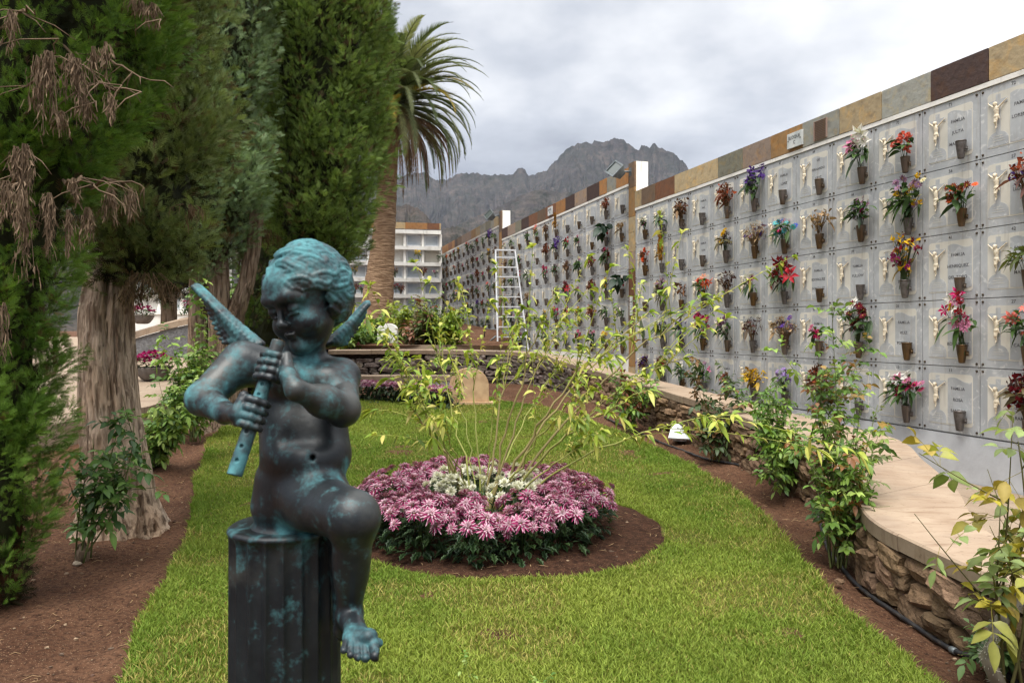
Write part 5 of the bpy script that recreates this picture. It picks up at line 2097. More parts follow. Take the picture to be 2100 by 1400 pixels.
for (a, b, Y, r_, bare) in ST:
    p0 = np.array([SB[0] + (a[0] - 1000) / F * 5.83, SB[1] + rng.normal() * .04, SB[2] - .02])
    p2 = at(b[0], b[1], Y)
    mid = (p0 + p2) / 2 + np.array([(p0[0] - p2[0]) * .10, 0, .10 + .12 * abs(p2[0] - p0[0])])
    P = bez(p0, mid, p2, 18)
    P[2:-1] += rng.normal(size=(15, 3)) * .012
    sc_ = lin(150, 138, 92) if r_ > .0085 else lin(148, 152, 84)
    ms.tube(P - SB, np.linspace(r_ * 1.35, r_ * .4, 18), 6, 0, np.array(sc_) * (.8 + .4 * rng.random()))
    ends = [P]
    for _ in range(4 if r_ > .0065 else 3):
        k = rng.integers(10, 17)
        q = P[k]
        ln = np.linalg.norm(p2 - p0)
        d = (P[k + 1] - P[k - 1])
        d = d / np.linalg.norm(d) + rng.normal(size=3) * .42 + [0, 0, .12]
        L_ = ln * (.16 + .22 * rng.random())
        T_ = bez(q, q + d * L_ * .5 + [0, 0, .05], q + d * L_ + [0, 0, -.02], 9)
        ms.tube(T_ - SB, np.linspace(r_ * .4, r_ * .16, 9), 5, 0, np.array(lin(160, 164, 82)) * (.8 + .4 * rng.random()))
        ends.append(T_)
    for e_i, E_ in enumerate(ends):
        n_ = len(E_)
        lnE = np.linalg.norm(E_[-1] - E_[0])
        cnt = int((13 if e_i else 15) + lnE * (13 if e_i else 6))
        for j in range(cnt):
            t_ = (.64 + .36 * rng.random() ** .8) if e_i == 0 else (.1 + .9 * rng.random())
            q = np.array([np.interp(t_ * (n_ - 1), np.arange(n_), E_[:, c]) for c in range(3)])
            tg = E_[min(n_ - 1, int(t_ * n_))] - E_[max(0, int(t_ * n_) - 1)]
            tg = tg / (np.linalg.norm(tg) + 1e-9)
            d = tg * .6 + rng.normal(size=3) * .6 + [0, 0, .1]
            l = .048 + .042 * rng.random()
            curved_leaf(ml, q - SB, d, l, l * .19, .35 + .5 * rng.random(), np.array(YG[rng.integers(len(YG))]) * (.72 + .45 * rng.random()))
        for j in range(4):                     # tuft at the tip
            d = (E_[-1] - E_[-2]) / np.linalg.norm(E_[-1] - E_[-2]) + rng.normal(size=3) * .5
            curved_leaf(ml, E_[-1] - SB, d, .07 + .05 * rng.random(), .018, .5, np.array(YG[rng.integers(4)]))
ms.build('stems', M['plain'], shrub)
ml.build('leaves', M['leaf'], shrub)


def rose_leaf(m, p, d, l, cols, n=5):
    """pinnate leaf of five toothed oval leaflets"""
    d = np.array(d) / (np.linalg.norm(d) + 1e-9)
    s_ = np.cross(d, [0, 0, 1.0])
    s_ = s_ / (np.linalg.norm(s_) + 1e-6)
    m.tube([p, p + d * l * .5 + [0, 0, .01], p + d * l * .8], .0012, 3, 0, np.array(cols[0]) * .8, cap=False)
    c0 = np.array(cols[rng.integers(len(cols))]) * (.75 + .45 * rng.random())
    for t_, sg in ((.38, -1), (.38, 1), (.62, -1), (.62, 1), (.8, 0))[-n:]:
        q = p + d * l * t_
        dd = d * (1 if sg == 0 else .45) + s_ * sg * .9 + rng.normal(size=3) * .18
        curved_leaf(m, q, dd, l * .42 * (1.15 if sg == 0 else 1), l * .135, .25 + .3 * rng.random(), c0 * (.9 + .2 * rng.random()), .3)


def rose_bush(label, base, stems, ll, cols, dens=10, stemcol=(96, 104, 60), flowers=(), thick=.007, lowfree=.25, group=None):
    """stems: list of end points (world); leaves along the upper part"""
    t = thing('rose_bush', label, 'rose bush', base, 0, group)
    b = np.array(base)
    ms, ml = MB(), MB()
    for e in stems:
        e = np.array(e)
        mid = (b + e) / 2 + rng.normal(size=3) * .08 * np.linalg.norm(e - b) + np.array([0, 0, .05])
        P = bez(b + rng.normal(size=3) * [.03, .03, 0], mid, e, 12)
        ms.tube(P - b, np.linspace(thick, thick * .35, 12), 5, 0, np.array(lin(*stemcol)) * (.7 + .5 * rng.random()))
        tw = [(P, lowfree)]
        for _ in range(3):
            k = rng.integers(4, 11)
            d = (P[k] - P[k - 1]) / np.linalg.norm(P[k] - P[k - 1]) + rng.normal(size=3) * .7
            L_ = np.linalg.norm(e - b) * (.14 + .2 * rng.random())
            T_ = bez(P[k], P[k] + d * L_ * .5, P[k] + d * L_ + [0, 0, .03], 6)
            ms.tube(T_ - b, np.linspace(thick * .45, thick * .2, 6), 4, 0, np.array(lin(*stemcol)) * (.8 + .5 * rng.random()))
            tw.append((T_, .1))
        for T_, lo in tw:
            n_ = len(T_)
            cnt = max(3, int(dens * (np.linalg.norm(T_[-1] - T_[0]) / ll) * .30))
            for j in range(cnt):
                t_ = lo + (1 - lo) * rng.random()
                q = np.array([np.interp(t_ * (n_ - 1), np.arange(n_), T_[:, c]) for c in range(3)])
                rose_leaf(ml, q - b, rng.normal(size=3) + [0, 0, .25], ll * (.7 + .6 * rng.random()), cols)
    ms.build('stems', M['plain'], t)
    ml.build('leaves', M['leaf'], t)
    if flowers:
        mf = MB()
        for p, c, r_ in flowers:
            for k in range(3):
                daisy_ball(mf, np.array(p) - b + [0, 0, .004 * k], r_ * (1 - .2 * k), c, 7)
        mf.build('blossoms', M['petal'], t)
    return t


def around(px, py, Y, n, sx, sy, sz=.15):
    return [at(px + rng.normal() * sx, py + rng.normal() * sy, Y + rng.normal() * sz) for _ in range(n)]


RG = [lin(104, 138, 58), lin(130, 160, 72), lin(86, 118, 56), lin(150, 172, 88)]
RR_ = RG + RG + [lin(136, 92, 58), lin(148, 120, 60), lin(118, 128, 84)]
RY = [lin(170, 158, 58), lin(150, 150, 70), lin(122, 136, 76), lin(158, 138, 60), lin(140, 158, 96)]
# left side
b = gpt(165, 1150)
rose_bush('sparse rose bush with rounded leaves before the pale trunk', b, [at(250, 850, b[1] - .1), at(275, 870, b[1]), at(225, 930, b[1] - .1), at(265, 960, b[1]), at(180, 960, b[1] - .1), at(210, 1010, b[1] - .05), at(190, 900, b[1])], .15, [lin(92, 126, 60), lin(120, 152, 78), lin(78, 110, 62)], 6)
m = MB()
m.tube([(0, 0, -.05), (.02, 0, .06), (.0, .01, .12)], [.05, .045, .03], 8, 0, lin(170, 150, 128))
m.build('stump', M['bark'], bpy.data.objects['rose_bush'])
b = gpt(330, 955)
rose_bush('full green rose bush between the pale trunk and the stems behind', b, around(335, 845, b[1], 9, 30, 26) + around(312, 900, b[1] - .1, 5, 20, 22), .15, RG, 15)
b = gpt(395, 905)
rose_bush('green rose bush beside the joined grey brown stems', b, around(395, 790, b[1], 8, 22, 32) + around(420, 740, b[1] + .2, 4, 18, 20), .16, RG, 14)
# right side, along the stone wall
b = gpt(1610, 1010)
rose_bush('green rose bush before the dry stone wall, left of the reddish one', b, around(1590, 860, b[1] + .1, 9, 34, 38) + around(1610, 930, b[1] - .1, 5, 30, 30), .115, RG, 8)
b = gpt(1722, 1160)
rose_bush('tall rose bush with reddish new leaves rising above the sandstone cap', b, [at(1720, 760, b[1] + .5), at(1765, 800, b[1] + .4), at(1680, 790, b[1] + .5), at(1740, 880, b[1] + .2), at(1690, 860, b[1] + .3), at(1800, 830, b[1] + .3), at(1720, 960, b[1]), at(1775, 960, b[1]), at(1745, 1050, b[1]), at(1700, 1040, b[1] - .1), at(1790, 905, b[1] + .1), at(1650, 900, b[1] + .3), at(1720, 820, b[1] + .4)], .12, RR_, 7.5,
          flowers=[(at(1795, 885, b[1] + .1), lin(200, 180, 40), .018)])
b = gpt(1472, 945)
rose_bush('small dark leaved rose bush beside the tilted marble tablet', b, [at(1480, 800, b[1]), at(1450, 850, b[1]), at(1500, 860, b[1]), at(1520, 800, b[1] + .2), at(1440, 790, b[1] + .2)], .16, [lin(84, 100, 60), lin(70, 90, 54), lin(128, 96, 64)], 11)
b = gpt(1300, 880)
rose_bush('low thin rose bush at the foot of the stone wall behind the shrub', b, around(1290, 800, b[1], 6, 30, 26), .16, RG + [lin(132, 84, 52)], 11)
b = np.array([2.13, 3.2, .0])
rt = rose_bush('gnarled rose with yellowing leaves on a lichen crusted stump', b, [at(2088, 905, b[1] - .05), at(2050, 1100, b[1] - .1), at(2070, 1000, b[1] - .05), at(2095, 1060, b[1]), at(2030, 1150, b[1] - .15)], .16, RY, 2.0, (92, 88, 52), thick=.008, lowfree=.62)
m = MB()
P = np.array([at(2070, 1450, b[1] - .02), at(2022, 1345, b[1] - .06), at(2040, 1290, b[1] - .08), at(2065, 1255, b[1] - .02), at(2085, 1235, b[1]), at(2125, 1185, b[1] + .02)]) - b
m.tube(P, [.034, .028, .026, .027, .026, .022], 12, 0, lin(150, 142, 126))
for _ in range(900):
    k = rng.random() * 5
    q = np.array([np.interp(k, np.arange(6), P[:, c]) for c in range(3)])
    d = rng.normal(size=3)
    d /= np.linalg.norm(d)
    r_ = np.interp(k, np.arange(6), [.034, .028, .026, .027, .026, .022])
    m.tube([q + d * r_ * .9, q + d * (r_ + .012 * rng.random()) + rng.normal(size=3) * .004], [.0022, .0008], 3, 0, np.array(lin(176, 172, 156)) * (.6 + .6 * rng.random()), cap=False)
m.build('stump', M['plain'], rt)
b = gpt(2040, 1372)
rose_bush('low sprig of rounded bluish leaves by the black hose', b, around(2030, 1330, b[1] - .05, 5, 22, 16, .04), .10, [lin(112, 140, 84), lin(96, 126, 76)], 9)
rose_bush('tip of a low leafy sprig at the front edge of the lawn', np.array([.0, 3.0, .03]), [np.array([.16, 3.05, .14]), np.array([-.16, 3.04, .12])], .06, RG, 6, thick=.003)
# terrace roses at the back
TERR = [(705, 690, 20.2, 'yellow green rose bush at the left end of the terrace bed', 44, RG + [lin(168, 176, 70)], (200, 100, 150)), (745, 680, 20.8, 'rose bush with pink blooms left of the white headstone', 40, RG, (214, 130, 170)),
        (825, 660, 21.5, 'yellowing rose bush right of the white headstone', 34, [lin(160, 170, 66), lin(120, 140, 60)], None), (858, 672, 20.4, 'reddish leaved rose bush in the terrace bed', 26, [lin(134, 90, 70), lin(110, 100, 66), lin(96, 116, 60)], None),
        (893, 668, 21.0, 'dark green rose bush with white blooms against the white niches', 28, [lin(76, 96, 56), lin(90, 112, 62)], (226, 220, 210)), (918, 665, 20.3, 'bright green rose bush with a yellow bloom at the terrace corner', 26, [lin(130, 156, 60), lin(160, 172, 70)], (236, 190, 60)),
        (660, 690, 20.6, 'green rose bush partly hidden behind the statue shoulder', 30, RG, (214, 150, 180)), (560, 640, 16.5, 'red flowered rose bush behind the statue head', 32, RG, (176, 30, 40)), (500, 660, 15.5, 'green rose bush behind the statue wing', 26, RG, None)]
for (px, py, Y, lab, sp, cols, fc) in TERR:
    b = at(px, 702, Y)
    b[2] = Z1 - .06 if Y > 19 else float(gz(Y))
    ends = [at(px + rng.normal() * sp * .62, py - 2 + rng.normal() * 18, Y + rng.normal() * .35) for _ in range(12)]
    fl_ = [(at(px + rng.normal() * sp * .6, py - 14 + rng.normal() * 18, Y - .3), lin(*fc), .06) for _ in range(6)] if fc else ()
    rose_bush(lab, b, ends, .26, cols, 17, flowers=fl_, thick=.012, lowfree=.1)

# ---- small things on the soil
t = thing('irrigation_hose', 'black irrigation hose lying on the soil along the stone wall', 'hose', (0, 0, 0))
P = np.array([gpt(*q, .03) for q in [(1240, 852), (1300, 874), (1365, 902), (1430, 925), (1485, 942), (1580, 966), (1640, 1000), (1676, 1035), (1686, 1075), (1700, 1115), (1740, 1160), (1800, 1207), (1875, 1256), (1960, 1307), (2015, 1333), (2100, 1385), (2200, 1450)]])
u_ = np.linspace(0, len(P) - 1, 120)
P = np.stack([np.interp(u_, np.arange(len(P)), P[:, k]) for k in range(3)], -1)
for _ in range(3):
    P[1:-1] = (P[:-2] + 2 * P[1:-1] + P[2:]) / 4
P[:, 2] = soil_z(P[:, 0], P[:, 1]) + .022
for _ in range(6):
    P[1:-1, 2] = (P[:-2, 2] + P[2:, 2]) / 2
m = MB()
m.tube(P, .014, 10)
m.build('pipe', M['hose'], t)
for k in (46, 96):
    m = MB()
    m.tube([P[k], P[k + 1]], .018, 10)
    m.build('clamp', M['dark_metal'], t)
p = gpt(1402, 905)
t = thing('marble_tablet', 'pale marble tablet tilted on a dark block beside the hose', 'memorial plaque', p, R(-24))
tl = np.array(Matrix.Rotation(R(32), 3, 'X'))
m = MB()
m.box(np.array([0, 0, .13]), (.36, .30, .022), 0, rot=tl)
m.build('tablet', M['marble'], t)
tm = link('lettering', text_mesh(['EN MEMORIA', 'DE LOS', 'DIFUNTOS'], .034, 1.3), t, (0, -.002, .147))
tm.rotation_euler = (R(-58), 0, 0)
m = MB()
m.prism([(-.14, 0), (.14, 0), (.14, .10), (-.14, .10)], .0, .16)
m.build('base', M['rock'], t)
p = gpt(1432, 912)
t = thing('stone_ball', 'small round tan stone beside the tilted marble tablet', 'stone', p)
m = MB()
m.ball((0, 0, .07), (.085, .08, .085), 16, 0, lin(176, 148, 120), jit=.03)
m.build('ball', M['rock'], t)
rg_ = random.Random(4)
for i, (px, py, c, lab) in enumerate([(440, 1080, (196, 140, 112), 'small pinkish stone chip on the notched lawn edge'), (1722, 1195, (120, 96, 74), 'brown clod under the tall rose bush'), (158, 1158, (176, 160, 140), 'pale worn root knob at the left soil strip')]):
    p = gpt(px, py)
    o = MB()
    o.ball((0, 0, .01), (.035, .025, .018), 8, 0, lin(*c), jit=.25, smooth=False)
    ob = o.build('stone_chip', M['rock'], None, p)
    tag(ob, lab, 'stone')
# ================================================================ vases and bouquets on the niche walls
C_ = {'white': (236, 232, 226), 'cream': (232, 222, 178), 'pink': (222, 140, 176), 'hot': (206, 40, 110), 'mag': (170, 36, 120), 'red': (170, 40, 52), 'dred': (112, 26, 36), 'coral': (232, 122, 108), 'orange': (220, 92, 46),
      'yellow': (234, 190, 40), 'ochre': (168, 120, 50), 'tan': (178, 148, 112), 'brown': (116, 82, 62), 'rust': (140, 66, 40), 'dark': (84, 56, 52), 'mauve': (160, 122, 152), 'lav': (160, 132, 196), 'violet': (92, 62, 140), 'blue': (70, 96, 190), 'teal': (90, 180, 186), 'peach': (236, 160, 130)}
GREEN = [(58, 84, 40), (76, 104, 50), (48, 70, 42)]
# kind: (words, [(flower form, colour, count, size)], leaf count, leaf colours, width, height, dry)
KIND = {
    'pw': ('white and magenta', [('ball', 'white', 4, .045), ('daisy', 'mag', 7, .035)], 12, GREEN, .16, .24, 0),
    'wr': ('white rose', [('ball', 'white', 6, .042)], 26, GREEN, .18, .22, 0),
    'db': ('dry brown', [('dry', 'brown', 34, .022), ('dry', 'dark', 14, .02)], 8, [(120, 92, 60)], .22, .26, 1),
    'dr': ('withered reddish brown', [('dry', 'rust', 40, .02), ('dry', 'brown', 20, .02)], 8, [(112, 70, 50)], .24, .26, 1),
    'pv': ('purple and green', [('spike', 'violet', 9, .03), ('daisy', 'lav', 6, .02)], 24, GREEN, .20, .32, 0),
    'lil': ('pale pink lily', [('lily', 'white', 6, .085), ('lily', 'pink', 3, .07)], 26, GREEN, .26, .30, 0),
    'sal': ('salmon carnation', [('ball', 'coral', 7, .040)], 22, GREEN, .24, .22, 0),
    'do': ('dry orange tipped', [('dry', 'rust', 24, .02), ('ball', 'orange', 2, .04)], 6, [(120, 84, 60)], .16, .24, 1),
    'of': ('ochre plume', [('plume', 'ochre', 5, .05)], 8, [(150, 112, 50)], .12, .34, 1),
    'yel': ('yellow and dried', [('ball', 'yellow', 4, .035), ('dry', 'dark', 20, .02)], 14, [(92, 84, 50)], .20, .26, 0),
    'dt': ('feathery tan', [('spray', 'tan', 70, .012), ('dry', 'violet', 4, .03)], 6, [(150, 122, 84)], .34, .26, 1),
    'tb': ('teal, blue and pink', [('daisy', 'teal', 9, .034), ('daisy', 'blue', 5, .03), ('daisy', 'hot', 5, .03)], 22, GREEN, .30, .20, 0),
    'dp': ('dry tan seed head', [('dry', 'tan', 22, .020)], 6, [(140, 112, 76)], .20, .22, 1),
    'mg': ('mauve and fern', [('daisy', 'mauve', 16, .024), ('ball', 'mag', 2, .03)], 46, GREEN, .24, .28, 0),
    'ly': ('lilac and yellow', [('daisy', 'mauve', 14, .032), ('ball', 'yellow', 6, .028), ('daisy', 'cream', 5, .03)], 60, GREEN, .32, .34, 0),
    'ro': ('rust red', [('daisy', 'rust', 14, .032), ('daisy', 'orange', 4, .028)], 26, GREEN, .24, .22, 0),
    'rp': ('rust and purple', [('dry', 'rust', 36, .022), ('dry', 'violet', 14, .022)], 8, [(110, 70, 60)], .24, .30, 1),
    'dg': ('faded green and purple', [('dry', 'mauve', 24, .018), ('dry', 'ochre', 14, .018)], 34, [(96, 92, 56), (80, 86, 50)], .20, .30, 0),
    'dl': ('single curled brown leaf', [('dry', 'brown', 6, .03)], 6, [(130, 88, 56)], .16, .24, 1),
    'or': ('orange red', [('lily', 'orange', 5, .06), ('ball', 'red', 3, .03), ('lily', 'peach', 3, .05)], 24, GREEN, .28, .26, 0),
    'dd': ('dry dark', [('dry', 'dark', 26, .020)], 6, [(92, 74, 54)], .22, .26, 1),
    'wm': ('white pompon and magenta', [('ball', 'white', 3, .060), ('daisy', 'mag', 3, .035)], 14, GREEN, .16, .22, 0),
    'rl': ('crimson lily', [('lily', 'red', 6, .10), ('lily', 'dred', 3, .08)], 30, GREEN, .30, .30, 0),
    'ym': ('yellow and magenta', [('dry', 'yellow', 16, .022), ('daisy', 'mag', 10, .028), ('dry', 'dred', 14, .02)], 12, [(120, 100, 50)], .26, .34, 0),
    'gs': ('green sprig', [('dry', 'ochre', 3, .02)], 50, [(104, 110, 60), (84, 96, 50)], .30, .22, 0),
    'al': ('spiky grey green leaf', [('blade', 'brown', 1, .2)], 0, GREEN, .16, .3, 0),
    'pw2': ('purple and white spray', [('daisy', 'violet', 12, .022), ('daisy', 'white', 8, .02)], 44, [(96, 108, 60), (80, 96, 52)], .26, .30, 0),
    'vio': ('deep violet', [('daisy', 'violet', 22, .026)], 12, GREEN, .18, .26, 0),
    'mp': ('magenta and pink', [('ball', 'hot', 9, .036), ('ball', 'pink', 5, .036)], 20, GREEN, .24, .34, 0),
    'mw': ('mauve and white pompon', [('ball', 'mauve', 5, .052), ('ball', 'white', 2, .045), ('daisy', 'mauve', 9, .026)], 34, GREEN, .28, .30, 0),
    'dtv': ('dry tan and violet', [('spray', 'tan', 60, .014), ('daisy', 'violet', 7, .034)], 8, [(140, 112, 76)], .32, .24, 1),
    'hp': ('small hot pink', [('ball', 'hot', 4, .038), ('ball', 'pink', 1, .04)], 10, GREEN, .20, .14, 0),
    'rw': ('dark red with one white bloom', [('daisy', 'dred', 16, .034), ('daisy', 'white', 1, .07), ('daisy', 'mauve', 4, .034)], 44, GREEN, .30, .36, 0),
    'gl': ('pink gladiolus', [('lily', 'pink', 7, .05), ('lily', 'hot', 4, .05), ('ball', 'red', 3, .03), ('lily', 'white', 4, .05), ('spike', 'yellow', 2, .02)], 12, GREEN, .26, .38, 0),
    'co': ('coral and green', [('lily', 'coral', 8, .055), ('ball', 'cream', 2, .03)], 34, GREEN, .26, .30, 0),
    'dpb': ('dried purple brown', [('dry', 'dark', 26, .024), ('dry', 'violet', 8, .026)], 10, [(104, 76, 56)], .20, .28, 1),
    'wg': ('white and green', [('daisy', 'white', 12, .026)], 40, GREEN, .24, .26, 0),
    'pp': ('pink and purple', [('ball', 'pink', 4, .036), ('daisy', 'mauve', 6, .03)], 30, GREEN, .22, .28, 0),
    'sr': ('small dark red', [('daisy', 'dred', 9, .022)], 12, [(96, 60, 46)], .18, .12, 0),
    'yd': ('yellow dried', [('spray', 'yellow', 50, .016), ('dry', 'ochre', 14, .02)], 4, [(170, 140, 60)], .24, .20, 1),
    'lv': ('lavender', [('daisy', 'lav', 18, .030)], 26, [(96, 118, 70), (110, 132, 84)], .24, .24, 0),
    'lpw': ('pink and white lily', [('daisy', 'hot', 9, .034), ('lily', 'white', 3, .07), ('daisy', 'pink', 7, .034)], 46, GREEN, .28, .26, 0),
    'dm': ('dark maroon dried', [('dry', 'dred', 40, .024), ('dry', 'dark', 20, .022)], 20, [(96, 84, 52)], .26, .34, 1),
    'rr': ('red rose', [('ball', 'red', 7, .038)], 34, GREEN, .24, .28, 0),
    'rb': ('crimson bush', [('daisy', 'hot', 12, .036), ('ball', 'dred', 8, .034)], 50, GREEN, .30, .32, 0),
    'gp': ('green with pale blooms', [('ball', 'pink', 3, .034), ('daisy', 'cream', 6, .026)], 60, GREEN, .30, .28, 0),
    'bl': ('broad dark leaf and red', [('lily', 'red', 2, .09), ('ball', 'red', 1, .05)], 14, [(34, 56, 40)], .34, .34, 0),
    'yo': ('bright yellow', [('lily', 'yellow', 6, .055), ('daisy', 'yellow', 6, .03)], 24, GREEN, .26, .26, 0),
    'gst': ('bare green stalk', [('blade', 'tan', 1, .2)], 6, GREEN, .1, .3, 0),
    'wl': ('white lily', [('lily', 'white', 6, .07)], 36, GREEN, .28, .30, 0),
}


def bouquet_mesh(k, seed):
    rg = np.random.default_rng(seed)
    words_, fl, nl, lc, W_, H_, dry = KIND[k]
    mf, ml = MB(), MB()
    stc = np.array(lin(*((132, 106, 74) if dry else (72, 92, 50))))

    def spot():
        a = rg.random() * 6.28
        q = math.sqrt(rg.random())
        x = W_ / 2 * q * math.cos(a) * (1 if not dry else 1.1)
        z = H_ * (.50 + .34 * q * math.sin(a) + .14 * rg.random())
        y = -.05 * rg.random() - .035 * (1 - q) + .02
        return np.array([x, y, max(.05, z)])
    for form, cn, n, s_ in fl:
        for _ in range(n):
            p = spot()
            if form == 'plume':
                p = np.array([rg.normal() * .02, -.02, H_ * (.5 + .5 * rg.random())])
            c = np.array(lin(*C_[cn])) * (.72 + .5 * rg.random())
            ml.tube([(rg.normal() * .012, rg.normal() * .01, -.06), p * [.45, .5, .5], p], .0022, 3, 0, stc * (.7 + .6 * rg.random()), cap=False)
            if form == 'ball':
                for _k in range(26):
                    d = rg.normal(size=3)
                    d /= np.linalg.norm(d)
                    d[1] = -abs(d[1]) * .9 - .05
                    q = np.cross(d, rg.normal(size=3))
                    q /= np.linalg.norm(q)
                    r_ = s_ * (.55 + .45 * rg.random())
                    mf.add([p + d * r_ * .35, p + d * r_ - q * s_ * .34, p + d * r_ * 1.08, p + d * r_ + q * s_ * .34], np.array([[0, 1, 2, 3]]), 0, c * (.72 + .5 * rg.random()))
            elif form == 'daisy':
                f = np.array([rg.normal() * .5, -1, .35 + rg.normal() * .5])
                f /= np.linalg.norm(f)
                u = np.cross(f, [0, 0, 1.0])
                u /= np.linalg.norm(u)
                v = np.cross(u, f)
                for ring in (1.0, .6):
                    for j in range(10):
                        a = 6.283 * (j + rg.random() * .3) / 10
                        d = u * math.cos(a) + v * math.sin(a)
                        t_ = -u * math.sin(a) + v * math.cos(a)
                        mf.add([p + f * .002, p + d * s_ * ring * .6 - t_ * s_ * .17 + f * s_ * .25 * (1.3 - ring), p + d * s_ * ring + f * s_ * .25 * (1.4 - ring), p + d * s_ * ring * .6 + t_ * s_ * .17 + f * s_ * .25 * (1.3 - ring)], np.array([[0, 1, 2, 3]]), 0, c * (.75 + .45 * rg.random()))
                mf.ball(p + f * s_ * .12, s_ * .16, 5, 0, np.array(lin(190, 160, 70)) if cn != 'violet' else c * .6)
            elif form == 'lily':
                f = np.array([rg.normal() * .6, -1, .2 + rg.normal() * .5])
                f /= np.linalg.norm(f)
                u = np.cross(f, [0, 0, 1.0])
                u /= np.linalg.norm(u)
                v = np.cross(u, f)
                for j in range(6):
                    a = 6.283 * j / 6 + rg.normal() * .1
                    d = u * math.cos(a) + v * math.sin(a)
                    t_ = -u * math.sin(a) + v * math.cos(a)
                    cc = c * (.8 + .35 * rg.random())
                    mf.add([p, p + d * s_ * .5 + f * s_ * .35 - t_ * s_ * .20, p + d * s_ + f * s_ * .18, p + d * s_ * .5 + f * s_ * .35 + t_ * s_ * .20, p + d * s_ * .5 + f * s_ * .28], np.array([[0, 1, 4, 4], [1, 2, 4, 4]])[:, :3], 0, np.array([cc * .6, cc, cc, cc, cc * .9]))
                    mf.add([p, p + d * s_ * .5 + f * s_ * .28, p + d * s_ * .5 + f * s_ * .35 + t_ * s_ * .20, p + d * s_ + f * s_ * .18], np.array([[0, 1, 2], [1, 3, 2]]), 0, np.array([cc * .6, cc * .9, cc, cc]))
            elif form == 'dry':
                for _k in range(4):
                    d = rg.normal(size=3) * s_ * .6
                    e1, e2 = rg.normal(size=3) * s_ * .75, rg.normal(size=3) * s_ * .75
                    mf.add([p + d, p + d + e1, p + d + e1 * .5 + e2, p + d + e2 * .7], np.array([[0, 1, 2, 3]]), 0, c * (.6 + .7 * rg.random()))
            elif form == 'spray':
                for _k in range(3):
                    d = rg.normal(size=3) * s_ * 1.3
                    e1, e2 = rg.normal(size=3) * s_, rg.normal(size=3) * s_ * .5
                    mf.add([p + d, p + d + e2, p + d + e1 * 1.6], np.array([[0, 1, 2]]), 0, c * (.7 + .6 * rg.random()))
            elif form == 'spike':
                for _k in range(14):
                    q = p + np.array([rg.normal() * s_ * .3, rg.normal() * s_ * .2, (rg.random() - .3) * s_ * 3.4])
                    e1, e2 = rg.normal(size=3) * s_ * .6, rg.normal(size=3) * s_ * .6
                    mf.add([q, q + e1, q + e1 + e2, q + e2], np.array([[0, 1, 2, 3]]), 0, c * (.7 + .6 * rg.random()))
            elif form == 'plume':
                for _k in range(60):
                    t_ = rg.random()
                    q = np.array([p[0] * .5 + rg.normal() * .022 * math.sin(math.pi * (.1 + .85 * t_)), -.02 + rg.normal() * .012, .03 + t_ * H_])
                    mf.add([q, q + [rg.normal() * .01, -.008, .012], q + [rg.normal() * .012, 0, .05], q + [.008, .004, .02]], np.array([[0, 1, 2, 3]]), 0, c * (.6 + .7 * rg.random()))
            elif form == 'blade':
                curved_leaf(mf, np.array([0, -.01, -.05]), np.array([-.22, -.05, 1]), .40, .028, -.0, np.array(lin(96, 104, 84)))
                curved_leaf(mf, np.array([0.01, -.02, -.05]), np.array([-.9, -.2, .75]), .34, .022, .9, np.array(lin(142, 92, 62)))
                curved_leaf(mf, np.array([0.01, -.02, -.05]), np.array([.2, -.1, 1]), .26, .022, .1, np.array(lin(84, 100, 72)))
    big = k == 'bl'
    for _ in range(nl):
        p = spot() * [.75, 1, .75]
        d = np.array([p[0] * 5 + rg.normal() * .5, -.5 + rg.normal() * .3, .25 + rg.normal() * .55])
        l = (.075 + .05 * rg.random()) * (2.2 if big else 1)
        curved_leaf(ml, p, d, l, l * (.30 if big else .16), .5, np.array(lin(*lc[rg.integers(len(lc))])) * (.7 + .6 * rg.random()))
    if not ml.V:
        ml.tube([(0, 0, -.05), (0, 0, .05)], .003, 3, 0, stc)
    return mf.mesh('blossoms', M['dry_petal' if dry else 'petal']), ml.mesh('foliage', M['leaf'])


_bq = {}


def get_bq(k, v):
    if (k, v) not in _bq:
        _bq[(k, v)] = bouquet_mesh(k, sum(map(ord, k)) * 7 + v)
    return _bq[(k, v)]


def furnish(B, rows, where, fx=.79, small=1.0):
    """rows: top row first, one token per column from the left; '-' an empty vase, '.' nothing"""
    for ri, row in enumerate(rows):
        r = B.nr - ri
        for ci, k in enumerate(row.split()):
            c = ci + 1
            if k == '.':
                continue
            x, z = (c - 1 + fx + .02 * rng.normal()) * B.W, B.zb + (r - 1) * B.H + .035 * B.H / .688 + .01 * rng.random()
            pos = f'{ROWN[B.nr][r - 1]} row, {ORD[c]} plaque from the left, {where}'
            p = B.w(x, -.075, z)
            me = VASES[0 if rng.random() < .74 else 1]
            met = 'bronze' if me is VASES[0] else 'grey'
            sc = .92 + .14 * rng.random()
            v = thing('flower_vase', (f'empty {met} vase, ' if k == '-' else f'{met} vase with flowers, ') + pos, 'vase', p, PHI, 'flower vases on the niche plaques')
            v.scale = (sc * small, sc * small, sc * small)
            link('vessel', me[0], v)
            link('bracket', me[1], v)
            if k != '-':
                mf, ml = get_bq(k, int(rng.integers(2)))
                q = B.w(x, -.078, z + .185 * sc * small)
                b = thing('bouquet', KIND[k][0] + ' bouquet, ' + pos, 'bouquet', q, PHI, 'bouquets on the niche plaques')
                s_ = (1.12 + .22 * rng.random()) * small * (1.2 if B is B1 else 1)
                b.scale = (s_ * random.choice([1, 1, -1]) if k not in ('al',) else s_, s_, s_)
                link('blossoms', mf, b)
                link('foliage', ml, b)


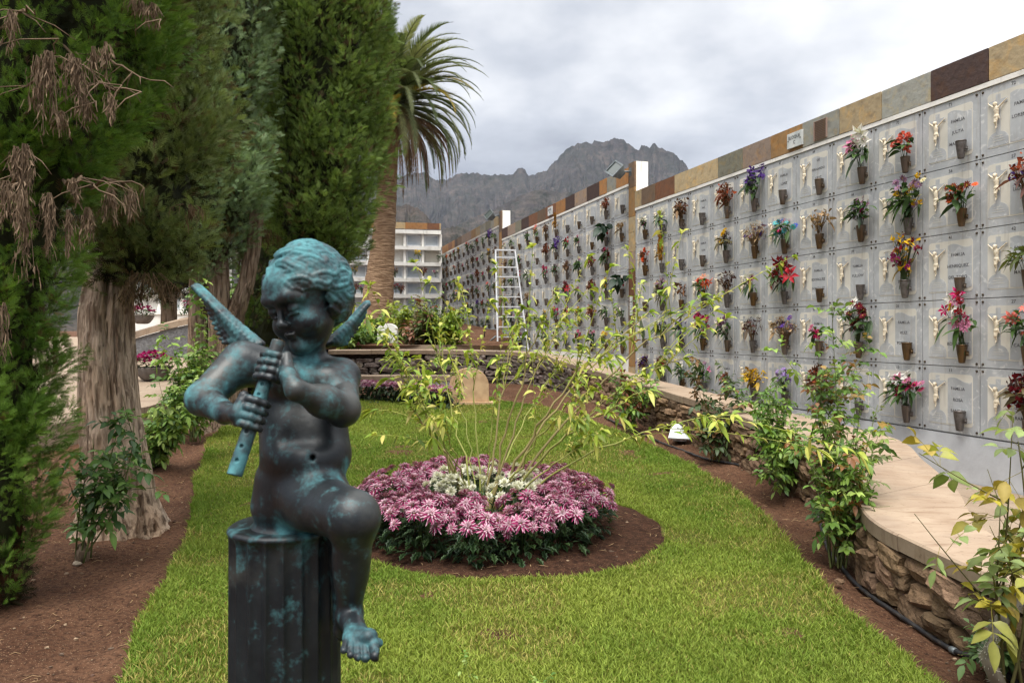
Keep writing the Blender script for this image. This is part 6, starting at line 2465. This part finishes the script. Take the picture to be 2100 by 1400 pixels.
furnish(B1, ['pw wr db - dr pv - - lil sal - . . - ro', 'do of - - yel dt tb dp mg ly ro rp - wr .', '- dg dl or dd wm rl - - ym - gs - . -', 'al pw2 vio mp mw dd dtv hp rw - gl co . - ly', 'dpb dr wg pp sr yd lv dr - lpw - dm - wr .'], 'lettered wall')
furnish(B2, ['pw wl - mg co db of - - - dr -', 'dt gs gp - - dr pv rr pp - bl dp', 'yel wg rr wl - mp mg db gp dr rb .'.replace(' .', ''), 'or dd db dp - - dd rl wm dr yel bl', 'ro pp or dd wr yo mp rr yel dr wg wr', 'wg dg pp wr - mw dd pp mp gp yo gst'], 'middle wall', small=.98)
B2_ok = True
rg2 = random.Random(8)
FR = ['sal', 'co', 'wr', 'pp', 'rr', 'mp', 'yel', 'wg', 'pw', 'ly', 'mg', 'or', 'db', 'dr', 'dd', 'hp', 'lv', 'yo', 'wl', 'gp', '-', '-', '-', '-', 'ro', 'pv']
furnish(B3, [' '.join(rg2.choice(FR) for _ in range(12)) for _ in range(5)] + ['pw wl vio mp wg db - wr dg wg mg -'], 'farthest wall', small=.96)

# bouquets of the white niches behind the palm
root_, a_, rz_, cw_, ch_ = SPOT['white']
for i, (px, py, k) in enumerate([(858, 522, 'yo'), (902, 527, 'wg'), (810, 560, 'dg'), (868, 558, 'dr'), (893, 560, 'pw'), (812, 592, 'rr'), (822, 594, 'dr'), (735, 520, 'dr'), (728, 555, 'yel'), (728, 592, 'dr'), (858, 628, 'pw'), (742, 594, 'pp')]):
    Y = 31.0 + (32.5 - 31) * (px - 560) / 344 - .35
    p = at(px, py + 5, Y)
    b = thing('bouquet', KIND[k][0] + f' bouquet in the white niches, {["right of", "far right of", "beside", "right of", "far right of", "beside", "close beside", "left of", "left of", "left of", "right of", "left of"][i]} the palm trunk, ' + ['second', 'second', 'third', 'third', 'third', 'fourth', 'fourth', 'second', 'third', 'fourth', 'bottom', 'fourth'][i] + ' row', 'bouquet', p, rz_, 'bouquets in the white niches')
    mf, ml = get_bq(k, 0)
    b.scale = (1.25, 1.25, 1.25)
    link('blossoms', mf, b)
    link('foliage', ml, b)
# ================================================================ bronze putto playing a flute on a fluted column
SD = 1.6


def P3(px, py, dy=0.0):
    Y = SD + dy
    return np.array([(px - 1050) / F * Y, Y, CAMZ + (HY - py) / F * Y])


PXM = SD / F                     # metres per photo pixel at the statue


def make_putto():
    h = .0021
    s = SDF((-.735, 1.30, .79), (-.245, 1.92, 1.845), h)
    k = .03
    q = lambda v: v * PXM
    E_ = lambda px, py, dy, rx, ry, rz, k_=k, **kw: s.ell(P3(px, py, dy), (q(rx), q(ry), q(rz)), k=k_, **kw)

    def C_(a, b, ra, rb, k_=k, cut=False):
        s.cap(P3(*a), P3(*b), q(ra), q(rb), k_, cut)
    # trunk
    E_(604, 1012, .07, 80, 88, 62)                     # pelvis and buttocks
    E_(585, 1040, .05, 66, 72, 40)
    E_(626, 925, .03, 92, 82, 74)                      # round belly
    E_(640, 940, .0, 72, 70, 56)
    E_(622, 815, .06, 90, 66, 86)                      # rib cage
    E_(622, 872, .045, 90, 70, 62)
    E_(615, 975, .05, 88, 80, 50)
    C_((508, 748, .07), (700, 772, .06), 42, 40)       # shoulder girdle
    E_(592, 775, .005, 50, 34, 40, .02)                # chest
    E_(668, 785, .005, 48, 34, 40, .02)
    E_(664, 786, -.026, 5, 5, 5, .006)
    E_(590, 778, -.030, 5, 5, 5, .006)
    C_((622, 745, .06), (628, 690, .045), 44, 40, .02)  # neck
    E_(642, 938, -.060, 3.5, 10, 4, .012, cut=True)        # navel
    C_((585, 900, -.056), (680, 893, -.058), 3, 3, .04, True)   # belly folds
    C_((590, 978, -.028), (690, 974, -.042), 4, 4, .02, True)
    # right arm (left in the picture)
    C_((494, 742, .06), (418, 816, -.02), 42, 33)
    C_((418, 818, -.02), (462, 846, -.10), 33, 21, .012)
    E_(414, 818, -.015, 31, 30, 31, .012)
    # left arm
    C_((698, 776, .05), (702, 838, -.045), 38, 34, .014)
    E_(704, 840, -.05, 29, 28, 30, .012)
    C_((702, 838, -.05), (608, 800, -.142), 33, 19, .012)
    E_(664, 822, -.09, 33, 30, 31, .02)
    # flute
    fa, fb = np.array([571, 700, -.085]), np.array([481, 973, -.175])
    fl = lambda t: fa + (fb - fa) * t
    # hands
    def hand(tc, side, palm, dirs, wrist):
        """side: +1 fingers come over the flute from the right, -1 from the left"""
        ax = P3(*fl(1)) - P3(*fl(0))
        ax /= np.linalg.norm(ax)
        c = P3(*fl(tc))
        view = np.array([0, -1.0, 0])
        sd = np.cross(ax, view)
        sd /= np.linalg.norm(sd)
        if sd[0] < 0:
            sd = -sd
        fr = np.cross(sd, ax)
        if fr[1] > 0:
            fr = -fr
        rr = q(14) + .0066
        s.chain([P3(*wrist), P3(*palm)], [q(19), q(17)], .012)
        for i, (o, sc) in enumerate(dirs):
            b = c + ax * q(o)
            rad = q(7.2 * sc)
            pts = []
            for a_ in (8, 52, 96, 140, 176):
                an = R(a_)
                pts.append(b + (sd * side * math.cos(an) + fr * math.sin(an)) * rr * (1 if a_ > 30 else 1.25) + ax * q(a_ * .02))
            kn = b + sd * side * q(27) + fr * q(9) - ax * q(4 + i * 2)
            s.chain([P3(*palm), kn], [q(13), q(9)], .008)
            s.chain([kn] + pts, [rad * 1.15, rad * 1.1, rad * 1.1, rad, rad * .95, rad * .85], .0032)
        # thumb behind and beside the flute
        tb = c - ax * q(18)
        s.chain([P3(*palm), tb + sd * side * q(20) - fr * q(8), tb - fr * q(17) - sd * side * q(2)], [q(12), q(8.5), q(7)], .006)
    hand(.19, 1, (592, 772, -.128), [(-22, 1), (-6, 1.05), (9, 1.0), (23, .9)], (606, 799, -.142))
    hand(.545, -1, (488, 848, -.142), [(-24, 1), (-8, 1.05), (8, 1.0), (23, .88)], (464, 847, -.104))
    # front leg: thigh, knee, shin, foot
    C_((600, 1012, .04), (718, 1056, -.15), 64, 49)
    E_(650, 1018, -.03, 66, 62, 50)
    E_(728, 1060, -.158, 46, 46, 44, .015)
    C_((726, 1072, -.158), (716, 1262, -.115), 40, 22, .02)
    E_(721, 1140, -.118, 33, 40, 70, .02)
    C_((716, 1262, -.115), (708, 1288, -.10), 24, 23, .012)      # heel
    C_((717, 1262, -.125), (736, 1312, -.205), 23, 19, .012)      # instep
    C_((719, 1306, -.195), (756, 1306, -.215), 14, 16, .012)
    for i, (x, y, r_) in enumerate([(705, 1336, 6.4), (719, 1345, 6.8), (734, 1350, 7.2), (750, 1352, 7.8), (770, 1347, 10.5)]):
        C_((736 + (x - 736) * .75, 1302, -.21), (x, y - 8, -.243), r_ * .95, r_ * .85, .003)
        E_(x, y - 3, -.248, r_ * .95, r_ * 1.0, r_ * .95, .002)
    # far leg, tucked behind
    C_((606, 1034, .12), (700, 1064, .03), 58, 44)
    C_((706, 1072, .03), (706, 1262, .02), 38, 22, .02)
    C_((706, 1264, .02), (752, 1312, -.05), 22, 17, .012)
    C_((752, 1312, -.05), (776, 1318, -.075), 14, 9, .008)
    # seat spread onto the column top
    E_(594, 1078, .055, 82, 84, 16, .025)

    # ---- head
    H = P3(626, 606, .03)
    yaw, pit, roll = R(27), R(21), R(9)
    f = np.array([-math.sin(yaw) * math.cos(pit), -math.cos(yaw) * math.cos(pit), -math.sin(pit)])
    r = np.cross(f, [0, 0, 1.0])
    r /= np.linalg.norm(r)
    u = np.cross(r, f)
    r, u = r * math.cos(roll) - u * math.sin(roll), u * math.cos(roll) + r * math.sin(roll)
    if r[0] < 0:
        pass
    RM = np.stack([r, f, u], 1)
    hs = .945
    L = lambda a, b, c: H + (r * a + f * b + u * c) * hs
    e = lambda c, rad, k_=.012, cut=False: s.ell(L(*c), np.array(rad) * hs, RM, k_, cut)
    c_ = lambda a, b, ra, rb, k_=.008, cut=False: s.cap(L(*a), L(*b), ra * hs, rb * hs, k_, cut)
    e((0, -.012, .022), (.083, .094, .086))
    e((0, .022, -.045), (.066, .066, .066), .02)
    e((0, .050, .030), (.060, .042, .046), .02)                    # forehead
    for sg in (-1, 1):
        e((sg * .036, .056, -.050), (.030, .030, .030), .014)       # cheeks
        e((sg * .031, .099, -.006), (.019, .012, .011), .018, True)  # sockets
        e((sg * .031, .0785, -.008), (.0145, .0115, .0100), .004)      # downcast eyeballs
        c_((sg * .019, .0905, -.0145), (sg * .043, .0820, -.0135), .0012, .0012, .0025, True)   # lid line
        c_((sg * .018, .0885, -.0205), (sg * .042, .081, -.0200), .0020, .0018, .008)      # lower lid
        c_((sg * .010, .090, .018), (sg * .032, .086, .021), .0035, .0040, .022)      # brow
        c_((sg * .032, .086, .021), (sg * .056, .068, .010), .0040, .0030, .022)
        e((sg * .0085, .096, -.040), (.0062, .007, .0055), .005)      # nostril wings
        e((sg * .006, .1005, -.0455), (.0026, .0035, .0026), .003, True)
        # ear
        e((sg * .084, -.012, -.026), (.009, .018, .024), .005)
        e((sg * .091, -.010, -.024), (.005, .010, .014), .004, True)
    c_((0, .088, .004), (0, .100, -.032), .0045, .0070, .010)         # nose
    e((0, .102, -.0355), (.0095, .0090, .0082), .007)
    c_((-.012, .0905, -.0640), (0, .0955, -.0620), .0032, .0042, .007)     # upper lip
    c_((.012, .0905, -.0640), (0, .0955, -.0620), .0032, .0042, .007)
    c_((-.009, .0895, -.0735), (.009, .0895, -.0735), .0042, .0042, .008)  # lower lip
    c_((-.014, .0955, -.0685), (.014, .0955, -.0685), .0011, .0011, .003, True)
    c_((-.010, .0945, -.0825), (.010, .0945, -.0825), .0035, .0035, .014, True)
    e((0, .074, -.098), (.020, .019, .017), .014)                      # chin
    e((0, .036, -.092), (.040, .040, .026), .02)                        # chubby under chin
    # ---- hair: cap plus flowing locks
    e((0, -.020, .036), (.087, .092, .080), .006)
    e((0, -.040, -.008), (.078, .060, .072), .006)
    ra = random.Random(5)

    def surf(a, b, c, lift):
        v = np.array([a / .089, (b + .018) / .095, (c - .012) / .101])
        v /= np.linalg.norm(v) + 1e-9
        return v * np.array([.089, .095, .101]) * (1 + lift) + np.array([0, -.018, .012])

    def inhair(p):
        a, b, c = p
        if b > .022:
            return c > .038 - (abs(a) > .045) * .030
        if b > -.012:
            return c > (-.050 if abs(a) > .05 else .040)
        return c > -.075
    part = np.array([.040, .030, .112])
    ctr0 = np.array([0, -.018, .012])
    seeds = []
    for i in range(4000):
        v = np.array([ra.gauss(0, 1), ra.gauss(0, 1), ra.gauss(.2, 1)])
        v /= np.linalg.norm(v)
        p = surf(*(v * .1 + ctr0), .0)
        if inhair(p) and all(np.linalg.norm(p - q_) > (.0205 if p[0] > -.015 else .0155) for q_ in seeds):
            seeds.append(p)
    for p in seeds:
        x = p.copy()
        ph = x[0] * 30 + x[2] * 24
        cs = 1 if (x[0] * 40 + x[2] * 31) % 2 > 1 else -1
        lift = .012 + ra.uniform(.0, .085) + (.04 if x[1] > .03 else 0)
        curl = ra.uniform(.35, .75)
        tracks = [[], [], []]
        heading = .45
        m = 15
        for j in range(m):
            nrm = x - ctr0
            nrm /= np.linalg.norm(nrm)
            d = x - part
            d -= nrm * (d @ nrm)
            d /= np.linalg.norm(d) + 1e-6
            side = np.cross(nrm, d)
            if j < 8:
                an = heading + .55 * math.sin(ph + j * .55)
            else:
                an = an + cs * curl
            dv = d * math.cos(an) + side * math.sin(an)
            sv = side * math.cos(an) - d * math.sin(an)
            st = .0090 if j < 8 else .0070
            nx_ = x + dv * st
            fr = j / (m - 1)
            x = surf(*nx_, lift * (.35 + .65 * math.sin(min(1, fr * 1.15) * math.pi)) + (.012 if j > 8 else 0))
            if j < 8 and not inhair(x) and j > 1:
                ph += 9                                   # turn into the end curl early
            w_ = .0092 * (math.sin(math.pi * min(1, .18 + fr * .80)) + .1)
            for t_, o_ in enumerate((-1, 0, 1)):
                q_ = x + sv * o_ * w_ + nrm * (.0025 if o_ == 0 else 0)
                tracks[t_].append(L(*q_))
            if x[1] > .03 and x[2] < .026 or x[2] < -.085:
                break
        for t_ in range(3):
            n_ = len(tracks[t_])
            if n_ > 3:
                rad = [(.0064 if t_ == 1 else .0056) * (1 if k_ < n_ - 3 else .75) for k_ in range(n_)]
                s.chain(tracks[t_], rad, .0016)
    return s, (H, r, f, u)


def wing_sdf(root, tip, low, n, side):
    """feathered wing: leading edge root->tip, feathers hanging to the low line"""
    pts = np.array([P3(*root), P3(*tip)] + [P3(*l) for l in low])
    s = SDF(pts.min(0) - .05, pts.max(0) + .05, .0021)
    a, b = P3(*root), P3(*tip)
    mid = (a + b) / 2 + np.array([0, 0, -.006])
    lead = [a + (mid - a) * t * 2 if t < .5 else mid + (b - mid) * (t - .5) * 2 for t in np.linspace(0, 1, 9)]
    s.chain(lead, np.r_[np.linspace(.0105, .0055, 7), .0045, .003], .005)
    lw = [P3(*l) for l in low]
    for row, (fr, w_) in enumerate(((1.0, .0070), (.76, .0068), (.54, .0064), (.32, .006))):
        for i in range(n):
            t = (i + .5 * (row % 2)) / (n - .2)
            st = a + (b - a) * min(1, t * .93)
            lt = min(1, t + .20) * (len(lw) - 1)
            j = min(int(lt), len(lw) - 2)
            en = lw[j] + (lw[j + 1] - lw[j]) * (lt - j)
            en = st + (en - st) * fr + (b - a) * .03
            off = np.array([side * .0035 * row, -.004 * row, 0])
            s.cap(st + off, st + (en - st) * .7 + off, w_ * .85, w_, .0035)
            s.cap(st + (en - st) * .7 + off, en + off, w_, w_ * .6, .0035)
    return s


def patina_mesh(name, V, Q, spots, base=.12, zlow=None):
    me = MB().add(V, Q, 0, (1, 1, 1), True).mesh(name, M['bronze'])
    pa = np.full(len(V), base)
    for (px, py, dy, rad, amt) in spots:
        d = np.linalg.norm(V - P3(px, py, dy), axis=1) / (rad * PXM)
        pa = np.maximum(pa, amt * np.exp(-d * d * 1.2) + base * .5)
    pa = pa * (.55 + .9 * fbm(V[:, 0] * 28, V[:, 1] * 28, V[:, 2] * 16, 90))
    # runs that trickle downwards
    run = fbm(V[:, 0] * 60, V[:, 1] * 60, V[:, 2] * 5, 95, 3)
    pa = pa + np.clip(run - .62, 0, 1) * 1.2
    a_ = me.attributes.new('patina', 'FLOAT', 'POINT')
    a_.data.foreach_set('value', np.clip(pa, 0, 1).astype(np.float32))
    return me


statue = thing('putto_statue', 'dark bronze winged child with green patina playing a flute on a fluted column', 'statue', (-.475, 1.66, 0))
_o = np.array([-.475, 1.66, 0])
_s, _hd = make_putto()
V, Q = _s.surface()
SPOTS = [(640, 510, 0, 100, .85), (575, 540, -.03, 70, .85), (690, 560, .0, 80, .8), (700, 640, .04, 40, .5), (628, 632, -.06, 26, .85), (606, 655, -.07, 14, .5),
         (640, 735, .0, 42, .8), (622, 770, -.02, 26, .6), (693, 790, .0, 28, .95), (676, 812, -.02, 24, .9), (690, 770, .03, 40, .5), (420, 820, -.02, 50, .75), (462, 800, -.0, 24, 1.0), (450, 845, -.09, 34, .85), (500, 850, -.16, 34, .8),
         (604, 806, -.14, 22, .85), (590, 770, -.14, 24, .5), (560, 725, -.12, 20, .35), (530, 960, .05, 34, .9), (528, 1020, .07, 42, 1.0), (560, 1062, .02, 44, 1.0), (600, 1075, -.02, 44, .95), (640, 985, -.05, 26, .7), (690, 985, -.06, 26, .7), (716, 960, .0, 30, .6),
         (737, 1320, -.21, 44, .95), (716, 1270, -.12, 26, .7), (760, 1180, -.10, 16, .5), (776, 1320, -.07, 24, .8), (668, 1100, .0, 16, .6), (540, 900, .06, 24, .5), (490, 730, .03, 36, .35), (730, 860, -.03, 26, .3), (640, 830, -.03, 30, .2), (600, 900, -.06, 60, .22), (560, 790, .0, 40, .3), (650, 1000, -.08, 60, .25), (720, 1120, -.16, 40, .2), (500, 770, .0, 40, .5), (660, 815, -.11, 40, .35), (590, 600, -.06, 40, .3)]
link('body', patina_mesh('body', V - _o * 0, Q, SPOTS), statue, -_o)
_w = wing_sdf((535, 706, .15), (404, 583, .20), [(482, 730, .14), (456, 700, .17), (436, 656, .185), (420, 614, .195), (405, 588, .2)], 17, -1)
V, Q = _w.surface()
link('wing', patina_mesh('wing', V, Q, [(420, 600, .2, 40, .55), (470, 660, .17, 50, .45), (505, 690, .15, 40, .5)], .22), statue, -_o)
_w = wing_sdf((672, 704, .16), (752, 620, .22), [(696, 728, .17), (712, 702, .185), (729, 678, .2), (745, 652, .215), (753, 622, .22)], 13, 1)
V, Q = _w.surface()
link('wing', patina_mesh('wing', V, Q, [(740, 640, .22, 50, .8), (700, 690, .17, 40, .6)], .3), statue, -_o)
# flute with bored finger holes
s = SDF(P3(470, 995, -.2) - .03, P3(585, 690, -.05) + .03, .0016)
a, b = P3(571, 700, -.085), P3(481, 973, -.175)
s.cap(a, b, .0132, .0148, 0)
d = (b - a) / np.linalg.norm(b - a)
s.cap(a - d * .0605, a - d * .0600, .06, .06, .001, True)
s.cap(b + d * .0605, b + d * .06, .06, .06, .001, True)
for t in (.34, .42, .69, .80, .90):
    s.ell(a + (b - a) * t + np.array([.0, -.0140, .003]), (.0038, .006, .0038), k=.002, cut=True)
V, Q = s.surface()
link('flute', patina_mesh('flute', V, Q, [(500, 930, -.17, 60, .9), (530, 830, -.14, 36, .8), (548, 790, -.13, 24, .6)], .15), statue, -_o)
# fluted column
cx, cy, ctop = -.510, 1.665, 1.168
rad0 = .124
nf, nn = 20, 240


def flutes(V, a):
    for i in range(V.shape[0]):
        z = V[i, 0, 2]
        g = np.abs(np.sin(a * nf / 2 + .6)) ** .55
        cutd = np.clip((ctop - .012 - z) / .028, 0, 1)
        cutd = np.sqrt(np.clip(1 - (1 - cutd) ** 2, 0, 1))
        rr = np.hypot(V[i, :, 0], V[i, :, 1])
        V[i, :, 0] *= 1 - .11 * g * cutd * (rr > .1)
        V[i, :, 1] *= 1 - .11 * g * cutd * (rr > .1)
    return V


prof = [(.0, 0), (.15, .0), (.15, .05), (.138, .06), (.128, .075)] + [(rad0 + .004 * (1 - z / 1.1), z) for z in np.linspace(.10, ctop - .05, 26)] + [(rad0, ctop - z) for z in np.linspace(.046, .010, 10)] + [(rad0 - .002, ctop - .005), (rad0 - .007, ctop - .001), (rad0 - .012, ctop), (.05, ctop + .001), (.001, ctop + .001)]
m = MB()
m.lathe(prof, nn, (cx, cy, 0), 0, (1, 1, 1), True, flutes)
V = np.concatenate(m.V)
Fq = []
k_ = 0
Lc, Nc = np.concatenate(m.L), np.concatenate(m.N)
for n_ in Nc:
    Fq.append(tuple(Lc[k_:k_ + n_]))
    k_ += n_
link('column', patina_mesh('column', V, Fq, [(484, 1140, -.05, 34, .6), (520, 1120, -.08, 22, .45), (590, 1135, -.11, 24, .6), (620, 1120, -.11, 30, .65), (600, 1085, -.02, 90, .5), (680, 1260, -.06, 22, .8), (675, 1330, -.06, 26, .7), (480, 1100, .0, 30, .4)], .04), statue, -_o)
print('OBJS', len(bpy.data.objects), 'VERTS', sum(len(m.vertices) for m in bpy.data.meshes))
